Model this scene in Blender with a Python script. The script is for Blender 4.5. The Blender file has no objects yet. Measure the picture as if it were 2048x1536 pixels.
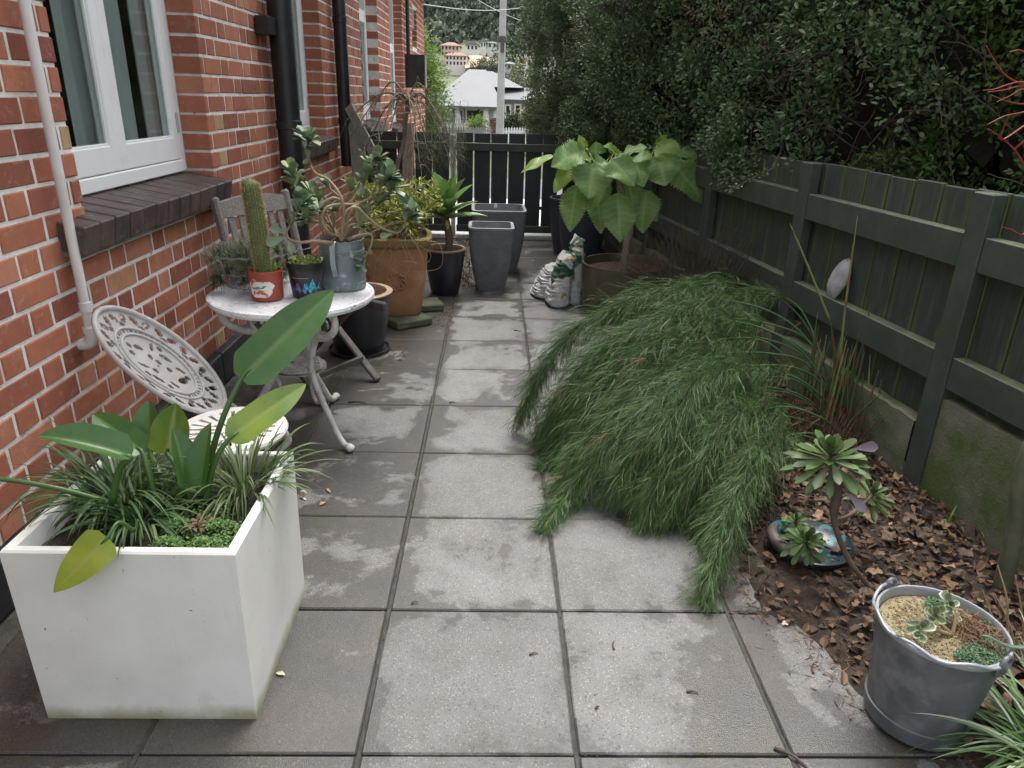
import bpy, math, random
import numpy as np
from mathutils import Vector, Matrix
random.seed(7); RNG = np.random.default_rng(11)
SC = bpy.context.scene
COL = SC.collection
# ---------------------------------------------------------------- camera
F = 1444.0; PITCH = .3800; YAW = .0305; ROLL = .0282; CAMH = 1.405     # focal length in photo pixels (2048 wide)
_fw = np.array([math.sin(YAW)*math.cos(PITCH), math.cos(YAW)*math.cos(PITCH), -math.sin(PITCH)])
_r0 = np.array([math.cos(YAW), -math.sin(YAW), 0.0]); _u0 = np.cross(_r0, _fw)
_rt = math.cos(ROLL)*_r0 + math.sin(ROLL)*_u0; _up = -math.sin(ROLL)*_r0 + math.cos(ROLL)*_u0
CP = np.array([0, 0, CAMH])
cd = bpy.data.cameras.new('camera'); cam = bpy.data.objects.new('camera', cd); COL.objects.link(cam)
cd.sensor_fit = 'HORIZONTAL'; cd.sensor_width = 36.0; cd.lens = 36.0*F/2048.0; cd.clip_start = .05; cd.clip_end = 3000
m = Matrix.Identity(4)
for i, a in enumerate((_rt, _up, -_fw)):
    for k in range(3): m[k][i] = a[k]
m[2][3] = CAMH
cam.matrix_world = m
SC.camera = cam
# ---------------------------------------------------------------- sky, sun, exposure
SUN_EL, SUN_AZ = math.radians(70), math.radians(15)      # azimuth from +y towards +x
w = bpy.data.worlds.new('World'); SC.world = w; w.use_nodes = True
nt = w.node_tree; nt.nodes.clear()
sky = nt.nodes.new('ShaderNodeTexSky'); sky.sky_type = 'NISHITA'; sky.sun_disc = False
sky.sun_elevation = SUN_EL; sky.sun_rotation = SUN_AZ; sky.air_density = 1.0; sky.dust_density = 4.0; sky.ozone_density = 1.0
hs = nt.nodes.new('ShaderNodeHueSaturation'); hs.inputs['Saturation'].default_value = .28
bg = nt.nodes.new('ShaderNodeBackground'); bg.inputs['Strength'].default_value = .15
wo = nt.nodes.new('ShaderNodeOutputWorld')
nt.links.new(sky.outputs[0], hs.inputs['Color']); nt.links.new(hs.outputs[0], bg.inputs['Color']); nt.links.new(bg.outputs[0], wo.inputs[0])
sd = bpy.data.lights.new('sun', 'SUN'); sd.energy = .9; sd.angle = math.radians(36); sd.color = (1, .985, .96)
sun = bpy.data.objects.new('sun', sd); COL.objects.link(sun)
sdir = Vector((math.sin(SUN_AZ)*math.cos(SUN_EL), math.cos(SUN_AZ)*math.cos(SUN_EL), math.sin(SUN_EL)))
sun.rotation_euler = sdir.to_track_quat('Z', 'Y').to_euler(); sun.location = (0, 0, 12)
SC.view_settings.view_transform = 'Standard'; SC.view_settings.look = 'None'
SC.view_settings.exposure = 1.47; SC.view_settings.gamma = 1.0; SC.view_settings.use_curve_mapping = False
# ---------------------------------------------------------------- pixel helpers (photo pixels -> points)
def ray(x, y): return _rt*(x-1024)/F - _up*(y-768)/F + _fw
def onz(x, y, z=0.0): d = ray(x, y); return CP + d*(z-CP[2])/d[2]
def onx(x, y, X): d = ray(x, y); return CP + d*(X-CP[0])/d[0]
def ony(x, y, Y): d = ray(x, y); return CP + d*(Y-CP[1])/d[1]
def pix(P):
    d = np.asarray(P, float)-CP; z = d@_fw
    return 1024+F*(d@_rt)/z, 768-F*(d@_up)/z, z
def R(a, b): return random.uniform(a, b)
V3 = lambda *a: np.array(a, float)
def unit(v): v = np.asarray(v, float); return v/max(1e-9, np.linalg.norm(v))
# ---------------------------------------------------------------- mesh builder
class MB:
    def __init__(s): s.V = []; s.T = []; s.F = {}; s.n = 0; s.FM = {}
    def add(s, verts, faces, tint=0.0, mi=0):
        v = np.asarray(verts, float).reshape(-1, 3); k = len(v)
        s.V.append(v); s.T.append(np.broadcast_to(np.asarray(tint, float), (k,)).copy())
        if isinstance(faces, np.ndarray):
            s.F.setdefault(faces.shape[1], []).append(faces+s.n); s.FM.setdefault(faces.shape[1], []).append(np.full(len(faces), mi))
        else:
            by = {}
            for f in faces: by.setdefault(len(f), []).append(f)
            for q, fs in by.items():
                s.F.setdefault(q, []).append(np.array(fs)+s.n); s.FM.setdefault(q, []).append(np.full(len(fs), mi))
        s.n += k; return s
    def box(s, lo, hi, tint=0., mi=0):
        (x0, y0, z0), (x1, y1, z1) = lo, hi
        v = [(x0,y0,z0),(x1,y0,z0),(x1,y1,z0),(x0,y1,z0),(x0,y0,z1),(x1,y0,z1),(x1,y1,z1),(x0,y1,z1)]
        return s.add(v, [(0,3,2,1),(4,5,6,7),(0,1,5,4),(1,2,6,5),(2,3,7,6),(3,0,4,7)], tint, mi)
    def obox(s, c, ax, ay, az, hx, hy, hz, b=0.0, tint=0., mi=0):
        """box with centre c, unit axes, half sizes and a chamfer b"""
        c = np.asarray(c, float); A = np.array([unit(ax)*1., unit(ay)*1., unit(az)*1.])
        if b <= 0:
            L = [(-1,-1,-1),(1,-1,-1),(1,1,-1),(-1,1,-1),(-1,-1,1),(1,-1,1),(1,1,1),(-1,1,1)]
            v = [c+(np.array(l)*(hx,hy,hz))@A for l in L]
            return s.add(v, [(0,3,2,1),(4,5,6,7),(0,1,5,4),(1,2,6,5),(2,3,7,6),(3,0,4,7)], tint, mi)
        v = []; h = np.array((hx, hy, hz)); idx = {}
        for sx in (-1, 1):
            for sy in (-1, 1):
                for sz in (-1, 1):
                    for k in range(3):
                        p = np.array((sx, sy, sz))*(h-b); p[k] = (sx, sy, sz)[k]*h[k]
                        idx[(sx, sy, sz, k)] = len(v); v.append(c+p@A)
        f = []
        for k in range(3):
            i, j = (k+1) % 3, (k+2) % 3
            for sg in (-1, 1):
                q = []
                for (a, e) in ((-1,-1),(1,-1),(1,1),(-1,1)):
                    t = [0, 0, 0]; t[k] = sg; t[i] = a; t[j] = e; q.append(idx[(*t, k)])
                f.append(q if sg > 0 else q[::-1])
            for a in (-1, 1):
                for e in (-1, 1):
                    q = []
                    for (sg, kk) in ((-1, i), (1, i), (1, j), (-1, j)):
                        t = [0, 0, 0]; t[k] = sg; t[i] = a; t[j] = e; q.append(idx[(*t, kk)])
                    f.append(q if a*e < 0 else q[::-1])
        for sx in (-1, 1):
            for sy in (-1, 1):
                for sz in (-1, 1):
                    q = [idx[(sx, sy, sz, k)] for k in range(3)]; f.append(q if sx*sy*sz > 0 else q[::-1])
        return s.add(v, f, tint, mi)
    def tube(s, pts, r, n=6, tint=0., mi=0, caps=True, flat=1.0):
        P = np.asarray(pts, float); k = len(P); r = np.broadcast_to(np.asarray(r, float), (k,))
        T = np.gradient(P, axis=0); T /= np.maximum(1e-9, np.linalg.norm(T, axis=1))[:, None]
        u = np.cross(T[0], (0, 0, 1.)); u = u if np.linalg.norm(u) > .1 else np.cross(T[0], (1., 0, 0)); u = unit(u)
        a = np.arange(n)*2*math.pi/n; vs = []
        for i in range(k):
            u = u-T[i]*(u@T[i]); u = unit(u); w_ = np.cross(T[i], u)
            vs.append(P[i]+r[i]*(np.cos(a)[:, None]*u+flat*np.sin(a)[:, None]*w_))
        vs = np.concatenate(vs); i = np.arange(k-1)[:, None]*n; j = np.arange(n)[None]; j2 = (j+1) % n
        f = np.stack([i+j, i+j2, i+n+j2, i+n+j], -1).reshape(-1, 4)
        tt = np.repeat(np.broadcast_to(np.asarray(tint, float), (k,)), n)
        base = s.n; s.add(vs, f, tt, mi)
        if caps and n > 2:
            s.F.setdefault(n, []).append(np.array([list(range(n))[::-1], list(range((k-1)*n, k*n))])+base); s.FM.setdefault(n, []).append(np.full(2, mi))
        return s
    def lathe(s, prof, c, n=40, tint=0., mi=0, jit=0.):
        P = np.asarray(prof, float); k = len(P); a = np.arange(n)*2*math.pi/n
        c = np.asarray(c, float); vs = []
        for r_, z in P:
            rr = r_*(1+jit*np.sin(3*a+z*9)+jit*.6*np.sin(5*a-z*14))
            vs.append(np.stack([c[0]+rr*np.cos(a), c[1]+rr*np.sin(a), np.full(n, c[2]+z)], -1))
        i = np.arange(k-1)[:, None]*n; j = np.arange(n)[None]; j2 = (j+1) % n
        return s.add(np.concatenate(vs), np.stack([i+j, i+j2, i+n+j2, i+n+j], -1).reshape(-1, 4), tint, mi)
    def prism(s, poly, d, tint=0., mi=0):
        """closed polygon (list of 3d points) extruded by vector d"""
        P = np.asarray(poly, float); k = len(P); d = np.asarray(d, float)
        f = [tuple(range(k))[::-1], tuple(range(k, 2*k))]+[(i, (i+1) % k, k+(i+1) % k, k+i) for i in range(k)]
        return s.add(np.concatenate([P, P+d]), f, tint, mi)
    def blade(s, base, d, L, W, droop=1.0, up=(0, 0, 1), fold=.15, prof=None, n=7, tint=0., wave=0., twist=0., nw=3, curlup=0., mi=0, vein=0., teeth=0.):
        """a leaf: centre line from base in direction d that droops; W full width; nw cross points (odd)"""
        p = np.asarray(base, float).copy(); d = unit(d); ds = L/n; rows = []
        if prof is None: prof = lambda t: math.sin(math.pi*min(1, t*.96+.04))**.8
        sd_ = np.cross(d, up); sd_ = unit(sd_) if np.linalg.norm(sd_) > .05 else unit(np.cross(d, (0, 1, .3)))
        ph = R(0, 6)
        for i in range(n+1):
            t = i/n; sd_ = unit(sd_-d*(sd_@d)); nr = np.cross(sd_, d)
            a = twist*t; s2 = sd_*math.cos(a)+nr*math.sin(a); n2 = np.cross(s2, d)
            hw = W/2*max(.012, prof(t))
            if teeth: hw *= 1+teeth*(1 if i % 2 else -1)
            for q in range(nw):
                e = q/(nw-1)*2-1
                rows.append(p+s2*hw*e+n2*(fold*hw*abs(e)+(wave*hw*abs(e)*math.sin(ph+t*11+e*2)) + vein*hw*math.sin(abs(e)*5+t*L*0)*(1 if i % 2 else -1)*(abs(e) > .1)*(abs(e) < .95)))
            p = p+d*ds; d = unit(d+np.array((0, 0, -1.))*droop*ds/L+np.array((0, 0, 1.))*curlup*ds/L)
        i = np.arange(n)[:, None]*nw; j = np.arange(nw-1)[None]
        f = np.stack([i+j, i+j+1, i+nw+j+1, i+nw+j], -1).reshape(-1, 4)
        return s.add(rows, f, tint, mi)
    def build(s, name, off=(0, 0, 0), smooth=None):
        me = bpy.data.meshes.new(name)
        if s.n == 0: return me
        V = np.concatenate(s.V)-np.asarray(off, float); T = np.concatenate(s.T)
        loops = []; starts = []; tot = []; mis = []; k0 = 0
        for q, fl in s.F.items():
            a = np.concatenate(fl); loops.append(a.ravel()); starts.append(k0+np.arange(len(a))*q); tot.append(np.full(len(a), q)); k0 += a.size; mis.append(np.concatenate(s.FM[q]))
        loops = np.concatenate(loops); starts = np.concatenate(starts); mis = np.concatenate(mis)
        me.vertices.add(len(V)); me.vertices.foreach_set('co', V.ravel().astype(np.float32))
        me.loops.add(len(loops)); me.loops.foreach_set('vertex_index', loops.astype(np.int32))
        me.polygons.add(len(starts)); me.polygons.foreach_set('loop_start', starts.astype(np.int32))
        me.polygons.foreach_set('material_index', mis.astype(np.int32))
        me.update(calc_edges=True); me.validate()
        at = me.attributes.new('tint', 'FLOAT', 'POINT'); at.data.foreach_set('value', T.astype(np.float32))
        if smooth is None: me.polygons.foreach_set('use_smooth', np.zeros(len(me.polygons), bool))
        else:
            me.polygons.foreach_set('use_smooth', np.ones(len(me.polygons), bool))
            if smooth < 179: me.set_sharp_from_angle(angle=math.radians(smooth))
        return me
def wloc(o):
    p = np.zeros(3)
    while o is not None: p = p+np.array(o.location); o = o.parent
    return p
def tag(o, label=None, cat=None, group=None, kind=None):
    for k, v in (('label', label), ('category', cat), ('group', group), ('kind', kind)):
        if v: o[k] = v
    return o
def obj(name, mb, mat, parent=None, label=None, cat=None, group=None, kind=None, smooth=None, off=None, loc=None):
    """link the builder as one mesh object; builder coordinates are world coordinates"""
    if parent is not None: o_ = wloc(parent); l_ = (0, 0, 0)
    else:
        if loc is None:
            A = np.concatenate(mb.V); lo, hi = A.min(0), A.max(0); loc = ((lo[0]+hi[0])/2, (lo[1]+hi[1])/2, lo[2])
            if kind == 'structure': loc = (0, 0, 0)
        o_ = loc; l_ = loc
    o = bpy.data.objects.new(name, mb.build(name, o_, smooth)); COL.objects.link(o); o.location = l_
    if parent is not None: o.parent = parent
    for mm in (mat if isinstance(mat, (list, tuple)) else [mat]): o.data.materials.append(mm)
    return tag(o, label, cat, group, kind)
def thing(name, loc, label, cat, group=None):
    o = bpy.data.objects.new(name, None); COL.objects.link(o); o.location = tuple(loc); o.empty_display_size = .05
    return tag(o, label, cat, group)
def cat_rom(P, n=8):
    P = np.asarray(P, float); Q = np.concatenate([[2*P[0]-P[1]], P, [2*P[-1]-P[-2]]]); out = []
    for i in range(1, len(Q)-2):
        for t in np.arange(n)/n:
            a, b, c, d = Q[i-1], Q[i], Q[i+1], Q[i+2]
            out.append(.5*((2*b)+(-a+c)*t+(2*a-5*b+4*c-d)*t*t+(-a+3*b-3*c+d)*t**3))
    out.append(P[-1]); return np.array(out)
# ---------------------------------------------------------------- materials
MATS = {}
def nodes(name):
    ma = bpy.data.materials.new(name); ma.use_nodes = True; t = ma.node_tree
    return ma, t, t.nodes['Principled BSDF'], t.nodes['Material Output']
def nd(t, typ, **kw):
    x = t.nodes.new('ShaderNode'+typ)
    for k, v in kw.items():
        if k.startswith('i_'):
            key = k[2:]; key = int(key) if key.isdigit() else key
            x.inputs[key].default_value = v
        else: setattr(x, k, v)
    return x
def mixc(t, fac, a, b, blend='MIX'):
    x = nd(t, 'MixRGB', blend_type=blend)
    for inp, v in ((0, fac), (1, a), (2, b)):
        if isinstance(v, bpy.types.NodeSocket): t.links.new(v, x.inputs[inp])
        elif inp == 0: x.inputs[0].default_value = v
        else: x.inputs[inp].default_value = (*v, 1) if len(v) == 3 else v
    return x.outputs[0]
def math_(t, op, a, b=None, clamp=False):
    x = nd(t, 'Math', operation=op, use_clamp=clamp)
    for i, v in enumerate((a, b)):
        if v is None: continue
        if isinstance(v, bpy.types.NodeSocket): t.links.new(v, x.inputs[i])
        else: x.inputs[i].default_value = v
    return x.outputs[0]
def ramp(t, fac, lo, hi, a=0., b=1.):
    x = nd(t, 'MapRange', clamp=True); x.inputs[1].default_value = lo; x.inputs[2].default_value = hi; x.inputs[3].default_value = a; x.inputs[4].default_value = b
    t.links.new(fac, x.inputs[0]); return x.outputs[0]
def noise(t, scale, detail=5., rough=.6, coord=None, dist=0.):
    x = nd(t, 'TexNoise'); x.inputs['Scale'].default_value = scale; x.inputs['Detail'].default_value = detail; x.inputs['Roughness'].default_value = rough; x.inputs['Distortion'].default_value = dist
    if coord is not None: t.links.new(coord, x.inputs['Vector'])
    return x.outputs[0]
def coords(t, which='Object', scale=None):
    if which == 'World': c = nd(t, 'NewGeometry').outputs['Position']
    else: c = nd(t, 'TexCoord').outputs[which]
    if scale:
        mp = nd(t, 'Mapping'); mp.inputs['Scale'].default_value = scale; t.links.new(c, mp.inputs['Vector']); c = mp.outputs[0]
    return c
def bump(t, bsdf, h, strength=.3, dist=.01):
    x = nd(t, 'Bump'); x.inputs['Strength'].default_value = strength; x.inputs['Distance'].default_value = dist
    t.links.new(h, x.inputs['Height']); t.links.new(x.outputs[0], bsdf.inputs['Normal']); return x
def M(name, a, b=None, scale=8., lo=.4, hi=.65, rough=.6, rough2=None, bmp=0., bscale=80., metal=0., spec=.5, tint=None, rnd=0., transl=0., stretch=None, c=None, cscale=30., clo=.62, chi=.7, co='World', coat=0.):
    if name in MATS: return MATS[name]
    ma, t, p, out = nodes(name); vec = coords(t, co, stretch)
    col = mixc(t, 0., a, a)
    if b is not None:
        n1 = noise(t, scale, 6., .6, vec); fac = ramp(t, n1, lo, hi); col = mixc(t, fac, a, b)
    if c is not None:
        n2 = noise(t, cscale, 4., .55, vec); f2 = ramp(t, n2, clo, chi); col = mixc(t, f2, col, c)
    if tint is not None:
        at = nd(t, 'Attribute'); at.attribute_name = 'tint'; col = mixc(t, at.outputs['Fac'], col, tint)
    if rnd:
        oi = nd(t, 'ObjectInfo'); v = ramp(t, oi.outputs['Random'], 0, 1, 1-rnd, 1+rnd)
        hv = nd(t, 'HueSaturation'); t.links.new(v, hv.inputs['Value']); t.links.new(col, hv.inputs['Color']); col = hv.outputs[0]
    t.links.new(col, p.inputs['Base Color']); p.inputs['Roughness'].default_value = rough
    if rough2 is not None: t.links.new(ramp(t, noise(t, scale*1.7, 4., .6, vec), .35, .7, rough, rough2), p.inputs['Roughness'])
    p.inputs['Metallic'].default_value = metal; p.inputs['Specular IOR Level'].default_value = spec
    if coat: p.inputs['Coat Weight'].default_value = coat; p.inputs['Coat Roughness'].default_value = .15
    if bmp: bump(t, p, noise(t, bscale, 6., .65, vec), bmp, .006)
    if transl:
        tr = nd(t, 'BsdfTranslucent'); t.links.new(col, tr.inputs[0]); mx = nd(t, 'MixShader'); mx.inputs[0].default_value = transl
        t.links.new(p.outputs[0], mx.inputs[1]); t.links.new(tr.outputs[0], mx.inputs[2]); t.links.new(mx.outputs[0], out.inputs[0])
    MATS[name] = ma; return ma
# ================================================================ SETTING: ground, paving
def gz(y):
    return float(np.interp(y, [-50, 7.6, 9, 22, 70, 110, 400], [-.07, -.07, -.15, -1.75, -2.05, -2.2, 2]))
mb = MB(); ys = [-60, -5, 0, 4, 7.6, 8.3, 9, 12, 15, 18, 22, 30, 45, 70, 110, 200, 400, 1500]; xs = [-900, -120, -30, -8, -1.5, 0, 1.4, 8, 30, 120, 900]
vv = [(x, y, gz(y)) for y in ys for x in xs]; nx = len(xs)
mb.add(vv, [(j*nx+i, j*nx+i+1, (j+1)*nx+i+1, (j+1)*nx+i) for j in range(len(ys)-1) for i in range(nx-1)])
obj('ground', mb, M('ground_soil', (.05, .06, .025), (.09, .085, .05), scale=3, rough=.95, bmp=.5, bscale=40), kind='structure')
# driveway and road beyond the gate
def strip(x0, x1, y0, y1, lift, n=14):
    b = MB(); yy = np.linspace(y0, y1, n)
    for k in range(n-1):
        a, c = yy[k], yy[k+1]
        b.add([(x0, a, gz(a)+lift), (x1, a, gz(a)+lift), (x1, c, gz(c)+lift), (x0, c, gz(c)+lift)], [(0, 1, 2, 3)])
    return b
obj('driveway', strip(-1.3, 2.2, 8.0, 21.2, .012), M('pale_concrete', (.50, .49, .47), (.40, .40, .38), scale=2, rough=.8), kind='structure')
obj('pavement', strip(-60, 60, 21.6, 23.6, .1, 6), MATS['pale_concrete'], kind='structure')
obj('road', strip(-80, 80, 24, 31, .012, 6), M('asphalt', (.055, .056, .06), (.08, .08, .082), scale=5, rough=.55), kind='structure')

# paver material: dry grey exposed aggregate with wet stains whose edges follow noise
def paver_mat():
    ma, t, p, out = nodes('wet_paver'); W = coords(t, 'World'); O = coords(t, 'Object')
    agg = nd(t, 'TexVoronoi', feature='F1'); agg.inputs['Scale'].default_value = 330; t.links.new(W, agg.inputs['Vector'])
    sep = nd(t, 'SeparateColor'); t.links.new(agg.outputs['Color'], sep.inputs[0])
    fine = noise(t, 320, 4, .7, W)
    base = mixc(t, ramp(t, noise(t, 3.0, 5, .6, W), .35, .68), (.166, .163, .158), (.126, .121, .113))
    base = mixc(t, ramp(t, fine, .42, .72), base, (.222, .217, .209))
    base = mixc(t, ramp(t, sep.outputs[0], .93, .96), base, (.30, .28, .25))
    base = mixc(t, ramp(t, sep.outputs[1], .90, .94), base, (.10, .097, .094))
    oi0 = nd(t, 'ObjectInfo'); hv0 = nd(t, 'HueSaturation'); t.links.new(ramp(t, oi0.outputs['Random'], 0, 1, .84, 1.14), hv0.inputs['Value']); t.links.new(base, hv0.inputs['Color']); base = hv0.outputs[0]
    base = mixc(t, ramp(t, noise(t, 9, 6, .7, W), .50, .72, 0, .5), base, (.095, .09, .082))
    # wetness
    so = nd(t, 'SeparateXYZ'); t.links.new(O, so.inputs[0]); sw = nd(t, 'SeparateXYZ'); t.links.new(W, sw.inputs[0])
    e = math_(t, 'MAXIMUM', math_(t, 'ABSOLUTE', so.outputs[0]), math_(t, 'ABSOLUTE', so.outputs[1]))
    edge = ramp(t, e, .15, .25, 0, .12)
    left = ramp(t, sw.outputs[0], -.18, -.42, 0, .15)
    right = ramp(t, sw.outputs[0], .35, .8, 0, .08)
    far = ramp(t, sw.outputs[1], 4.6, 6.5, 0, .08)
    big = noise(t, 2.3, 9, .70, W, .35); oi = nd(t, 'ObjectInfo')
    s = math_(t, 'ADD', big, edge); s = math_(t, 'ADD', s, left); s = math_(t, 'ADD', s, right); s = math_(t, 'ADD', s, far)
    s = math_(t, 'ADD', s, ramp(t, oi.outputs['Random'], 0, 1, -.07, .05))
    s = math_(t, 'ADD', s, ramp(t, fine, .3, .7, -.02, .02))
    s = math_(t, 'ADD', s, ramp(t, noise(t, 8, 6, .65, W), .3, .7, -.06, .06)); wet = ramp(t, s, .580, .608)
    darkcol = mixc(t, ramp(t, noise(t, 5, 4, .6, W), .4, .7), (.33, .322, .318), (.42, .375, .32))
    wc = mixc(t, 1., base, darkcol, 'MULTIPLY')
    algae = ramp(t, noise(t, 3.3, 5, .6, W), .60, .75, 0, .6)
    lowl = math_(t, 'MULTIPLY', algae, ramp(t, sw.outputs[0], -.3, -.7))
    wc = mixc(t, lowl, wc, (.055, .06, .03))
    damp = ramp(t, s, .46, .59, 0, .42)
    dc = mixc(t, damp, base, mixc(t, 1., base, (.55, .54, .53), 'MULTIPLY'))
    col = mixc(t, wet, dc, wc)
    col = mixc(t, ramp(t, noise(t, 38, 3, .6, W), .70, .735, 0, .85), col, (.035, .03, .025))
    mossf = math_(t, 'MULTIPLY', ramp(t, e, .225, .248), ramp(t, noise(t, 6, 5, .7, W), .52, .66)); col = mixc(t, mossf, col, (.045, .052, .022))
    t.links.new(col, p.inputs['Base Color'])
    t.links.new(ramp(t, wet, 0, 1, .72, .36), p.inputs['Roughness'])
    h = math_(t, 'ADD', math_(t, 'MULTIPLY', fine, .5), math_(t, 'MULTIPLY', agg.outputs['Distance'], .6))
    bump(t, p, h, .35, .004); return ma
PAVER = paver_mat()
GX, GY, PW = -.289, 1.222, .5
paving = obj('paving', MB().box((-1.42, .2, -.065), (1.75, 7.74, -.011)), M('joint_bed', (.045, .042, .036), (.09, .085, .075), scale=14, rough=.8, bmp=.6, bscale=120), kind='structure')
def slab_mesh(nm, hx, hy, h=.045, b=.004):
    bb = MB(); bb.obox((0, 0, -h/2), (1, 0, 0), (0, 1, 0), (0, 0, 1), hx, hy, h/2, b); me = bb.build(nm); me.materials.append(PAVER); return me
pm = slab_mesh('paver', .2445, .2465); pm_half = slab_mesh('paver_half', .05, .2465)
for i in range(-2, 4):
    for j in range(-2, 13):
        o = bpy.data.objects.new('paver', pm); COL.objects.link(o); o.parent = paving
        o.location = (GX+(i+.5)*PW+R(-.001, .001), GY+(j+.5)*PW+R(-.001, .001), R(-.002, .001)); o.rotation_euler = (R(-.002, .002), R(-.002, .002), R(-.0015, .0015))
# grey grit filling the wide long joints
mb = MB()
for i in range(-2, 4):
    x = GX+i*PW
    for k in range(60):
        y0 = .3+k*.124; w_ = .0053; za, zb_ = (zl if k else -.006), -.0065+R(-.0025, .002); zl = zb_
        mb.add([(x-w_, y0, za), (x+w_, y0, za), (x+w_, y0+.124, zb_), (x-w_, y0+.124, zb_)], [(0, 1, 2, 3)])
obj('joint_grit', mb, M('joint_grit', (.035, .033, .030), (.065, .061, .055), scale=30, rough=.85, bmp=.5, bscale=200), parent=paving, kind='stuff')

# ================================================================ BRICK HOUSE
HX = -1.40
house = thing('brick_house', (HX, 3, 0), 'red brick house with white casement windows and dark brick sills along the path', 'house')
OPEN = [(2.54, 3.76, .985, 2.32), (5.12, 6.35, 1.05, 2.5), (8.2, 9.4, 1.06, 2.6), (10.45, 11.83, .95, 2.75), (13.2, 13.95, 2.12, 2.72)]
CZ, CO = .0865, .072; Y0, Y1, ZT = .5, 15.3, 2.96
def wall_segments():
    zc = [.0]+sorted({o[2] for o in OPEN} | {o[3] for o in OPEN})+[3.05]
    for a, b in zip(zc[:-1], zc[1:]):
        cuts = sorted([(o[0], o[1]) for o in OPEN if o[2] <= a+1e-6 and o[3] >= b-1e-6]); y = Y0
        for c0, c1 in cuts: yield y, c0-.006, a, b; y = c1+.006
        yield y, Y1, a, b
mb = MB()
for a, b, z0, z1 in wall_segments(): mb.box((HX-.235, a, z0), (HX-.0045, b, z1))
mb.box((-9, Y0, 0), (HX-.24, Y0+.2, 3.05)); mb.box((-9, Y1-.25, 0), (HX-.008, Y1-.004, 3.05)); mb.box((-9, Y0, 3.03), (HX-.01, Y1-.01, 3.12))

wall = obj('wall', mb, M('mortar', (.82, .79, .75), (.60, .57, .53), scale=9, rough=.95, bmp=.7, bscale=150, c=(.16, .14, .12), cscale=25, clo=.62, chi=.78), parent=house)
def brick_mat(src):
    ma, t, p, out = nodes('brick_'+src); W = coords(t, 'World')
    if src == 'object': v = nd(t, 'ObjectInfo').outputs['Random']
    else: v = nd(t, 'Attribute', attribute_name='tint').outputs['Fac']
    cr = nd(t, 'ValToRGB'); el = cr.color_ramp.elements; el[0].position = 0; el[0].color = (.21, .062, .037, 1); el[1].position = 1; el[1].color = (.46, .32, .17, 1)
    for ps, c in ((.12, (.27, .085, .050)), (.4, (.37, .125, .068)), (.75, (.44, .165, .09)), (.965, (.48, .21, .125))):
        q = el.new(ps); q.color = (*c, 1)
    t.links.new(v, cr.inputs[0])
    col = mixc(t, ramp(t, noise(t, 11, 6, .65, W), .38, .72, 0, .5), cr.outputs[0], (.26, .082, .046))
    col = mixc(t, ramp(t, noise(t, 26, 6, .7, W), .55, .78, 0, .6), col, (.50, .34, .27))
    col = mixc(t, ramp(t, noise(t, 90, 3, .6, W), .66, .72, 0, .8), col, (.06, .03, .025))
    t.links.new(col, p.inputs['Base Color']); p.inputs['Roughness'].default_value = .82
    bump(t, p, math_(t, 'ADD', noise(t, 60, 6, .7, W), math_(t, 'MULTIPLY', noise(t, 300, 2, .5, W), .4)), .35, .006); return ma
BR_O, BR_T = brick_mat('object'), brick_mat('attribute')
bricks = []
HD, ST, JT = .100, .219, .0135; PER = HD+ST+2*JT
k = 0
while CO-CZ+k*CZ < ZT:
    z0 = CO-CZ+k*CZ+JT/2; z1 = z0+CZ-JT; zm = (z0+z1)/2
    if z0 > .13:
        c0 = 2.193 if k % 2 == 0 else 2.193+PER/2
        y = c0-HD/2-math.ceil((c0-Y0)/PER)*PER; q = 0
        ops = [o for o in OPEN if o[2]-.02 < zm < o[3]]
        while y < Y1:
            L = HD if q % 2 == 0 else ST
            segs = [(max(y, Y0), min(y+L, Y1))]
            for o in ops:
                ns = []
                for a, b in segs:
                    if b <= o[0] or a >= o[1]: ns.append((a, b)); continue
                    if a < o[0]: ns.append((a, o[0]))
                    if b > o[1]: ns.append((o[1], b))
                segs = ns
            for a, b in segs:
                if b-a > .022: bricks.append((a+R(-.001, .001), b+R(-.001, .001), z0+R(-.001, .001), z1+R(-.001, .001), any(abs(a-o[1]) < .01 or abs(b-o[0]) < .01 for o in ops)))
            y += L+JT; q += 1
    k += 1
def vis(b):
    u, v, z = pix((HX, (b[0]+b[1])/2, (b[2]+b[3])/2))
    if z < .3 or not (-30 < u < 2050 and -25 < v < 1500): return 0
    if 0 < u < 610 and v > 1000: return 0
    return (b[1]-b[0])*1000/(z*z)
bricks.sort(key=vis, reverse=True)
def brick_shape(bb, a, b, z0, z1, dep, tint=0., jit=.0018):
    """box whose front face (towards +x) has worn, chamfered edges"""
    x0, x1, c = HX-dep, HX+R(-.0015, .002), .004
    J = lambda: R(-jit, jit)
    v = [(x0, a, z0), (x0, b, z0), (x0, b, z1), (x0, a, z1)]
    v += [(x1-c, a, z0), (x1-c, b, z0), (x1-c, b, z1), (x1-c, a, z1)]
    v += [(x1+J()*.6, a+c+J(), z0+c+J()), (x1+J()*.6, b-c+J(), z0+c+J()), (x1+J()*.6, b-c+J(), z1-c+J()), (x1+J()*.6, a+c+J(), z1-c+J())]
    f = [(8, 9, 10, 11), (4, 5, 9, 8), (5, 6, 10, 9), (6, 7, 11, 10), (7, 4, 8, 11), (0, 1, 5, 4), (1, 2, 6, 5), (2, 3, 7, 6), (3, 0, 4, 7)]
    bb.add(v, f, tint)
def brick_proto(L, dep):
    bb = MB(); brick_shape(bb, -L/2, L/2, -(CZ-JT)/2, (CZ-JT)/2, dep)
    me = bb.build('brick', (HX, 0, 0)); me.materials.append(BR_O); return me
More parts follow.
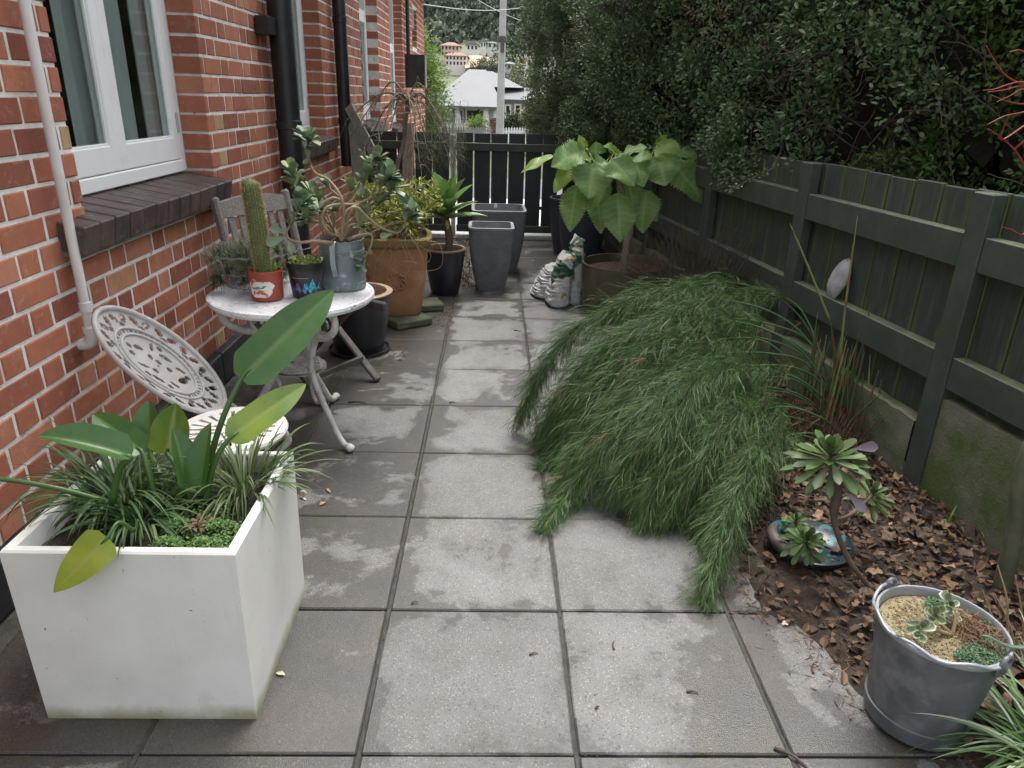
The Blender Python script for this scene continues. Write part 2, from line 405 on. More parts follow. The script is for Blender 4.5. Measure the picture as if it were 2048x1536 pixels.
PROT = {(kk, dp): [brick_proto(LL, dd) for _ in range(3)] for kk, LL in ((0, HD), (1, ST)) for dp, dd in ((0, .03), (1, .128))}
for a, b, z0, z1, deep in bricks[:300]:
    kk = 1 if b-a > .16 else 0
    o = bpy.data.objects.new('brick', random.choice(PROT[(kk, int(deep))])); COL.objects.link(o); o.parent = wall
    o.location = (0, (a+b)/2-3, (z0+z1)/2); o.scale = (1, (b-a)/(ST if kk else HD), (z1-z0)/(CZ-JT))
mb = MB()
for a, b, z0, z1, deep in bricks[300:]: brick_shape(mb, a, b, z0, z1, .128 if deep else .03, min(1, max(0, random.betavariate(2.2, 2.2)+R(-.05, .05))))
# far corner return
zz = CO-CZ+JT/2; q = 0
while zz < ZT:
    if zz > .13:
        xx = HX-.0; s_ = q % 2
        while xx > -3: L = HD if s_ % 2 else ST; mb.box((xx-L, Y1-.004, zz), (xx, Y1+.004, zz+CZ-JT), R(.2, .9)); xx -= L+JT; s_ += 1
    zz += CZ; q += 1
obj('brick_courses', mb, BR_T, parent=wall, kind='stuff')
# plinth, dark paint
mb = MB()
for k in range(10): mb.obox((HX+.013, Y0+.74+k*1.48, .08), (1, 0, 0), (0, 1, 0), (0, 0, 1), .028, .738, .082, .006)
obj('plinth', mb, M('plinth_paint', (.018, .019, .022), (.04, .042, .047), scale=6, rough=.45, bmp=.3, bscale=60), parent=house)
# windows
WHITE = M('white_paint', (.88, .875, .86), (.80, .795, .78), scale=5, lo=.5, hi=.75, rough=.42, bmp=.08, bscale=30)
SILL = M('sill_brick', (.052, .040, .038), (.105, .072, .062), scale=7, rough=.42, rough2=.65, bmp=.45, bscale=70, c=(.20, .19, .19), cscale=16, clo=.62, chi=.78)
def glass_mat():
    ma, t, p, out = nodes('window_glass'); t.nodes.remove(p)
    tr = nd(t, 'BsdfTransparent'); tr.inputs[0].default_value = (.86, .9, .89, 1); gl = nd(t, 'BsdfGlossy'); gl.inputs['Roughness'].default_value = .015; gl.inputs[0].default_value = (.9, .95, .95, 1)
    g = nd(t, 'NewGeometry'); dp = nd(t, 'VectorMath', operation='DOT_PRODUCT'); t.links.new(g.outputs['Normal'], dp.inputs[0]); t.links.new(g.outputs['Incoming'], dp.inputs[1])   # Schlick reflectance, the same from both sides
    f2 = math_(t, 'ADD', math_(t, 'MULTIPLY', math_(t, 'POWER', math_(t, 'SUBTRACT', 1.0, math_(t, 'ABSOLUTE', dp.outputs['Value'])), 5.0), .95), .045, True)
    mx = nd(t, 'MixShader'); t.links.new(f2, mx.inputs[0]); t.links.new(tr.outputs[0], mx.inputs[1]); t.links.new(gl.outputs[0], mx.inputs[2]); t.links.new(mx.outputs[0], out.inputs[0]); return ma
GLASS = glass_mat()
def bar(bb, y0, y1, z0, z1, x0, x1, b=.004): bb.obox(((x0+x1)/2, (y0+y1)/2, (z0+z1)/2), (1, 0, 0), (0, 1, 0), (0, 0, 1), (x1-x0)/2, (y1-y0)/2, (z1-z0)/2, b)
def window(o, splits, brail=.10, sillw=.055, sill=True, sy=None, fx=-1.53, transom=None):
    y0, y1, z0, z1 = o; zb = z0+.035
    w_ = bpy.data.objects.new('window', None); COL.objects.link(w_); w_.parent = house; w_.location = (0, (y0+y1)/2-3, z0)
    f = MB(); bar(f, y0, y0+.05, zb, z1, fx-.07, fx); bar(f, y1-.05, y1, zb, z1, fx-.07, fx); bar(f, y0+.05, y1-.05, zb, zb+sillw, fx-.07, fx+.012); bar(f, y0+.05, y1-.05, z1-.05, z1, fx-.07, fx)
    if transom: bar(f, y0+.05, y1-.05, transom, transom+.06, fx-.07, fx)
    obj('frame', f, WHITE, w_)
    for (a, b) in splits:
        s_ = MB(); st = .062; zl = zb+sillw+.004; zh = (transom-.004) if transom else z1-.054; xf = fx+.006; xb = fx-.045
        bar(s_, a, a+st, zl, zh, xb, xf); bar(s_, b-st, b, zl, zh, xb, xf); bar(s_, a+st, b-st, zl, zl+brail, xb, xf); bar(s_, a+st, b-st, zh-st, zh, xb, xf)
        # glazing bead
        g = st+.009
        for (p0, p1, q0, q1) in ((a+st, a+g, zl+brail, zh-st), (b-g, b-st, zl+brail, zh-st), (a+g, b-g, zl+brail, zl+brail+.009)): bar(s_, p0, p1, q0, q1, xf-.02, xf-.008, .002)
        obj('sash', s_, WHITE, w_)
        gl = MB(); gl.box((xf-.027, a+st-.004, zl+brail-.004), (xf-.023, b-st+.004, zh-st+.004)); obj('pane', gl, GLASS, w_)
        h = MB(); hy = b-.012 if a > (y0+y1)/2-.1 else a+.012
        h.tube([(xf+.004, hy, zl+.12), (xf+.004, hy, zl+.21)], .006, 6); obj('hinge', h, M('hinge_zinc', (.42, .43, .43), rough=.5, metal=.6), w_)
    if sill:
        a, b = sy; n_ = max(3, round((b-a)/.108)); L = (b-a)/n_; sb = None
        for k in range(n_):
            bb = MB(); t_ = .17; ax = unit((math.cos(t_), 0, -math.sin(t_))); az = unit((math.sin(t_), 0, math.cos(t_)))
            bb.obox((HX-.033+R(-.003, .003), a+(k+.5)*L, z0-.036+R(-.002, .002)), ax, (0, 1, 0), az, .112, L/2-.0042, .048, .005)
            obj('sill_brick', bb, SILL, w_)
        bb = MB(); bb.obox((HX-.038, (a+b)/2, z0-.056), unit((math.cos(.17), 0, -math.sin(.17))), (0, 1, 0), unit((math.sin(.17), 0, math.cos(.17))), .098, (b-a)/2-.006, .042)
        obj('sill_mortar', bb, M('sill_mortar', (.22, .21, .20), (.10, .10, .10), scale=12, rough=.9), w_)
    return w_
window(OPEN[0], ((2.594, 3.106), (3.109, 3.706)), sy=(2.36, 3.78))
window(OPEN[1], ((5.174, 5.66), (5.664, 6.296)), sy=(4.98, 6.42))
window(OPEN[2], ((8.254, 8.8), (8.804, 9.346)), sy=(8.1, 9.5), transom=2.2)
window(OPEN[3], ((10.504, 11.14), (11.144, 11.776)), sy=(10.35, 11.9), transom=2.0)
# small far recess with a timber lintel
obj('lintel', MB().box((HX-.12, 13.15, 2.42), (HX-.045, 14.0, 2.74)), M('lintel_timber', (.22, .20, .16), (.30, .27, .22), scale=9, rough=.8), house)
obj('recess', MB().box((HX-.15, 13.15, 2.1), (HX-.125, 14.0, 2.74)), M('recess_red', (.13, .035, .025), rough=.9), house)
# rooms behind the glass
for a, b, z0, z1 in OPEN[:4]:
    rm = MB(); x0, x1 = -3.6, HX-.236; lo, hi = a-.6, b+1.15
    x0 = -8.9; rm.add([(x0, lo, 0), (x1, lo, 0), (x1, hi, 0), (x0, hi, 0), (x0, lo, 2.9), (x1, lo, 2.9), (x1, hi, 2.9), (x0, hi, 2.9)], [(0, 1, 2, 3), (4, 7, 6, 5), (0, 4, 5, 1), (3, 2, 6, 7)])  # far end left open on purpose so sky light reaches the curtains
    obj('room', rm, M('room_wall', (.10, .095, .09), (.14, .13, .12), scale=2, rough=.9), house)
# eaves and roof
mb = MB(); mb.box((HX-.02, Y0-.3, 3.06), (HX+.52, Y1+.5, 3.09)); obj('soffit', mb, M('soffit_paint', (.03, .032, .035), rough=.6), house)
mb = MB(); mb.obox((HX+.56, (Y0+Y1)/2, 3.12), (1, 0, 0), (0, 1, 0), (0, 0, 1), .055, (Y1-Y0)/2+.5, .055, .012); obj('gutter', mb, M('gutter_black', (.018, .018, .02), rough=.35), house)
mb = MB(); mb.prism([(HX+.5, Y0-.4, 3.14), (-5.2, Y0-.4, 5.6), (-9.9, Y0-.4, 3.14)], (0, Y1-Y0+.95, 0)); obj('roof', mb, M('roof_tile', (.16, .07, .05), (.10, .05, .04), scale=6, rough=.8), house)
# curtains hanging inside (things of their own)
def curtain(y0, y1, zb, zt, x, mat, label, amp=.022):
    bb = MB(); n_ = int((y1-y0)*90)+8; rows = []
    ph = R(0, 6)
    for i in range(n_+1):
        y = y0+(y1-y0)*i/n_; xx = x+amp*math.sin(ph+y*62+math.sin(y*21)*1.4)
        rows += [(xx, y, zb), (xx+amp*.5*math.sin(y*37), y, (zb+zt)/2), (xx, y, zt)]
    bb.add(rows, [(3*i+j, 3*i+3+j, 3*i+4+j, 3*i+1+j) for i in range(n_) for j in range(2)])
    obj('curtain', bb, mat, label=label, cat='curtain', smooth=180)
CUR = M('curtain_cloth', (.86, .90, .89), (.78, .83, .82), scale=4, rough=.85, transl=.5)
curtain(3.31, 3.47, .95, 2.3, -1.605, CUR, 'white curtain behind the glass beside the meeting stile of the window by the white pipe', .012)
curtain(3.53, 3.76, .95, 2.3, -1.60, M('sheer_cloth', (.66, .68, .67), (.55, .57, .56), scale=4, rough=.85, transl=.3), 'grey sheer curtain at the hinge side of the window by the white pipe', .012)
curtain(2.96, 3.20, .95, 2.3, -1.61, CUR, 'pale curtain edge in the darker pane by the white pipe', .012)
curtain(5.6, 6.34, .95, 2.45, -1.605, M('brown_net', (.42, .39, .37), (.30, .28, .26), scale=6, rough=.9, transl=.2), 'grey brown net curtain inside the window between the two black downpipes', .012)
curtain(8.5, 9.38, .95, 2.5, -1.605, M('grey_net', (.45, .44, .43), (.34, .33, .33), scale=6, rough=.9, transl=.2), 'dull grey curtain inside the tall window beyond the thin black pipe', .012)
# pipes
PVC = M('white_pvc', (.72, .70, .68), (.62, .59, .56), scale=6, rough=.35)
PX = HX+.04
t_ = thing('waste_pipe', (PX, 2.36, .6), 'white plastic waste pipe running down the brick wall to an elbow', 'pipe')
bb = MB(); bb.tube([(PX, 2.36, 2.9), (PX, 2.362, 2.0), (PX, 2.36, 1.2), (PX, 2.362, .63)], .0158, 14); obj('pipe', bb, PVC, t_, smooth=60)
bb = MB(); bb.lathe([(.0158, 0), (.0195, .001), (.0195, .034), (.0158, .036)], (PX, 2.362, .695), 16); obj('collar', bb, PVC, t_, smooth=40)
bb = MB(); bb.tube(cat_rom([(PX, 2.362, .645), (PX, 2.362, .605), (PX-.012, 2.362, .583), (PX-.045, 2.362, .578)], 5), .0195, 14); bb.lathe([(.0158, 0), (.022, .002), (.022, .02), (.0158, .022)], (PX, 2.362, .622), 16); obj('elbow', bb, PVC, t_, smooth=50)
BLK = M('black_pipe', (.012, .012, .014), (.028, .028, .03), scale=7, rough=.38, bmp=.1, bscale=60)
def downpipe(y, r, zb, zt, label, br=None, x=None):
    x = x or HX+r+.02; t_ = thing('downpipe', (x, y, zb), label, 'pipe')
    bb = MB(); bb.tube([(x, y, zb), (x, y, (zb+zt)/2), (x, y, zt)], r, 18); obj('pipe', bb, BLK, t_, smooth=60)
    for z in (zb+.35, zb+1.15, zb+2.0):
        if z < zt: bb = MB(); bb.lathe([(r, 0), (r*1.1, .004), (r*1.1, .05), (r, .054)], (x, y, z), 18); obj('socket', bb, BLK, t_, smooth=40)
    if br: bb = MB(); bb.obox((HX+.045, y-r-.075, br), (1, 0, 0), (0, 1, 0), (0, 0, 1), .042, .075, .05, .006); obj('bracket', bb, BLK, t_)
downpipe(4.87, .073, .02, 3.05, 'thick black downpipe with a square bracket between the two nearer windows', br=1.745)
downpipe(6.78, .055, .78, 3.05, 'thin black downpipe ending above the wall base past the second window')
downpipe(12.1, .03, 1.9, 3.05, 'narrow black conduit running down into the black box on the far wall')
t_ = thing('letter_box', (HX+.1, 12.15, 1.5), 'flat black box fixed to the far end of the brick wall', 'box')
bb = MB(); bb.obox((HX+.15, 12.15, 1.71), (1, 0, 0), (0, 1, 0), (0, 0, 1), .148, .09, .235, .008); obj('body', bb, BLK, t_)
bb = MB(); bb.obox((HX+.30, 12.2, 1.71), (1, 0, 0), (0, 1, 0), (0, 0, 1), .006, .10, .23, .003); obj('side_plate', bb, M('plate_grey', (.2, .2, .2), rough=.5), t_)
# ================================================================ BED, RIGHT FENCE, GATE
FA = .122; FP = np.array((1.635, 2.44, 0.)); FD = unit((-math.sin(FA), math.cos(FA), 0)); FN = unit((math.cos(FA), math.sin(FA), 0))   # FN points away from the path
def fence_x(y): return FP[0]-math.tan(FA)*(y-FP[1])
def fp(s, o, z): return FP+FD*s+FN*o+V3(0, 0, z)
def lobj(name, mb, mat, parent, loc=(0, 0, 0), rot=None, **kw):
    o = bpy.data.objects.new(name, mb.build(name) if isinstance(mb, MB) else mb); COL.objects.link(o); o.parent = parent; o.location = loc
    if rot: o.rotation_euler = rot
    if mat is not None and len(o.data.materials) == 0: o.data.materials.append(mat)
    return tag(o, **kw)
def mossy(name, base, base2, half, moss=(.10, .13, .02), amt=1.0):
    ma, t, p, out = nodes(name); O = coords(t, 'Object'); W = coords(t, 'World')
    st = nd(t, 'Mapping'); st.inputs['Scale'].default_value = (60, 60, 4); t.links.new(W, st.inputs[0])
    col = mixc(t, ramp(t, noise(t, 1.0, 5, .6, st.outputs[0]), .4, .7), base, base2)
    col = mixc(t, ramp(t, noise(t, 7, 6, .7, W), .58, .8, 0, .45), col, (.085, .10, .095))
    s = nd(t, 'SeparateXYZ'); t.links.new(O, s.inputs[0])
    e = ramp(t, math_(t, 'ABSOLUTE', s.outputs[1]), half-.022, half+.002, 0, .62)
    zz = math_(t, 'MAXIMUM', ramp(t, math_(t, 'ABSOLUTE', math_(t, 'SUBTRACT', s.outputs[2], 1.03)), .0, .06, .16, 0), ramp(t, math_(t, 'ABSOLUTE', math_(t, 'SUBTRACT', s.outputs[2], .60)), .0, .06, .2, 0))
    mo = math_(t, 'ADD', math_(t, 'ADD', e, zz), math_(t, 'MULTIPLY', noise(t, 9, 5, .7, W), .9))
    f = ramp(t, mo, .72, 1.15, 0, amt)
    col = mixc(t, f, col, moss); t.links.new(col, p.inputs['Base Color']); t.links.new(ramp(t, f, 0, 1, .5, .95), p.inputs['Roughness'])
    bump(t, p, noise(t, 1.0, 6, .7, st.outputs[0]), .3, .004); return ma
PAL = mossy('paling_wood', (.036, .047, .039), (.066, .079, .065), .0735, amt=.7)
def rail_mat():
    ma, t, p, out = nodes('rail_wood'); W = coords(t, 'World'); col = mixc(t, ramp(t, noise(t, 9, 6, .7, W), .4, .7), (.044, .056, .046), (.066, .080, .066)); g = nd(t, 'NewGeometry'); s = nd(t, 'SeparateXYZ'); t.links.new(g.outputs['Normal'], s.inputs[0])
    f = math_(t, 'MULTIPLY', ramp(t, s.outputs[2], .5, .8), ramp(t, noise(t, 8, 5, .7, W), .30, .62, .25, 1)); col = mixc(t, f, col, mixc(t, ramp(t, noise(t, 20, 4, .6, W), .4, .6), (.115, .14, .06), (.15, .17, .11)))
    col = mixc(t, ramp(t, noise(t, 4, 6, .7, W), .62, .82, 0, .6), col, (.075, .10, .05)); t.links.new(col, p.inputs['Base Color']); p.inputs['Roughness'].default_value = .55; bump(t, p, noise(t, 70, 6, .7, W), .25, .004); return ma
RAIL = rail_mat(); M('rail_wood', (.032, .041, .041), (.048, .06, .058), scale=20, rough=.48, bmp=.25, bscale=60, stretch=(30, 4, 60), c=(.10, .125, .10), cscale=.5, clo=.6, chi=.8)
fence = thing('paling_fence', FP, 'dark green timber paling fence with posts and two rails along the garden bed', 'fence'); fence.rotation_euler = (0, 0, FA)
POSTS = [-1.14, 0.0, 1.14, 2.28, 3.42, 4.56]
for k, s in enumerate(POSTS):
    b = MB(); b.obox((.023, 0, .5), (1, 0, 0), (0, 1, 0), (0, 0, 1), .027, .047, .645, .004); lobj('post', b, RAIL, fence, (0, s, 0))
pal = MB(); pal.obox((.065, 0, .61), (1, 0, 0), (0, 1, 0), (0, 0, 1), .010, .0738, .535, .003); pal = pal.build('paling'); pal.materials.append(PAL)
s = -1.7
while s < 5.35:
    o = lobj('paling', pal, None, fence, (R(-.003, .003), s, R(-.006, .004)), (R(-.004, .004), 0, R(-.01, .01))); s += .1565+R(-.0015, .003)
for a, b_ in zip([-2.2]+POSTS, POSTS+[5.4]):
    for zt in (1.005, .58):
        b = MB(); L = (b_-a)/2-.0495; b.obox((.027, 0, 0), (1, 0, 0), (0, 1, 0), (0, 0, 1), .0265, L, .06, .003); lobj('rail', b, RAIL, fence, (0, (a+b_)/2, zt-.06))
CONC = M('mossy_concrete', (.19, .178, .14), (.075, .105, .03), scale=4, lo=.36, hi=.62, rough=.9, bmp=1., bscale=90, c=(.17, .16, .14), cscale=70, clo=.62, chi=.72)
rw = thing('retaining_wall', FP, 'rough mossy concrete wall strips between the posts under the dark fence', 'wall'); rw.rotation_euler = (0, 0, FA)
for a, b_ in zip([-2.2]+POSTS, POSTS+[5.4]):
    top = .42 if b_ <= .01 else .29; d0 = .006 if b_ <= .01 else -.006
    b = MB(); ny, nz = 24, 10; L = b_-a-.1; rows = []
    for i in range(ny+1):
        y = -L/2+L*i/ny
        for j in range(nz+1): rows.append((d0+R(-.0012, .0012), y, -.08+(top+.08)*j/nz+(R(-.005, .005) if j == nz else 0)))
        rows.append((.052, y, top+R(-.004, .006)))
    q = nz+2; b.add(rows, [(i*q+j, i*q+j+1, (i+1)*q+j+1, (i+1)*q+j) for i in range(ny) for j in range(nz+1)])
    lobj('concrete_panel', b, CONC, rw, (0, (a+b_)/2, 0))
# flat grey stone resting on the lower rail
b = MB(); nu, nv = 18, 10; rows = []
for i in range(nv+1):
    for j in range(nu):
        th = math.pi*i/nv; ph = 2*math.pi*j/nu; r_ = 1+.07*math.sin(3*ph+th*2)+.04*math.sin(5*th+ph)
        rows.append((.022*r_*math.sin(th)*math.cos(ph), .062*r_*math.sin(th)*math.sin(ph), -.092*r_*math.cos(th)*(1.05 if th < 1.6 else 1)))
b.add(rows, [(i*nu+j, i*nu+(j+1) % nu, (i+1)*nu+(j+1) % nu, (i+1)*nu+j) for i in range(nv) for j in range(nu)])
st = bpy.data.objects.new('stone', b.build('stone', smooth=180)); COL.objects.link(st); st.location = tuple(fp(.755, .028, .672)); st.rotation_euler = (.22, .15, FA)
st.data.materials.append(M('grey_stone', (.30, .29, .30), (.42, .41, .42), scale=14, rough=.8, bmp=.6, bscale=60, c=(.12, .12, .12), cscale=40)); tag(st, 'pale grey flat stone propped on the lower rail of the dark fence', 'stone')

# mulch bed (covers the outer pavers)
EDGE = [(.6, 1.25), (.95, 1.22), (1.21, 1.11), (1.39, .97), (1.44, .95), (1.64, .90), (1.72, .83), (1.96, .80), (2.4, .9), (3.2, 1.0), (4.2, 1.02), (6, .98), (7.6, .9)]
def edge_x(y): return float(np.interp(y, [e[0] for e in EDGE], [e[1] for e in EDGE]))+.012*math.sin(y*17)+.007*math.sin(y*41+1)+.005*math.sin(y*97)
def mulch_z(x, y):
    t = np.clip((x-edge_x(y))/.18, 0, 1); return .002+.035*t+.008*math.sin(x*23+y*9)*t+.006*math.sin(x*47-y*37)*t
b = MB(); ys = np.arange(.6, 7.6, .035); nX = 26; rows = []
for y in ys:
    a, c = edge_x(y), fence_x(y)+.03
    for i in range(nX+1):
        x = a+(c-a)*i/nX; rows.append((x+R(-.004, .004), y+R(-.004, .004), mulch_z(x, y)+(R(-.006, .008) if i else -.006)))
b.add(rows, [(j*(nX+1)+i, j*(nX+1)+i+1, (j+1)*(nX+1)+i+1, (j+1)*(nX+1)+i) for j in range(len(ys)-1) for i in range(nX)])
obj('garden_bed', b, M('mulch', (.022, .015, .010), (.055, .036, .022), scale=28, rough=.85, bmp=1., bscale=120, c=(.10, .06, .035), cscale=60, clo=.6, chi=.72), kind='structure')
def leaf_cloud(mb, P, D, L, W, tint, fold=.25, simple=False, up=None):
    """many small leaves: P bases (n,3), D directions, lengths, widths"""
    n_ = len(P); D = D/np.maximum(1e-9, np.linalg.norm(D, axis=1))[:, None]
    A = RNG.normal(size=(n_, 3)) if up is None else up+RNG.normal(size=(n_, 3))*.45
    S = np.cross(D, A); S /= np.maximum(1e-9, np.linalg.norm(S, axis=1))[:, None]; N = np.cross(S, D)
    L = np.broadcast_to(L, (n_,))[:, None]; W = np.broadcast_to(W, (n_,))[:, None]; tint = np.broadcast_to(tint, (n_,))
    if simple:
        v = np.stack([P, P+D*L*.45+S*W/2+N*W*fold*.5, P+D*L, P+D*L*.45-S*W/2+N*W*fold*.5], 1)
        f = (np.arange(n_)[:, None]*4+np.array([[0, 1, 2, 0, 2, 3]])).reshape(-1, 3); mb.add(v.reshape(-1, 3), f, np.repeat(tint, 4))
    else:
        v = np.stack([P, P+D*L*.28+S*W*.42+N*W*fold*.4, P+D*L*.68+S*W*.45+N*W*fold*.5, P+D*L, P+D*L*.68-S*W*.45+N*W*fold*.5, P+D*L*.28-S*W*.42+N*W*fold*.4], 1)
        f = (np.arange(n_)[:, None]*6+np.array([[0, 1, 5]])); g = (np.arange(n_)[:, None, None]*6+np.array([[[1, 2, 3, 5], [5, 3, 4, 5]]]))
        f3 = (np.arange(n_)[:, None]*6+np.array([[0, 1, 2, 0, 2, 3, 0, 3, 4, 0, 4, 5]])).reshape(-1, 3); mb.add(v.reshape(-1, 3), f3, np.repeat(tint, 6))
# dead leaves: a loose mass plus single leaves
DEAD = M('dead_leaf', (.12, .066, .036), (.22, .135, .08), scale=30, rough=.6, bmp=.3, bscale=90, rnd=.7)
DEADM = M('dead_leaf_mass', (.045, .026, .016), (.12, .068, .038), scale=16, rough=.65, tint=(.22, .115, .058))
n_ = 5200; yy = RNG.uniform(.7, 4.2, n_); u = RNG.random(n_)**.8; xx = np.array([edge_x(y)+(fence_x(y)-edge_x(y))*q for y, q in zip(yy, u)]); zz = np.array([mulch_z(x, y) for x, y in zip(xx, yy)])
P = np.stack([xx, yy, zz+RNG.uniform(.0, .02, n_)], 1); D = RNG.normal(size=(n_, 3))*(1, 1, .35)
b = MB(); leaf_cloud(b, P, D, RNG.uniform(.015, .045, n_), RNG.uniform(.006, .028, n_), RNG.random(n_)**3*.9, .5, up=V3(0, 0, 1))
n_ = 1500; yy = RNG.uniform(.7, 2.6, n_); xx = np.array([edge_x(y)+RNG.normal(.06, .09) for y in yy]); P = np.stack([xx, yy, np.array([mulch_z(x, y) for x, y in zip(xx, yy)])+.004], 1)
leaf_cloud(b, P, RNG.normal(size=(n_, 3))*(1, 1, .12), RNG.uniform(.015, .06, n_), RNG.uniform(.001, .003, n_), RNG.random(n_)*1.0, .1, True)
obj('leaf_litter', b, DEADM, label='dark wet leaf litter and wood shreds covering the garden bed', cat='leaf litter', kind='stuff')
def dead_leaf_mesh(sd_):
    random.seed(sd_); bb = MB(); n2 = 6
    L, W = .06, .034
    bb.blade((-.03, 0, .004), (1, 0, .25), L, W, droop=R(.3, 1.2), fold=R(-.5, .7), wave=R(.2, .6), n=8, nw=5, teeth=R(.04, .18), prof=lambda t: math.sin(math.pi*min(1, t*.95+.03))**.7)
    me = bb.build('fallen_leaf', smooth=180); me.materials.append(DEAD); return me
dl = [dead_leaf_mesh(60+k) for k in range(6)]; random.seed(5)
for k in range(170):
    y = R(1.15, 2.6)**1.0; x = edge_x(y)+(fence_x(y)-.03-edge_x(y))*R(.18, .98); s_ = R(.4, 1.3)
    o = bpy.data.objects.new('fallen_leaf', random.choice(dl)); COL.objects.link(o); o.location = (x, y, mulch_z(x, y)+.012+R(0, .012)); o.rotation_euler = (R(-.5, .5), R(-.5, .5), R(0, 6.28)); o.scale = (s_, s_*R(.7, 1.1), s_)
    zone = ('curled dry brown leaf among those banked against the mossy concrete wall', 'dry leaves against the concrete wall') if fence_x(y)-x < .22 else (('curled dry brown leaf among those between the bucket and the bent succulent stem', 'dry leaves behind the bucket') if y < 1.8 else ('curled dry brown leaf among those around the teal dish', 'dry leaves around the teal dish'))
    tag(o, zone[0], 'fallen leaf', zone[1])
# moss and grit gathered in the paving joints
n_ = 2600; lx = RNG.integers(-2, 3, n_); ly = RNG.integers(-1, 12, n_); al = RNG.random(n_) < .5; q = RNG.random(n_); keep = np.sin(q*37+lx*5.1+ly*3.3) > .25
P = np.stack([np.where(al, GX+lx*PW, GX+(lx+q)*PW), np.where(al, GY+(ly+q)*PW, GY+ly*PW), np.full(n_, -.005)], 1)[keep]+RNG.normal(size=(int(keep.sum()), 3))*(.003, .003, .001); m_ = len(P)
b = MB(); leaf_cloud(b, P, RNG.normal(size=(m_, 3))*(1, 1, .3)+V3(0, 0, .5), RNG.uniform(.004, .010, m_), RNG.uniform(.002, .005, m_), RNG.random(m_), .3, True); obj('joint_moss', b, M('joint_moss', (.035, .045, .016), (.06, .045, .025), scale=20, rough=.9, tint=(.07, .075, .03)), parent=paving, kind='stuff')
# gate and fixed panel at the end of the path
GYY = 7.75
GATE = mossy('gate_wood', (.022, .026, .026), (.034, .040, .040), .09, amt=.15)
def gate(name, x0, x1, n_, label, cat, top=1.045, gap=.016, gl=False):
    t_ = thing(name, ((x0+x1)/2, GYY, .0), label, cat); pw = (x1-x0)/n_
    for k in range(n_):
        bb = MB(); bb.obox((x0+(k+.5)*pw, GYY+.012, (.05+top)/2+R(-.004, .004)), (1, 0, 0), (0, 1, 0), (0, 0, 1), pw/2-gap/2+R(-.002, .002), .011, (top-.05)/2, .003); obj('paling', bb, GATE, t_)
    for z0, z1 in ((.872, .95), (.055, .125)):
        bb = MB(); bb.obox(((x0+x1)/2, GYY-.025, (z0+z1)/2), (1, 0, 0), (0, 1, 0), (0, 0, 1), (x1-x0)/2, .0235, (z1-z0)/2, .004); obj('rail', bb, RAIL, t_)
    return t_
g1 = gate('garden_gate', -.40, .66, 6, 'dark timber gate of wide upright palings with light showing through the gaps', 'gate')
g2 = gate('side_fence', -1.36, -.47, 5, 'dark timber paling panel joining the gate to the brick house', 'fence', top=1.035, gap=.01)
g3 = gate('side_fence', .70, 1.0, 2, 'short dark paling panel between the gate and the hedge', 'fence', top=1.04, gap=.012)
bb = MB(); bb.obox((-.435, GYY+.01, .52), (1, 0, 0), (0, 1, 0), (0, 0, 1), .022, .03, .5, .004); obj('gate_post', bb, M('post_pale', (.52, .52, .50), (.35, .36, .34), scale=9, rough=.7), label='pale narrow post between the dark gate and the panel by the house', cat='post')
obj('threshold', MB().box((-1.4, 7.56, -.02), (1.05, 7.80, .012)), M('threshold_concrete', (.20, .19, .18), (.12, .115, .11), scale=6, rough=.7, bmp=.4), kind='structure')

# ================================================================ HEDGE
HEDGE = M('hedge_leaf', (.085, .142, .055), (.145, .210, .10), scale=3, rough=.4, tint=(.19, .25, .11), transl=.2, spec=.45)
TWIG = M('hedge_twig', (.055, .038, .028), (.09, .065, .05), scale=9, rough=.85)
def face_x(y, z):
    off = float(np.interp(y, [1.5, 3.2, 3.9, 4.8, 6.0, 7.4, 8.6, 9.6], [.50, .34, .15, -.10, -.22, -.30, -.32, -.20]))
    if z < 1.12: off = max(off, -.55)+(.10 if y < 7 else .02)
    return fence_x(y)+off+.10*math.sin(y*2.3+z*1.7)+.07*math.sin(y*5.1-z*4.3)-.13*max(0, z-1.35)
hedge = thing('hedge', (2.2, 5.6, 0), 'tall dense dark hedge of tiny leaves rising over the fence and gate', 'hedge')
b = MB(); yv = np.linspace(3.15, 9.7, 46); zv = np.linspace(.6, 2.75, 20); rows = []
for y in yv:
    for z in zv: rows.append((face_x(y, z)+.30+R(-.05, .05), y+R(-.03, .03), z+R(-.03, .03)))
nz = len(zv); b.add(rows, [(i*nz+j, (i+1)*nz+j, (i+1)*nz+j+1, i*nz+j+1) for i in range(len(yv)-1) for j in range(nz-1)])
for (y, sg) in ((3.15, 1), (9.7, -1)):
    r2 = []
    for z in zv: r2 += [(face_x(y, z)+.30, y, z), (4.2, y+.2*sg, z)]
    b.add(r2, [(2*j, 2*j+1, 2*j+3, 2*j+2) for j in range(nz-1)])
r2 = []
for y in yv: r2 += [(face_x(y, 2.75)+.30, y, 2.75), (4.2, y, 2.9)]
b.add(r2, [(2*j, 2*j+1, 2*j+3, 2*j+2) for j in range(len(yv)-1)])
obj('shade_backing', b, M('hedge_shade_core', (.012, .013, .008), (.03, .026, .018), scale=25, rough=.95, bmp=1., bscale=60), hedge)  # added dark sheet behind the leaves: blocks light, stands for the shaded interior
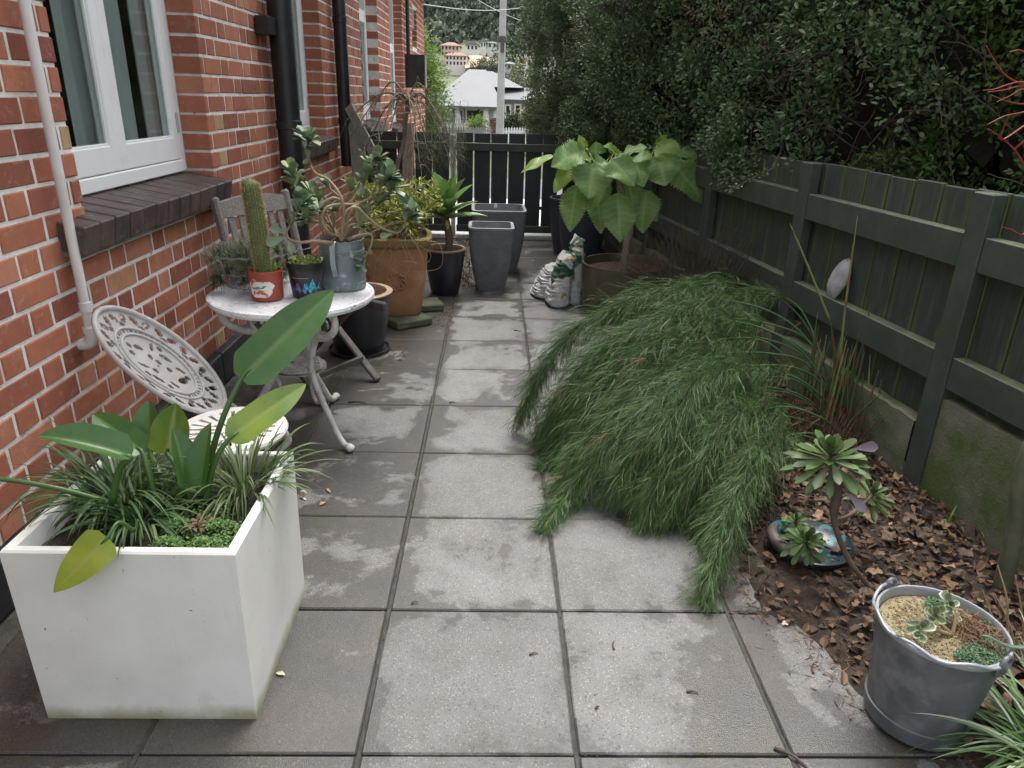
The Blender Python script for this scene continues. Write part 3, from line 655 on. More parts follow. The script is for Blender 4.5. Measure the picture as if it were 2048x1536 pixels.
def hedge_leaves(mb, clumps, per, Lr, Wr, rad, tmul=1.0, simple=True):
    for (c, rr, tt) in clumps:
        m_ = int(per*R(.7, 1.3)); G = RNG.normal(size=(m_, 3)); G /= np.linalg.norm(G, axis=1)[:, None]; G *= (RNG.random(m_)**.4)[:, None]*rr
        out = G/np.maximum(1e-6, np.linalg.norm(G, axis=1))[:, None]; D = out*.7+RNG.normal(size=(m_, 3))*.6+V3(-.35, -.1, .25)
        tip = np.clip((out@unit((-.6, -.2, .7)))*.6+.1, 0, 1)  # leaves facing up and outwards get a lighter tint: top light as colour
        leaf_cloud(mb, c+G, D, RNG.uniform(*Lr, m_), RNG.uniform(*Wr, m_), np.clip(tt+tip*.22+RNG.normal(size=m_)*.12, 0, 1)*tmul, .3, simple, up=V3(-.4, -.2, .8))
cl = []
while len(cl) < 820:
    y = R(3.2, 9.7); z = R(.98, 2.75)
    if y > 6.5 and random.random() < .3: z = R(.85, 1.2)
    if 3.25 < y < 4.15 and 1.16 < z < 1.62 and random.random() < .55: continue
    x = face_x(y, z)+abs(random.gauss(0, .10)); rr = R(.06, .17); cl.append((V3(x, y, z), rr, R(0, .18)))
near = [c for c in cl if c[0][1] < 5.6]; farc = [c for c in cl if c[0][1] >= 5.6]
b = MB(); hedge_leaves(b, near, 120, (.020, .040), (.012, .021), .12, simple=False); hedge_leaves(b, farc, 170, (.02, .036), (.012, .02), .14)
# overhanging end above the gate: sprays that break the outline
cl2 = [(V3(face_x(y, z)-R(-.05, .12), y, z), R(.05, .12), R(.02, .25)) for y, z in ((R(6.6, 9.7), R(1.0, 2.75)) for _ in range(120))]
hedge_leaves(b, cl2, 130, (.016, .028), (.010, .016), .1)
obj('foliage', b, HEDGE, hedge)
# twigs, tangle and sprigs
b = MB()
for k in range(120):
    y = R(3.2, 4.3); z = R(1.1, 1.75); p = V3(face_x(y, z)+R(.0, .25), y, z); d = unit((R(-.6, .2), R(-1, 1), R(-.6, .9))); pts = [p]
    for q in range(R(4, 9).__int__()): d = unit(d+V3(R(-.5, .5), R(-.5, .5), R(-.45, .35))*.7); pts.append(pts[-1]+d*R(.04, .075))
    b.tube(pts, np.linspace(R(.0025, .005), .001, len(pts)), 4)
for k in range(160):
    y = R(4.2, 9.2); z = R(1.0, 2.4); p = V3(face_x(y, z)+.2, y, z); d = unit((-1, R(-.8, .8), R(-.3, .8))); pts = [p]
    for q in range(5): d = unit(d+V3(R(-.3, .3), R(-.4, .4), R(-.3, .3))); pts.append(pts[-1]+d*.06)
    b.tube(pts, np.linspace(.003, .001, len(pts)), 4)
for k in range(9):
    y = 5.0+k*.5; b.tube(cat_rom([(fence_x(y)+.35, y, -.1), (fence_x(y)+.32+R(-.1, .1), y+R(-.1, .1), .7), (fence_x(y)+.25, y+R(-.2, .2), 1.5), (fence_x(y)+.5, y+R(-.3, .3), 2.4)], 4), np.linspace(.03, .012, 13), 6)
obj('branches', b, TWIG, hedge)
SPR = M('sprig_leaf', (.10, .15, .055), (.07, .12, .05), scale=9, rough=.4, tint=(.22, .07, .05), transl=.25)
def sprig(name, path, n_, L, label, mat, red=.0, par=None):
    P = cat_rom(path, 6); t_ = par or thing(name, P[0], label, 'sprig'); bb = MB(); bb.tube(P, np.linspace(.0035, .0012, len(P)), 5); obj('stem', bb, TWIG, t_)
    bb = MB(); ii = RNG.integers(len(P)//4, len(P), n_); T = np.gradient(P, axis=0)[ii]; D = T/np.linalg.norm(T, axis=1)[:, None]*.7+RNG.normal(size=(n_, 3))*.7+V3(0, 0, .2)
    leaf_cloud(bb, P[ii]+RNG.normal(size=(n_, 3))*L*.5, D, RNG.uniform(L*.6, L*1.1, n_), RNG.uniform(L*.35, L*.6, n_), np.clip(RNG.normal(red, .2, n_), 0, 1), .3, False, up=V3(-.3, -.4, .8)); obj('leaves', bb, mat, t_)
for a, e, y, mid in (((1545, 335), (1465, 378), 3.55, (1510, 345)), ((1555, 330), (1500, 360), 3.6, (1540, 352))):
    pass
hs_ = fence_x(3.7)-.06
sprig('hedge_sprig', [ony(1570, 280, 4.1), ony(1545, 335, 3.75), ony(1510, 352, 3.65), ony(1466, 378, 3.6)], 95, .019, 'leafy green sprig hanging down in front of the dark fence', SPR)
for k in range(26):
    y = R(4.0, 7.6); z = R(1.35, 2.0)+.05*(y-4); x = face_x(y, z); a = V3(x+.1, y, z)
    d = unit((-1, R(-.6, .4), R(-.1, .9))); pts = [a, a+d*.13, a+d*.24+V3(0, 0, R(-.05, .05))]
    P = cat_rom(pts, 6); bb = MB(); bb.tube(P, np.linspace(.003, .001, len(P)), 4)
    n_ = 60; ii = RNG.integers(3, len(P), n_); D = RNG.normal(size=(n_, 3))*.8+d*.5
    mbk = MB(); leaf_cloud(mbk, P[ii]+RNG.normal(size=(n_, 3))*.012, D, RNG.uniform(.016, .028, n_), RNG.uniform(.009, .015, n_), np.clip(RNG.normal(.1 if k % 4 else .55, .2, n_), 0, 1), .3, True, up=V3(-.3, -.4, .8))
    o = obj('sprig', mbk, SPR, hedge, kind='stuff')
# brighter, larger-leaved shrub over the nearer fence
shrub = thing('fence_shrub', (2.4, 2.5, 0), 'bright green leafy shrub growing behind the nearer fence beside the hedge', 'shrub')
SHR = M('shrub_leaf', (.065, .125, .035), (.10, .18, .055), scale=4, rough=.4, tint=(.13, .20, .035), transl=.25)
b = MB(); cl = []
while len(cl) < 430:
    y = R(1.3, 3.75); z = R(.85, 2.3); x = fence_x(y)+.32+.5*max(0, .4-abs(z-1.5))+abs(random.gauss(0, .16))+.1*math.sin(y*7+z*5); cl.append((V3(x, y, z), R(.06, .14), R(0, .3) if random.random() < .75 else R(.35, .75)))
hedge_leaves(b, cl, 62, (.022, .038), (.012, .02), .12, simple=False); obj('foliage', b, SHR, shrub)
b = MB()
for k in range(70):
    y = R(1.4, 3.5); p = V3(fence_x(y)+R(.25, .6), y, R(.6, 1.6)); d = unit((R(-.5, .3), R(-.6, .6), R(.2, 1))); pts = [p]
    for q in range(6): d = unit(d+V3(R(-.35, .35), R(-.35, .35), R(-.2, .35))); pts.append(pts[-1]+d*.08)
    b.tube(pts, np.linspace(.004, .0012, len(pts)), 4)
obj('stems', b, TWIG, shrub)
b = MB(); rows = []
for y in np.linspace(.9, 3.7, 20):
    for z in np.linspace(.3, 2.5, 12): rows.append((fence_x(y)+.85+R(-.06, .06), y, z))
b.add(rows, [(i*12+j, (i+1)*12+j, (i+1)*12+j+1, i*12+j+1) for i in range(19) for j in range(11)]); obj('shade_backing', b, MATS['hedge_shade_core'], shrub)  # same kind of added dark backing sheet, standing for shade inside the shrub

# ================================================================ BEYOND THE GATE
def crown(mb, c, rad, n_, L, W, ncl=40, tint=0., simple=True):
    for k in range(ncl):
        d = unit(RNG.normal(size=3)); q = c+d*np.asarray(rad)*R(.55, 1.0); m_ = n_//ncl
        G = RNG.normal(size=(m_, 3))*np.mean(rad)*.17; D = G/np.mean(rad)*3+RNG.normal(size=(m_, 3))*.6+d*.5
        leaf_cloud(mb, q+G, D, RNG.uniform(L*.6, L*1.2, m_), RNG.uniform(W*.6, W*1.2, m_), np.clip(tint+.25*d[2]+RNG.normal(size=m_)*.13, 0, 1), .3, simple, up=V3(0, -.3, .8))
BARK = M('bark', (.10, .085, .07), (.16, .14, .12), scale=14, rough=.9, bmp=.6, bscale=50)
def tree(name, base, h, rad, label, cat, leafm, n_=4000, L=.06, W=.03, ncl=50, cz=None, group=None):
    base = np.asarray(base, float); t_ = thing(name, base, label, cat, group); cz = cz or h-rad[2]; c = base+V3(0, 0, cz)
    bb = MB(); bb.tube(cat_rom([base-V3(0, 0, .1), base+V3(R(-.05, .05), R(-.05, .05), cz*.5), c], 4), np.linspace(max(.03, rad[0]*.09), rad[0]*.04, 9), 7)
    for k in range(7): d = unit((R(-1, 1), R(-1, 1), R(.1, 1))); bb.tube([base+V3(0, 0, cz*.55), base+V3(0, 0, cz*.7)+d*np.array(rad)*.35, c+d*np.array(rad)*.75], [rad[0]*.035, rad[0]*.025, rad[0]*.01], 5)
    obj('trunk', bb, BARK, t_); bb = MB(); crown(bb, c, rad, n_, L, W, ncl); obj('crown', bb, leafm, t_); return t_
GRN = M('bright_leaf', (.12, .20, .035), (.17, .26, .05), scale=3, rough=.45, tint=(.22, .32, .06), transl=.35)
tree('corner_tree', (-2.05, 17.2, gz(17.2)), 3.75, (.78, .8, 1.6), 'bright green bushy tree beyond the far corner of the brick house', 'tree', GRN, 40000, .085, .045, 220, cz=2.25)
OLV = M('olive_leaf', (.08, .10, .04), (.12, .13, .06), scale=2, rough=.6, tint=(.16, .18, .08), transl=.2)
DRK = M('far_green', (.035, .06, .025), (.06, .085, .04), scale=1, rough=.6, tint=(.11, .14, .06), transl=.15)
YEL = M('yellow_leaf', (.30, .24, .06), (.38, .31, .10), scale=3, rough=.6, tint=(.5, .42, .15), transl=.2)
# house across the street
def P3(x, y, D): return ony(x, y, D)
HW = M('weatherboard', (.62, .62, .57), (.55, .55, .50), scale=1, rough=.6); RF = M('grey_iron_roof', (.105, .109, .114), (.095, .099, .104), scale=.6, rough=.55); DKG = M('dark_glass', (.02, .022, .026), rough=.15)
GB = -2.0
def fhouse(name, label): return thing(name, (*V3(0, 0, 0)[:0], 0, 57, GB), label, 'house')
D0 = 55.
xl, xr = ony(860, 212, D0)[0], ony(1007, 212, D0)[0]; ze = ony(960, 213, D0)[2]
nb = thing('bungalow', ((xl+xr)/2, D0+4, GB), 'white bungalow with a pale grey hipped roof across the street', 'house')
obj('wall', MB().box((xl+.5, D0+1.6, GB), (xr-.3, D0+10, ze)), HW, nb)
rz = ony(955, 139, D0+5)[2]; x1_, x2_ = ony(938, 139, D0+5)[0], ony(972, 139, D0+5)[0]
b = MB(); b.add([(xl-.3, D0-.3, ze), (xr, D0-.3, ze), (xr, D0+10.3, ze), (xl-.3, D0+10.3, ze), (x1_, D0+5, rz), (x2_, D0+5, rz), (xl-.3, D0-.3, ze-.15), (xr, D0-.3, ze-.15), (xr, D0+10.3, ze-.15), (xl-.3, D0+10.3, ze-.15)], [(0, 1, 5, 4), (1, 2, 5), (2, 3, 4, 5), (3, 0, 4), (6, 7, 1, 0), (7, 8, 2, 1), (8, 9, 3, 2), (9, 6, 0, 3), (6, 9, 8, 7)]); obj('roof', b, RF, nb)
# right wing
wl, wr = ony(985, 198, 60)[0], ony(1072, 198, 60)[0]; we = ony(1030, 199, 60)[2]; wz = ony(1060, 176, 62)[2]
obj('wing_wall', MB().box((wl+.2, 60.3, GB), (wr-.4, 66, we)), HW, nb)
b = MB(); b.add([(wl, 59.7, we), (wr, 59.7, we), (wr, 66.3, we), (wl, 66.3, we), (wl, 63, wz), (wr+.1, 63, wz), (wl, 59.7, we-.15), (wr, 59.7, we-.15)], [(0, 1, 5, 4), (2, 3, 4, 5), (1, 2, 5), (3, 0, 4), (6, 7, 1, 0)]); obj('wing_roof', b, RF, nb)
rz2 = ony(1000, 143, 66)[2]; b = MB(); xa, xb, xc = ony(935, 143, 66)[0], ony(985, 143, 66)[0], ony(1048, 175, 62)[0]
b.add([(xa, 66, rz2), (xb, 66, rz2), (xc, 62, wz), (xc+.4, 70, wz), (xa, 60, wz)], [(0, 4, 2, 1), (1, 2, 3), (0, 1, 3)]); obj('rear_roof', b, RF, nb)
gx = ony(1078, 180, 59.8)
b = MB(); b.prism([ony(1066, 199, 59.6), ony(1092, 200, 59.6), ony(1078, 181, 59.6)], (0, 1.2, 0)); obj('gable', b, M('gable_dark', (.22, .22, .21), rough=.7), nb)
for a, c in (((1062, 200), (1078.5, 178.5)), ((1078.5, 178.5), (1096, 201))):
    bb = MB(); p, q = ony(*a, 59.4), ony(*c, 59.4); bb.tube([p, q], .09, 4); obj('bargeboard', bb, WHITE, nb)
obj('gable_wall', MB().box((ony(1067, 200, 59.9)[0], 59.9, GB), (ony(1089, 200, 59.9)[0], 66, ony(1080, 200, 59.9)[2])), HW, nb)
for (u0, u1, v0, v1, D) in ((934, 956, 221, 244, D0+1.5), (959, 966, 222, 241, D0+1.5), (914, 925, 221, 240, D0+1.5), (1012, 1019, 212, 236, 60.1), (1031, 1040, 211, 235, 60.1), (1049, 1055, 215, 236, 59.75), (1072, 1078, 218, 234, 59.75)):
    p, q = ony(u0, v1, D), ony(u1, v0, D); w_ = bpy.data.objects.new('window', None); COL.objects.link(w_); w_.parent = nb; w_.location = tuple(np.array([(p[0]+q[0])/2, D, p[2]])-np.array(nb.location))
    f = MB(); e = .12
    for (a0, a1, c0, c1) in ((p[0]-e, p[0], p[2]-e, q[2]+e), (q[0], q[0]+e, p[2]-e, q[2]+e), (p[0], q[0], p[2]-e, p[2]), (p[0], q[0], q[2], q[2]+e)): f.box((a0, D-.1, c0), (a1, D+.05, c1))
    obj('frame', f, WHITE, w_); obj('pane', MB().box((p[0], D-.03, p[2]), (q[0], D+.02, q[2])), DKG, w_)
for u in (916, 972, 993):
    p = ony(u, 214, D0+.2); bb = MB(); bb.tube([(p[0], D0+.25, GB), (p[0], D0+.25, ze-.15)], [.3, .17], 4); obj('verandah_post', bb, WHITE, nb)
obj('verandah_rail', MB().box((xl, D0+.1, GB), (ony(968, 240, D0)[0], D0+.4, ony(950, 246, D0)[2])), HW, nb)
# picket fences
PICK = M('picket_white', (.80, .80, .78), (.7, .7, .69), scale=4, rough=.5)
def pickets(u0, u1, D, vt, label, mat, h=1.15, pitch=.15):
    p, q = ony(u0, vt, D), ony(u1, vt, D); t_ = thing('picket_fence', ((p[0]+q[0])/2, D, p[2]-h), label, 'fence'); x = p[0]; me = None
    while x < q[0]:
        z = p[2]+(q[2]-p[2])*(x-p[0])/(q[0]-p[0])
        if me is None:
            bb = MB(); w2 = pitch*.36; bb.prism([(-w2, 0, 0), (w2, 0, 0), (w2, 0, h-.08), (0, 0, h), (-w2, 0, h-.08)], (0, .022, 0)); me = bb.build('picket'); me.materials.append(mat)
        o = bpy.data.objects.new('picket', me); COL.objects.link(o); o.parent = t_; o.location = (x-t_.location[0], 0, z-h-t_.location[2]); x += pitch
    for f in (.25, .75):
        bb = MB(); bb.prism([(p[0], D+.024, p[2]-h+h*f), (q[0], D+.024, q[2]-h+h*f), (q[0], D+.024, q[2]-h+h*f+.09), (p[0], D+.024, p[2]-h+h*f+.09)], (0, .04, 0)); obj('rail', bb, mat, t_)
pickets(1007, 1125, 42, 254, 'bright white picket fence beyond the gate beside the utility pole', PICK)
pickets(893, 985, 44, 253, 'weathered grey picket fence in front of the white bungalow', M('picket_grey', (.30, .29, .27), (.22, .21, .2), scale=4, rough=.8), pitch=.14)
bb = MB(); p, q = ony(980, 240, 48), ony(1085, 234, 50)
bb.prism([(p[0], 48, GB), (q[0], 50, GB), (q[0], 50, q[2]), (p[0], 48, p[2])], (0, .08, 0)); bf = thing('board_fence', (p[0], 48, GB), 'brown board fence behind the white pickets', 'fence'); obj('boards', bb, M('brown_boards', (.12, .07, .05), (.17, .10, .07), scale=3, rough=.85), bf)
bb = MB(); bb.prism([(p[0], 47.93, p[2]-.02), (q[0], 49.93, q[2]-.02), (q[0], 49.93, q[2]+.12), (p[0], 47.93, p[2]+.12)], (0, .2, 0)); obj('capping', bb, M('brown_cap', (.20, .10, .07), rough=.8), bf)
# utility pole and wires
pp = ony(999, 262, 30); tp = ony(1008, -40, 30); up_ = thing('utility_pole', (pp[0], 30, gz(30)), 'grey concrete utility pole with wires beyond the gate', 'pole')
px_ = pp[0]; b = MB(); b.tube([(px_, 30, gz(30)), (px_+.03, 30, 2), (px_+.07, 30, 7)], [.175, .14, .11], 8); obj('shaft', b, M('pole_concrete', (.46, .45, .42), (.36, .35, .33), scale=3, rough=.8), up_)
z_ = ony(1003, 85, 30)[2]; b = MB(); b.lathe([(.17, 0), (.19, .02), (.19, .2), (.17, .22)], (px_+.035, 30, z_), 10); b.box((px_-.02, 29.72, z_-.35), (px_+.12, 29.86, z_+.05)); obj('cable_clamp', b, M('clamp_dark', (.08, .07, .06), rough=.6), up_)
b = MB(); b.tube([(px_-1.1, 30, 6.4), (px_+1.2, 30, 6.4)], .06, 4); obj('crossarm', b, BARK, up_)
WIRE = M('wire_grey', (.35, .36, .37), rough=.5)
for (a, c, lab) in (((835, 7, 20), (1040, 16, 32), 'thin grey overhead wire stretching from the house eaves past the utility pole'), ((940, -10, 40), (1100, 62, 24), 'sagging overhead cable running down into the hedge')):
    p, q = ony(a[0], a[1], a[2]), ony(c[0], c[1], c[2]); b = MB(); b.tube([p+(q-p)*t_-V3(0, 0, .12*math.sin(math.pi*t_)) for t_ in np.linspace(0, 1, 9)], .012, 4); obj('overhead_wire', b, WIRE, label=lab, cat='wire')
# garden shrubs across the street
for (u, v, D, h, rad, mt, nm, lab) in ((955, 248, 50, 1.2, (.7, .6, .5), GRN, 'garden_shrub', 'green garden shrub in front of the bungalow verandah'), (1095, 238, 46, 2.2, (1.8, 1.2, 1.0), YEL, 'autumn_shrub', 'golden yellow shrub behind the white picket fence'),
        (1045, 249, 45, 1.0, (1.6, .6, .4), DRK, 'low_bush', 'low dark bush between the white pickets and brown fence'), (1040, 168, 85, 5.0, (3.4, 3, 1.7), OLV, 'olive_tree', 'round olive green tree behind the bungalow wing'),
        (1100, 214, 62, 3.5, (1.6, 1.2, 1.2), M('red_leaf', (.22, .06, .04), (.28, .10, .06), scale=3, rough=.6, transl=.2), 'red_shrub', 'reddish shrub beside the bungalow gable'), (975, 134, 120, 4, (2.6, 2, 1.0), DRK, 'hillside_bush', 'green bush above the bungalow roof at the foot of the hill'),
        (1070, 120, 150, 9, (8, 4, 4), DRK, 'hillside_tree', 'dark tree among the white hillside houses')):
    c = ony(u, v, D); tree(nm, (c[0], D, c[2]-h+rad[2]), h, rad, lab, 'shrub' if h < 4 else 'tree', mt, 2600, rad[0]*.10+.05, rad[0]*.05+.03, 45)
# hill and forest
def hz_(x, y): return float(np.interp(y, [95, 120, 150, 185, 215, 260, 300, 420, 600], [-2.3, .8, 4.6, 9.6, 14, 30, 45, 88, 120]))+(4*math.sin(x*.03+1)+2*math.sin(x*.08+y*.03))*float(np.clip((y-200)/60, 0, 1))+.10*x*np.clip((y-130)/150, 0, 1)*-.6
b = MB(); xs = np.linspace(-260, 260, 40); ys = np.linspace(95, 600, 36); rows = [(x, y, hz_(x, y)) for y in ys for x in xs]
b.add(rows, [(j*40+i, j*40+i+1, (j+1)*40+i+1, (j+1)*40+i) for j in range(35) for i in range(39)]); obj('hill', b, M('hill_ground', (.09, .12, .06), (.16, .16, .10), scale=.05, rough=.95), kind='structure', smooth=180)
ICO = []
def ico():
    t = (1+5**.5)/2; v = [(-1, t, 0), (1, t, 0), (-1, -t, 0), (1, -t, 0), (0, -1, t), (0, 1, t), (0, -1, -t), (0, 1, -t), (t, 0, -1), (t, 0, 1), (-t, 0, -1), (-t, 0, 1)]
    f = [(0,11,5),(0,5,1),(0,1,7),(0,7,10),(0,10,11),(1,5,9),(5,11,4),(11,10,2),(10,7,6),(7,1,8),(3,9,4),(3,4,2),(3,2,6),(3,6,8),(3,8,9),(4,9,5),(2,4,11),(6,2,10),(8,6,7),(9,8,1)]
    v = [unit(a) for a in v]
    for _ in range(1):
        nf = []; c = {}
        def md(a, e):
            k = (min(a, e), max(a, e))
            if k not in c: c[k] = len(v); v.append(unit(v[a]+v[e]))
            return c[k]
        for a, e, g in f: x, y, z = md(a, e), md(e, g), md(g, a); nf += [(a, x, z), (e, y, x), (g, z, y), (x, y, z)]
        f = nf
    return np.array(v), np.array(f)
IV, IF = ico(); b = MB()
def clear_(x, y):
    u, v, _ = pix((x, y, hz_(x, y)+3)); return 925 < u < 1000 and 100 < v < 140 and y < 200
for k in range(1500):
    y = 140+R(0, 1)**.8*330; x = R(-.17, .17)*y-.01*y
    if clear_(x, y): continue
    u, v, _ = pix((x, y, hz_(x, y)))
    if v > 118 or (y < 205 and 870 < u < 1125): continue
    s_ = R(2.0, 4.6)*(1 if y > 200 else .7); m_ = 90; G = RNG.normal(size=(m_, 3)); G /= np.linalg.norm(G, axis=1)[:, None]; G *= (s_, s_, s_*R(.9, 1.5)); G[:, 2] = np.abs(G[:, 2])
    c_ = V3(x, y, hz_(x, y)+s_*.3); leaf_cloud(b, c_+G*RNG.uniform(.7, 1.05, (m_, 1)), G+RNG.normal(size=(m_, 3))*s_*.5, s_*.42, s_*.30, np.clip(R(0, .7)+RNG.normal(size=m_)*.2, 0, 1), .3, True)
    b.add(c_+IV*(s_*.8, s_*.8, s_*.95), IF, .1)
obj('hillside_forest', b, M('forest', (.040, .062, .042), (.085, .105, .07), scale=.25, rough=.8, tint=(.16, .18, .12)), label='dense dark green forest covering the hillside behind the houses', cat='forest', kind='stuff')  # greens lightened: distance haze put into the colour
def hill_house(u0, u1, vt, vb, D, wallm, roofm, label, nwin=4, gable=False, storeys=2):
    p, q = ony(u0, vb, D), ony(u1, vt, D); t_ = thing('hillside_house', ((p[0]+q[0])/2, D+4, p[2]), label, 'house'); dz = q[2]-p[2]
    obj('wall', MB().box((p[0], D, p[2]-8), (q[0], D+8, q[2])), wallm, t_); b = MB()
    if gable: b.prism([(p[0]-.3, D-.4, q[2]), (q[0]+.3, D-.4, q[2]), ((p[0]+q[0])/2, D-.4, q[2]+dz*.7)], (0, 9, 0))
    else: b.add([(p[0]-.4, D-.5, q[2]), (q[0]+.4, D-.5, q[2]), (q[0]+.4, D+8.5, q[2]), (p[0]-.4, D+8.5, q[2]), (p[0]+1.2, D+4, q[2]+dz*.45), (q[0]-1.2, D+4, q[2]+dz*.45)], [(0, 1, 5, 4), (1, 2, 5), (2, 3, 4, 5), (3, 0, 4), (0, 3, 2, 1)])
    obj('roof', b, roofm, t_); W_ = (q[0]-p[0])/nwin
    for s in range(storeys):
        for k in range(nwin):
            x = p[0]+(k+.5)*W_; z = p[2]+dz*(s+.5)/storeys; obj('window', MB().box((x-W_*.22, D-.06, z-dz*.13/storeys*2), (x+W_*.22, D+.02, z+dz*.17/storeys*2)), DKG, t_)
PNK = M('pink_wall', (.66, .46, .40), (.72, .56, .50), scale=.4, rough=.7); WH2 = M('far_white_wall', (.74, .73, .70), rough=.6); RT = M('red_roof', (.22, .10, .08), rough=.7); GR = M('far_grey_roof', (.20, .20, .22), rough=.7)
hill_house(882, 918, 92, 112, 165, PNK, RT, 'pink walled terrace on the hill, upper row with a red roof', 5, storeys=2)
hill_house(891, 933, 112, 131, 150, M('white_pink_wall', (.76, .68, .64), rough=.7), RT, 'pale pink terrace on the hill with a thin red roof line, lower row', 6, storeys=2)
hill_house(933, 956, 90, 101, 175, WH2, GR, 'white gabled house under the forest with a dark grey roof', 3, True, 1)
hill_house(961, 972, 84, 96, 182, WH2, GR, 'small white gabled house at the foot of the forest', 2, True, 1)
hill_house(975, 994, 86, 97, 185, WH2, GR, 'white cottage with a dark roof beside the utility pole top', 2, False, 1)
hill_house(1045, 1070, 92, 110, 160, WH2, GR, 'white house on the hill beside the hedge top', 3, False, 1)
hill_house(1052, 1112, 118, 136, 120, WH2, RT, 'long white house above the bungalow wing', 5, False, 1)
hill_house(1006, 1030, 128, 142, 110, M('grey_wall', (.5, .5, .49), rough=.7), GR, 'low grey house above the bungalow roof by the pole', 3, False, 1)
b = MB(); pts = [ony(930, 136, 145), ony(998, 128, 150), ony(985, 116, 160), ony(955, 110, 165), ony(930, 112, 160)]; b.prism(pts, (0, 6, -3)); obj('clay_bank', b, M('clay', (.42, .32, .20), (.5, .40, .28), scale=.3, rough=.95), kind='structure')
# ================================================================ LEFT SIDE OBJECTS
def leaf2(mb, A, B, W, N, bend=0., fold=.15, prof=None, n=14, nw=7, wave=.0, tint=0., ribs=0., teeth=0., mid=.06, veins=0.):
    """leaf from A to B with width W, surface normal near N, arched by bend (fraction of length), raised midrib groove"""
    A, B = np.asarray(A, float), np.asarray(B, float); ax = B-A; L = np.linalg.norm(ax); ax = ax/L; N = unit(N-ax*(np.asarray(N, float)@ax)); S = np.cross(ax, N); rows = []; T = []; ph = R(0, 6)
    if prof is None: prof = lambda t: (math.sin(math.pi*min(1, (t*.97+.03))**.85))**.75
    for i in range(n+1):
        t = i/n; c = A+ax*L*t+N*(bend*L*4*t*(1-t)*.5); hw = W/2*max(.01, prof(t))
        if teeth: hw *= 1+teeth*(.5 if i % 2 else -.5)
        for j in range(nw):
            e = j/(nw-1)*2-1; ae = abs(e)
            h = fold*hw*ae+wave*hw*ae*math.sin(ph+t*9+e*1.5)+ribs*hw*math.sin((t*n+ae*2.0)*math.pi)*ae*(1-ae*.3)
            rows.append(c+S*hw*e+N*h); T.append(tint+(mid*8 if j == nw//2 else 0)*(1 if mid else 0)+R(-.05, .05)+.25*(ae > .9)*mid+(veins if (i-round(ae*4)) % 4 == 0 and .05 < ae < .9 else 0))
    i = np.arange(n)[:, None]*nw; j = np.arange(nw-1)[None]
    mb.add(rows, np.stack([i+j, i+j+1, i+nw+j+1, i+nw+j], -1).reshape(-1, 4), np.clip(T, 0, 1)); return mb
SOIL = M('potting_soil', (.022, .016, .012), (.05, .036, .026), scale=40, rough=.95, bmp=1., bscale=150)
def suplathe(mb, prof, c, n=64, p=2., rot=0., tint=0., mi=0):
    a = np.arange(n)*2*math.pi/n; cx, sy = np.cos(a), np.sin(a); ux = np.sign(cx)*np.abs(cx)**(2/p); uy = np.sign(sy)*np.abs(sy)**(2/p); cr, sr = math.cos(rot), math.sin(rot); ux, uy = ux*cr-uy*sr, ux*sr+uy*cr
    vs = [np.stack([c[0]+r_*ux, c[1]+r_*uy, np.full(n, c[2]+z)], -1) for r_, z in prof]; k = len(prof); i = np.arange(k-1)[:, None]*n; j = np.arange(n)[None]; j2 = (j+1) % n
    return mb.add(np.concatenate(vs), np.stack([i+j, i+j2, i+n+j2, i+n+j], -1).reshape(-1, 4), tint, mi)
def disc(mb, c, r, n=40, jit=.006, p=2., rot=0., tint=0.):
    pr_ = [(r*q, R(-jit, jit)) for q in (1, .8, .6, .4, .2, .02)]; return suplathe(mb, pr_, c, n, p, rot, tint)
# ---------------- white planter box
def planter_mat():
    ma, t, p, out = nodes('white_fibreglass'); W = coords(t, 'World'); s = nd(t, 'SeparateXYZ'); t.links.new(W, s.inputs[0])
    col = mixc(t, ramp(t, noise(t, 6, 5, .6, W), .4, .75), (.71, .70, .655), (.62, .61, .565))
    st = nd(t, 'Mapping'); st.inputs['Scale'].default_value = (60, 60, 7); t.links.new(W, st.inputs[0])
    col = mixc(t, ramp(t, noise(t, 1, 5, .7, st.outputs[0]), .58, .80, 0, .3), col, (.44, .44, .37))
    col = mixc(t, ramp(t, noise(t, 70, 3, .5, W), .73, .76, 0, .8), col, (.13, .12, .09))
    lowd = math_(t, 'ADD', ramp(t, s.outputs[2], .0, .05, .35, 0), math_(t, 'MULTIPLY', noise(t, 14, 4, .6, W), ramp(t, s.outputs[2], 0, .3, .55, .2)))
    col = mixc(t, ramp(t, lowd, .28, .6, 0, .8), col, (.22, .23, .08)); t.links.new(col, p.inputs['Base Color']); p.inputs['Roughness'].default_value = .5; bump(t, p, noise(t, 30, 4, .6, W), .12, .003); return ma
PBX = planter_mat(); bx0, bx1, by0, by1, bz = -1.045, -.546, 1.318, 1.80, .475; pc = V3((bx0+bx1)/2, (by0+by1)/2, 0)
pb = thing('planter_box', pc, 'large square white planter box filled with strappy plants beside the brick wall', 'planter'); b = MB()
def sq(h, z, hy=None): hy = h if hy is None else hy; return [(pc[0]-h, pc[1]-hy, z), (pc[0]+h, pc[1]-hy, z), (pc[0]+h, pc[1]+hy, z), (pc[0]-h, pc[1]+hy, z)]
hx, hy = (bx1-bx0)/2, (by1-by0)/2; lay = [(0, 0, 0), (0, 0, .470), (-.004, -.004, .475), (-.020, -.020, .475), (-.023, -.023, .471), (-.03, -.03, .38)]
rings = [sq(hx+a-(.004 if k == 0 else 0), z, hy+c-(.004 if k == 0 else 0)) for k, (a, c, z) in enumerate(lay)]
b.add(np.array(rings).reshape(-1, 3), [(4*k+i, 4*k+(i+1) % 4, 4*k+4+(i+1) % 4, 4*k+4+i) for k in range(5) for i in range(4)]); obj('box', b, PBX, pb)
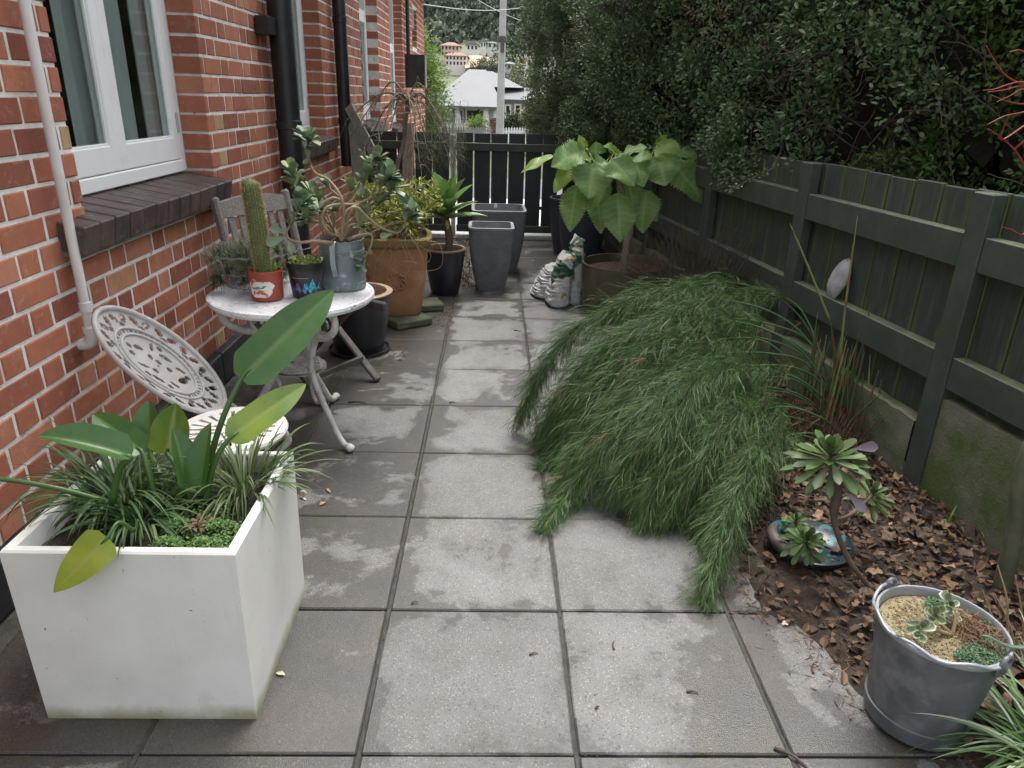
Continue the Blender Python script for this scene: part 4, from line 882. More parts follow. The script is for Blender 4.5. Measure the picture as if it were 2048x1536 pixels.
b = MB(); g = 16; rows = [(bx0+.03+(bx1-bx0-.06)*i/g, by0+.03+(by1-by0-.06)*j/g, .425+R(-.012, .012)) for j in range(g+1) for i in range(g+1)]
b.add(rows, [(j*(g+1)+i, j*(g+1)+i+1, (j+1)*(g+1)+i+1, (j+1)*(g+1)+i) for j in range(g) for i in range(g)]); obj('soil', b, SOIL, pb, smooth=180)
# bird of paradise plant: every leaf is a part
STR = M('strelitzia_leaf', (.045, .115, .026), (.065, .145, .034), scale=9, rough=.36, tint=(.14, .22, .06), transl=.18, bmp=.1, bscale=40, c=(.13, .12, .04), cscale=22, clo=.70, chi=.76)
STY = M('strelitzia_yellow', (.24, .31, .03), (.36, .38, .04), scale=12, rough=.35, tint=(.34, .35, .08), transl=.2, c=(.08, .07, .02), cscale=60, clo=.68, chi=.72)
STM = M('strelitzia_mixed', (.09, .17, .03), (.22, .29, .035), scale=5, rough=.33, tint=(.25, .30, .08), transl=.2, c=(.06, .06, .02), cscale=70, clo=.7, chi=.73)
bp = thing('bird_of_paradise_plant', (-.78, 1.56, .425), 'broad paddle leaved green plant growing up from the white planter box', 'plant')
cro = V3(-.79, 1.56, .43); CAMD = lambda p: unit(CP-np.asarray(p))
def pad(A, B, W, mat, mixN=(0, 0, .5), bend=.04, fold=.25, base=None, wave=.03, sr=.0075, ribs=.022, pf=None):
    A, B = np.asarray(A), np.asarray(B); N = CAMD((A+B)/2)+V3(*mixN); bb = MB()
    leaf2(bb, A, B, W, N, bend, fold, pf or (lambda t: min(1, (t*7+.22))**.6*(1-max(0, (t-.45)/.55)**2.0)**.8), 34, 11, wave, 0., ribs, mid=.09, veins=.07); o = obj('leaf', bb, mat, bp, smooth=180)
    if base is not None:
        bb = MB(); base = np.asarray(base); mid_ = (base+A)/2+V3(0, 0, .03); bb.tube(cat_rom([base, mid_, A, A+(B-A)*.12], 5), np.linspace(sr*1.25, sr*.55, 16), 8, tint=.1); obj('stalk', bb, STR, bp, smooth=180)
pad(ony(482, 758, 1.70), ony(667, 580, 1.86), .112, STR, (.2, 0, .3), base=ony(400, 1000, 1.60), bend=.05)
pad(ony(458, 878, 1.60), ony(612, 768, 1.74), .078, STM, (.1, 0, .5), base=ony(408, 1010, 1.56))
pad(ony(335, 908, 1.62), ony(352, 806, 1.66), .088, STM, (-.1, 0, .1), fold=.55, base=ony(385, 1010, 1.57), bend=-.06)
pad(ony(300, 905, 1.70), ony(298, 800, 1.76), .078, STR, (-.5, 0, .1), fold=.4, base=cro)
pad(ony(285, 905, 1.60), ony(186, 828, 1.66), .075, STR, (-.2, 0, .6), fold=.35, base=cro+V3(-.03, 0, 0))
pad(ony(262, 915, 1.47), ony(76, 872, 1.44), .075, STR, (0, .2, 1.2), fold=.75, base=ony(225, 1005, 1.47), bend=.10)
pad(ony(372, 975, 1.56), ony(345, 855, 1.60), .068, STR, (.9, 0, -.1), fold=.8, base=cro)
pad(ony(400, 985, 1.55), ony(422, 846, 1.60), .072, STR, (-.8, 0, .1), fold=.5, base=cro)
pad(ony(215, 1075, 1.302), ony(107, 1185, 1.268), .080, STY, (0, 0, .2), fold=.12, bend=.05, base=ony(268, 1062, 1.37), sr=.004, pf=lambda t: min(1, t*7+.5)**.8*(1-max(0, (t-.2)/.8)**1.9)**.9)
bb = MB(); bb.tube(cat_rom([cro+V3(-.06, -.02, .0), ony(150, 985, 1.50), ony(0, 958, 1.47), ony(-150, 960, 1.44)], 5), np.linspace(.0065, .0055, 16), 8, tint=.25); obj('stalk', bb, STR, bp, smooth=180)
# strappy tufts
def tuft(name, c, n_, Lr, Wr, mat, label, spread=1.0, droop=1.6, cat='plant', silver=.07, lean=(0, 0, 0), rad=.04, cut=None):
    bb = MB()
    for k in range(n_):
        a = R(0, 6.283); r_ = rad*math.sqrt(R(0, 1)); p = np.asarray(c)+V3(r_*math.cos(a), r_*math.sin(a), 0); d = unit(V3(math.cos(a)*spread*R(.3, 1.1), math.sin(a)*spread*R(.3, 1.1), R(.7, 1.3))+V3(*lean))
        if cut and not cut(p, d): continue
        bb.blade(p, d, R(*Lr), R(*Wr), droop=droop*R(.6, 1.3), fold=R(.1, .5), n=8, tint=(R(.6, 1) if random.random() < silver else R(0, .3)), twist=R(-.8, .8), wave=.1, prof=lambda t: min(1, .45+t*1.6)*(1-max(0, (t-.55)/.45)**2))
    return obj(name, bb, mat, label=label, cat=cat, smooth=180)
STP = M('strap_leaf', (.030, .075, .022), (.050, .105, .032), scale=12, rough=.48, tint=(.16, .22, .09), transl=.15, spec=.3)
STO = M('strap_leaf_pale', (.055, .105, .025), (.085, .14, .035), scale=12, rough=.48, tint=(.32, .36, .22), transl=.2, spec=.3)
tuft('strappy_plant', (-.93, 1.60, .43), 190, (.12, .27), (.004, .008), STP, 'dark strappy leaved clump at the wall side of the white planter', 1.0, 2.0, rad=.07)
tuft('strappy_plant', (-.84, 1.51, .43), 150, (.08, .19), (.004, .008), STP, 'dark strappy clump in the middle front of the white planter', 1.0, 2.0, rad=.06)
tuft('strappy_plant', (-.64, 1.66, .43), 170, (.10, .23), (.0035, .007), STO, 'pale silvery strappy clump spilling over the path side of the white planter', 1.1, 1.7, rad=.07, silver=.10)
for (a, c, L) in (((-.60, 1.62, .46), (1, -.1, .45), .17), ((-.60, 1.70, .47), (1, .15, .6), .16), ((-.59, 1.55, .46), (.9, -.5, .4), .17), ((-.60, 1.75, .47), (.8, .5, .5), .14)):
    pass
n_ = 2600; P = np.stack([RNG.uniform(-.76, -.575, n_), RNG.uniform(1.345, 1.53, n_), np.zeros(n_)], 1); P[:, 2] = .43+.028*np.abs(np.sin(P[:, 0]*37)*np.cos(P[:, 1]*41))+RNG.uniform(0, .012, n_)
P = P[np.hypot((P[:, 0]+.68)/.10, (P[:, 1]-1.43)/.10) < 1+RNG.normal(size=n_)*.12]
b = MB(); leaf_cloud(b, P, RNG.normal(size=(len(P), 3))*(1, 1, .4)+V3(0, 0, .3), RNG.uniform(.005, .010, len(P)), RNG.uniform(.005, .009, len(P)), RNG.random(len(P))*.8, .2, True, up=V3(0, 0, 1)); obj('ground_cover', b, M('clover_leaf', (.06, .15, .03), (.10, .21, .05), scale=20, rough=.5, tint=(.17, .28, .07), transl=.2), label='bright green creeping ground cover in the corner of the white planter', cat='ground cover', kind='stuff')
b = MB(); 
for k in range(26): b.blade((-.675+R(-.02, .02), 1.455+R(-.02, .02), .458), (R(-1, 1), R(-1, 1), R(.1, .7)), R(.015, .03), .008, droop=1.5, fold=.4, n=4, wave=.3)
obj('dry_flower_head', b, M('dry_brown', (.13, .075, .045), (.2, .12, .07), scale=40, rough=.8), label='small withered brown flower head on the ground cover in the white planter', cat='flower head')

# ---------------- cast metal chair beside the wall
CAST = M('cast_white_shaded', (.38, .36, .35), (.47, .45, .43), scale=9, rough=.5, bmp=.15, bscale=40, c=(.22, .12, .06), cscale=22, clo=.68, chi=.80)  # white metal darkened: shade on the chair back put into the colour
CAST2 = M('cast_white_grimy', (.54, .53, .50), (.30, .29, .26), scale=16, lo=.45, hi=.75, rough=.55, bmp=.3, bscale=60, c=(.12, .12, .11), cscale=55, clo=.62, chi=.72)
def lace(mb, c, u, v, holes, nr=46, na=150, r0=.02, thick=.007, dish=0.):
    c = np.asarray(c, float); u = np.asarray(u, float); v = np.asarray(v, float); N = unit(np.cross(u, v)); rr = np.linspace(r0, 1, nr+1); aa = np.arange(na)*2*math.pi/na
    for sgn in (0, 1):
        vs = np.array([c+u*r_*math.cos(a)+v*r_*math.sin(a)-N*(dish*(1-r_*r_))-N*thick*sgn for r_ in rr for a in aa]); f = []
        for i in range(nr):
            for j in range(na):
                if holes((rr[i]+rr[i+1])/2, aa[j]+math.pi/na): continue
                q = (i*na+j, i*na+(j+1) % na, (i+1)*na+(j+1) % na, (i+1)*na+j); f.append(q if sgn == 0 else q[::-1])
        mb.add(vs, f)
    # side walls of the holes and rim
    H = [[holes((rr[i]+rr[i+1])/2, aa[j]+math.pi/na) for j in range(na)] for i in range(nr)]; k = (nr+1)*na; base = mb.n-2*k; fs = []
    for i in range(nr):
        for j in range(na):
            if H[i][j]:
                if i+1 < nr and not H[i+1][j]: a_, b_ = (i+1)*na+j, (i+1)*na+(j+1) % na; fs.append((a_, b_, b_+k, a_+k))
                if i > 0 and not H[i-1][j]: a_, b_ = i*na+j, i*na+(j+1) % na; fs.append((a_, b_, b_+k, a_+k))
                if not H[i][(j+1) % na]: a_, b_ = i*na+(j+1) % na, (i+1)*na+(j+1) % na; fs.append((a_, b_, b_+k, a_+k))
                if not H[i][j-1]: a_, b_ = i*na+j, (i+1)*na+j; fs.append((a_, b_, b_+k, a_+k))
    mb.F.setdefault(4, []).append(np.array(fs)+base); mb.FM.setdefault(4, []).append(np.zeros(len(fs), int)); return mb
def ell(r, a, r0, a0, lr, la, tw=0.):
    da = (a-a0+math.pi) % (2*math.pi)-math.pi; x = (r-r0); y = da*r0; ct, s_ = math.cos(tw), math.sin(tw); x, y = x*ct-y*s_, x*s_+y*ct; return (x/lr)**2+(y/la)**2 < 1
def back_holes(r, a):
    if r > .92: return False
    if .70 < r < .92:
        k = a/(2*math.pi/26); f = k-math.floor(k); a0 = (math.floor(k)+.5)*2*math.pi/26; s_ = 1 if int(k) % 2 else -1
        return ell(r, a, .845, a0, .078, .056, s_*.6) or ell(r, a, .75, a0+.12*s_, .055, .045, -s_*.9)
    if .60 < r < .655: k = a/(2*math.pi/44); return .25 < k-math.floor(k) < .72
    if r < .52:
        for (r0, a0, lr, la, tw) in ((.10, 2.0, .05, .05, 0), (.46, .65, .05, .05, .2), (.46, 2.0, .05, .05, .2), (.46, 3.45, .05, .05, .2), (.46, 4.75, .05, .05, .2), (.46, 5.5, .05, .05, .2), (.38, .3, .06, .12, .3), (.40, 1.0, .08, .04, .7), (.34, 1.7, .05, .10, -.3), (.40, 2.3, .09, .035, .2), (.36, 3.1, .05, .09, .5), (.42, 3.8, .06, .05, -.5), (.33, 4.4, .10, .035, .4), (.40, 5.1, .05, .10, 0), (.38, 5.8, .08, .04, -.6), (.18, .8, .05, .05, 0), (.17, 2.8, .06, .04, .5), (.19, 4.9, .05, .05, 0)):
            if ell(r, a, r0, a0, lr, la, tw): return True
    return False
cc = V3(-1.16, 2.43, .495); a1 = V3(.145, .075, -.212); a2 = V3(.02, .165, .0)
ch = thing('garden_chair', (-.85, 2.3, 0), 'white cast metal garden chair with a round pierced back leaning against the bricks', 'chair')
b = MB(); lace(b, cc, a1, a2, back_holes, 50, 156, .02, .008, .03); obj('backrest', b, CAST, ch)
b = MB(); aa = np.linspace(0, 2*math.pi, 49); nn = unit(np.cross(a1, a2)); b.tube([cc+a1*math.cos(a)+a2*math.sin(a) for a in aa], .0095, 8, caps=False); 
for rr_ in (.68, .575): b.tube([cc+(a1*math.cos(a)+a2*math.sin(a))*rr_+nn*(-.03*(1-rr_*rr_)+.001) for a in aa], .0055, 6, caps=False)
obj('back_rim', b, CAST, ch, smooth=180)
sc_ = V3(-.90, 2.29, .31)
def seat_holes(r, a):
    if r > .88 or r < .12: return False
    k = a/(2*math.pi/22); f = k-math.floor(k); return (.28 < f < .72 and .5 < r < .84) or (.2 < ((a/(2*math.pi/14)) % 1) < .62 and .2 < r < .42)
b = MB(); lace(b, sc_, V3(.175, 0, 0), V3(0, .175, 0), seat_holes, 30, 132, .03, .01, .006); b.tube([sc_+V3(.175*math.cos(a), .175*math.sin(a), -.012) for a in aa], .014, 8, caps=False); obj('seat', b, M('cast_rusty', (.72, .70, .66), (.62, .60, .56), scale=9, rough=.5, c=(.42, .20, .07), cscale=17, clo=.58, chi=.72), ch)
for s_ in (-1, 1):
    b = MB(); b.tube(cat_rom([cc+a1*.92+a2*.32*s_, cc+a1*1.12+a2*.38*s_+V3(0, 0, -.01), sc_+V3(-.155, .11*s_, -.004)], 5), .011, 6); obj('back_support', b, CAST, ch, smooth=180)
for k, a in enumerate((.7, 2.4, 3.9, 5.5)):
    d = V3(math.cos(a), math.sin(a), 0); b = MB(); b.tube(cat_rom([sc_+d*.15+V3(0, 0, -.02), sc_+d*.20+V3(0, 0, -.11), sc_*V3(1, 1, 0)+d*.15+V3(0, 0, .15), sc_*V3(1, 1, 0)+d*.20+V3(0, 0, .012)], 6), np.linspace(.015, .010, 19), 7); obj('leg', b, CAST, ch, smooth=180)

# ---------------- round cast table
TC = V3(-.833, 2.945, 0); TZ = .620; TR = .334
def table_mat():
    ma, t, p, out = nodes('table_top_paint'); W = coords(t, 'World'); v = nd(t, 'TexVoronoi', feature='DISTANCE_TO_EDGE'); v.inputs['Scale'].default_value = 38; t.links.new(W, v.inputs['Vector'])
    col = mixc(t, ramp(t, noise(t, 9, 6, .7, W), .45, .7), (.74, .74, .75), (.60, .60, .61)); g = math_(t, 'MULTIPLY', ramp(t, v.outputs['Distance'], .05, .0), ramp(t, noise(t, 6, 4, .6, W), .42, .62))
    col = mixc(t, g, col, (.06, .06, .06)); col = mixc(t, ramp(t, noise(t, 24, 6, .75, W), .60, .70, 0, .9), col, (.12, .115, .11)); t.links.new(col, p.inputs['Base Color']); p.inputs['Roughness'].default_value = .5; bump(t, p, v.outputs['Distance'], .5, .004); return ma
tb = thing('garden_table', TC, 'round white cast metal table with scrolled legs holding potted plants', 'table')
b = MB(); b.lathe([(.02, TZ-.014), (.30, TZ-.014), (TR-.008, TZ-.026), (TR+.002, TZ-.012), (TR, TZ), (TR-.008, TZ+.004), (TR-.02, TZ), (.2, TZ-.001), (.005, TZ-.001)], TC, 72, jit=.003); obj('tabletop', b, table_mat(), tb, smooth=40)
for k, a in enumerate((-.745, 1.35, 3.44)):
    d = V3(math.cos(a), math.sin(a), 0); q = lambda r_, z: TC+d*r_+V3(0, 0, z); s_ = V3(-d[1], d[0], 0)
    b = MB(); b.tube(cat_rom([q(.235, .598), q(.285, .575), q(.275, .515), q(.215, .475), q(.15, .455), q(.118, .40), q(.10, .33), q(.105, .27), q(.15, .19), q(.205, .115), q(.255, .05), q(.30, .018), q(.335, .020)], 6), np.interp(np.linspace(0, 1, 73), [0, .2, .45, .6, .9, 1], [.010, .014, .012, .013, .012, .016]), 8, flat=1.25); obj('leg', b, CAST2, tb, smooth=180)
    b = MB()
    b.tube(cat_rom([q(.14, .45), q(.175, .50), q(.155, .54), q(.125, .525), q(.135, .495)], 6), .008, 6); b.tube(cat_rom([q(.106, .27), q(.085, .21), q(.115, .16), q(.15, .185), q(.135, .215)], 6), .009, 6); b.tube(cat_rom([q(.11, .36), q(.155, .37), q(.165, .335), q(.13, .32)], 5), .0075, 6); b.tube([q(.15, .455)+s_*.012, q(.10, .43)+s_*.012, q(.085, .31)+s_*.012], .007, 6)
    obj('scroll', b, CAST2, tb, smooth=180, kind='stuff'); b = MB(); b.lathe([(.001, -.012), (.018, -.008), (.020, .004), (.012, .014), (.001, .017)], q(.335, .018), 12); obj('foot', b, CAST2, tb, smooth=180)
def shelf_holes(r, a): return .3 < r < .78 and ((a/(2*math.pi/12)) % 1) > .5 and not .5 < r < .58
b = MB(); lace(b, TC+V3(0, 0, .30), V3(.115, 0, 0), V3(0, .115, 0), shelf_holes, 16, 72, .04, .012); obj('shelf', b, M('shelf_rust', (.55, .54, .50), (.40, .37, .33), scale=18, rough=.6, c=(.22, .13, .07), cscale=30, clo=.58, chi=.7), tb)

# ---------------- things on the table
def cpatch(mb, c, r, a0, poly, lift=.0012, n=4):
    """flat print wrapped on a cylinder: poly of (arc length, z) points, fan from the middle"""
    P = np.asarray(poly, float); m_ = P.mean(0); ring = []
    f = lambda q: (c[0]+(r+lift)*math.cos(a0+q[0]/r), c[1]+(r+lift)*math.sin(a0+q[0]/r), c[2]+q[1])
    vs = [f(m_)]; fs = []; k = len(P)
    for s_ in range(1, n+1):
        for q in P: vs.append(f(m_+(q-m_)*s_/n))
    for j in range(k): fs.append((0, 1+j, 1+(j+1) % k))
    for s_ in range(n-1):
        for j in range(k): fs.append((1+s_*k+j, 1+(s_+1)*k+j, 1+(s_+1)*k+(j+1) % k, 1+s_*k+(j+1) % k))
    mb.add(vs, fs)
TT = TZ+.003
c = V3(*onz(536, 596, TT)[:2], TT); RPC = c
rp = thing('plant_pot', c, 'small red clay pot with a painted white cloud panel on the round table', 'pot'); b = MB()
b.lathe([(.002, .0), (.056, .0), (.061, .004), (.0635, .05), (.0665, .108), (.0675, .114), (.066, .118), (.060, .118), (.058, .11), (.056, .095)], c, 44); obj('body', b, M('red_clay', (.33, .06, .03), (.27, .05, .028), scale=14, rough=.45, bmp=.1, bscale=60), rp, smooth=40)
b = MB(); disc(b, c+V3(0, 0, .096), .058); obj('soil', b, SOIL, rp)
ca = math.atan2(-c[1], -c[0])-.42
cl_ = [(.052*math.cos(t)*(1+.07*math.sin(5*t)+.05*math.sin(9*t)), .056+.040*math.sin(t)*(1+.07*math.cos(6*t))) for t in np.linspace(0, 2*math.pi, 40, endpoint=False)]
b = MB(); cpatch(b, c, .0628, ca, cl_, .0022, 6); obj('painted_panel', b, M('panel_white', (.72, .69, .62), (.62, .58, .5), scale=30, rough=.5), rp)
def blot(pts, mat, nm='painted_mark', l=.0034): bb = MB(); cpatch(bb, c, .0628, ca, pts, l, 2); obj(nm, bb, mat, rp)
RED = M('paint_red', (.45, .07, .03), (.5, .14, .05), scale=60, rough=.5); TEA = M('paint_teal', (.04, .20, .20), (.08, .28, .25), scale=60, rough=.5)
for sc2, ox, oz, ang, mt in ((1, -.028, .078, .5, RED), (.8, -.036, .070, 1.2, RED), (.7, -.020, .088, -.3, M('paint_grey', (.4, .38, .36), rough=.6)), (1.3, -.002, .040, .25, RED), (1.1, .012, .034, -.5, RED), (.8, -.024, .036, 1.2, RED), (.8, .022, .030, -1.0, RED), (1.1, -.010, .056, .1, TEA), (.9, .014, .060, .4, TEA), (.7, -.026, .054, -.4, TEA), (.5, .012, .078, 0, M('paint_grey', (.4, .38, .36), rough=.6)), (.6, .020, .020, .3, MATS['paint_grey'])):
    pts = [(ox+(x*math.cos(ang)-y*math.sin(ang))*sc2, oz+(x*math.sin(ang)+y*math.cos(ang))*sc2) for x, y in ((-.015, 0), (-.006, -.006), (.006, -.003), (.016, -.001), (.007, .003), (.003, .007), (-.004, .003))]; blot(pts, mt, l=.0034+R(0, .0008))
# columnar cactus
ct = thing('cactus', c+V3(0, 0, .09), 'tall golden spined column cactus standing in the small red pot', 'cactus'); b = MB(); cb = c+V3(-.008, .0, .09); rows = []; na, nz = 80, 40; Hc = .375
for i in range(nz+1):
    t = i/nz; z = Hc*t; r_ = .0325*(.86+.2*min(1, t*3))*(1 if t < .90 else math.sqrt(max(.002, 1-((t-.90)/.10)**2))); cx = -.018*t*t
    for j in range(na): a = 2*math.pi*j/na; q = r_*(1-.10*(.5-.5*math.cos(a*20))); rows.append(cb+V3(cx+q*math.cos(a), q*math.sin(a), z))
b.add(rows, [(i*na+j, i*na+(j+1) % na, (i+1)*na+(j+1) % na, (i+1)*na+j) for i in range(nz) for j in range(na)]); obj('stem', b, M('cactus_skin', (.085, .115, .035), (.12, .14, .05), scale=20, rough=.6), ct, smooth=180)
b = MB(); P = []; D = []
for i in range(5200):
    t = random.random()**.9; z = Hc*t; r_ = .0325*(.86+.2*min(1, t*3))*(1 if t < .9 else math.sqrt(max(.002, 1-((t-.9)/.1)**2))); a = (random.randrange(20)+.0)*2*math.pi/20+R(-.03, .03); P.append(cb+V3(-.018*t*t+r_*math.cos(a), r_*math.sin(a), z)); D.append((math.cos(a)+R(-.7, .7), math.sin(a)+R(-.7, .7), R(-.5, .7)+(2 if t > .97 else 0)))
leaf_cloud(b, np.array(P), np.array(D), RNG.uniform(.006, .012, len(P)), .0011, RNG.random(len(P)), .0, True); obj('spines', b, M('spine_gold', (.42, .33, .12), (.34, .26, .09), scale=30, rough=.6, tint=(.50, .44, .22)), ct, kind='stuff')
bb = MB()
for k in range(24): bb.blade(c+V3(.035+R(-.012, .012), -.01+R(-.015, .015), .10), (R(-.7, .9), R(-1, .5), R(.6, 1.2)), R(.03, .075), .007, droop=1.0, fold=.3, n=5, tint=R(0, .6))
obj('offset_plant', bb, M('lime_leaf', (.12, .21, .03), (.18, .26, .04), scale=30, rough=.45, tint=(.25, .32, .06), transl=.25), label='small lime green leafy shoot at the foot of the cactus', cat='plant')
# black plastic pot
c = V3(*onz(616, 590, TT)[:2]+V3(0, 0, 0)[:2], TT); kp = thing('plant_pot', c, 'black plastic nursery pot with a blue and purple print on the round table', 'pot'); b = MB()
b.lathe([(.002, 0), (.058, 0), (.060, .004), (.073, .120), (.078, .122), (.079, .142), (.075, .143), (.071, .120)], c, 44); obj('body', b, M('black_plastic', (.012, .012, .013), (.022, .022, .023), scale=20, rough=.32), kp, smooth=40); b = MB(); disc(b, c+V3(0, 0, .122), .071); obj('soil', b, SOIL, kp)
ca = math.atan2(-c[1], -c[0])-.15
GAL = nodes('galaxy_print'); ma, t, p, out = GAL; W = coords(t, 'World'); cr = nd(t, 'ValToRGB'); el = cr.color_ramp.elements; el[0].color = (.16, .05, .18, 1); el[0].position = .2; el[1].color = (.03, .20, .20, 1); el[1].position = .95
q = el.new(.5); q.color = (.03, .30, .62, 1); q = el.new(.7); q.color = (.05, .48, .60, 1)
sx = nd(t, 'SeparateXYZ'); t.links.new(W, sx.inputs[0]); t.links.new(math_(t, 'ADD', ramp(t, sx.outputs[0], c[0]-.06, c[0]+.075, 0, 1), math_(t, 'SUBTRACT', math_(t, 'MULTIPLY', noise(t, 60, 5, .7, W), .6), .3)), cr.inputs[0])
t.links.new(mixc(t, ramp(t, noise(t, 110, 5, .7, W), .42, .62), cr.outputs[0], (.012, .014, .03)), p.inputs['Base Color']); p.inputs['Roughness'].default_value = .35
poly = [(-.062+.124*k/16, .052+.016*math.sin(k*1.7)+.010*math.sin(k*.7)+.010*k/16) for k in range(17)]+[(.062-.124*k/16, .024+.010*math.sin(k*2.1)+.010*(1-k/16)) for k in range(17)]
for k in range(16):
    a_, b_ = poly[k], poly[k+1]; c_, d_ = poly[33-k-1], poly[33-k]; bb = MB() if k == 0 else bb
    r_ = lambda z: .0602+.0127*z/.12
    V_ = [(c[0]+(r_(q[1])+.0022)*math.cos(ca+q[0]/.066), c[1]+(r_(q[1])+.0022)*math.sin(ca+q[0]/.066), c[2]+q[1]) for q in (a_, b_, c_, d_)]; bb.add(V_, [(3, 2, 1, 0)])
obj('printed_band', bb, ma, kp)
bb = MB(); x = -.05
while x < .012:
    w2 = R(.0018, .0045); V_ = [(c[0]+(.0712)*math.cos(ca+q[0]/.069), c[1]+(.0712)*math.sin(ca+q[0]/.069), c[2]+q[1]) for q in ((x, .084), (x+w2, .084), (x+w2, .0875), (x, .0875))]; bb.add(V_, [(0, 1, 2, 3)]); x += w2+.0011
obj('small_print', bb, M('print_grey', (.22, .23, .24), rough=.5), kp, kind='stuff')
n_ = 420; rr = .066*np.sqrt(RNG.random(n_)); a = RNG.uniform(0, 6.28, n_); P = np.stack([c[0]+rr*np.cos(a), c[1]+rr*np.sin(a), np.full(n_, TT+.126)+RNG.uniform(0, .024, n_)], 1); b = MB(); leaf_cloud(b, P, RNG.normal(size=(n_, 3))*(1, 1, .4)+V3(0, 0, .4), RNG.uniform(.010, .018, n_), RNG.uniform(.007, .012, n_), RNG.random(n_), .2, False, up=V3(0, 0, 1))
obj('low_succulent', b, M('lime_succulent', (.15, .22, .05), (.21, .28, .07), scale=30, rough=.4, tint=(.33, .36, .12)), label='low lime green succulent filling the black printed pot', cat='plant')
# zinc watering jug with a twisting succulent
ZINC = M('aged_zinc', (.17, .20, .205), (.26, .29, .295), scale=13, rough=.48, rough2=.62, metal=.35, bmp=.15, bscale=40, c=(.42, .45, .46), cscale=34, clo=.6, chi=.72)
c = V3(*onz(688, 573, TT)[:2], TT); jc = c; zj = thing('zinc_jug', c, 'round galvanised metal jug with a strap handle standing on the white table', 'jug'); b = MB()
JR = .0945; b.lathe([(.002, 0), (JR-.002, 0), (JR, .004), (JR, .028), (JR+.002, .031), (JR, .034), (JR-.003, .150), (JR, .153), (JR-.003, .156), (JR, .163), (JR-.003, .166), (JR-.004, .204), (JR-.001, .207), (JR-.005, .208), (JR-.007, .19)], c, 56); obj('body', b, ZINC, zj, smooth=30)
ha = math.atan2(-c[1], -c[0])-.30; hd = V3(math.cos(ha), math.sin(ha), 0); b = MB(); P = cat_rom([c+hd*(JR-.002)+V3(0, 0, .206), c+hd*(JR+.018)+V3(0, 0, .212), c+hd*(JR+.036)+V3(0, 0, .185), c+hd*(JR+.034)+V3(0, 0, .12), c+hd*(JR+.012)+V3(0, 0, .075), c+hd*(JR+.001)+V3(0, 0, .06)], 6); sd_ = V3(-hd[1], hd[0], 0)
w_ = .0085; vs = []; 
for q in P: vs += [q-sd_*w_, q+sd_*w_]
b.add(vs, [(2*i, 2*i+1, 2*i+3, 2*i+2) for i in range(len(P)-1)]); b.add(np.array(vs)-hd*.0022, [(2*i, 2*i+2, 2*i+3, 2*i+1) for i in range(len(P)-1)])
for s_ in (-1, 1): b.tube([q+sd_*w_*s_ for q in P], .002, 5)
obj('handle', b, M('bright_zinc', (.42, .45, .46), (.32, .35, .36), scale=20, rough=.4, metal=.5), zj, smooth=60)
b = MB(); disc(b, c+V3(0, 0, .185), JR-.006); obj('soil', b, SOIL, zj)
SUC = M('succulent_leaf', (.16, .25, .15), (.22, .31, .20), scale=16, rough=.45, tint=(.28, .28, .09), transl=.1, rnd=.15); SST = M('succulent_stem', (.26, .19, .12), (.34, .26, .17), scale=22, rough=.7, bmp=.3, bscale=120); SSP = M('succulent_tip', (.09, .065, .06), (.14, .10, .09), scale=30, rough=.6)
su = thing('twisting_succulent', c+V3(0, 0, .19), 'succulent with bare looping stems and round grey green leaves in the zinc jug', 'succulent')
Zp = lambda X, Y, y: ony(400+X/3.49, 200+Y/3.49, y)
def fleshy(p, d, L, W, tint, nm='leaf', par=None, mat=None, up=(0, 0, 1)):
    bb = MB(); prof = lambda t: (.18+1.05*t**1.3)*(1-max(0, (t-.55)/.45)**2.6)**.6
    for s_ in (1, -1): bb.blade(np.asarray(p)+V3(0, 0, -.0009*s_), d, L, W, droop=R(-.2, .35), fold=.16+.12*s_*-1, n=7, nw=5, prof=prof, tint=tint, up=up)
    obj(nm, bb, mat or SUC, par or su, smooth=180)
def rosette(p, ax, n_, L, par=None, mat=None, tint=(0, .35), W=.62):
    ax = unit(ax); u = unit(np.cross(ax, (.3, .2, 1))); v = np.cross(ax, u)
    for k in range(n_):
        a = k*2.4+R(-.2, .2); e = R(.25, 1.0); d = ax*(1.15-e)+(u*math.cos(a)+v*math.sin(a))*e; fleshy(np.asarray(p)+ax*R(-.018, .012), d, L*R(.7, 1.1), L*W*R(.85, 1.1), R(*tint), par=par, mat=mat)
JT_ = c+V3(0, 0, .19)
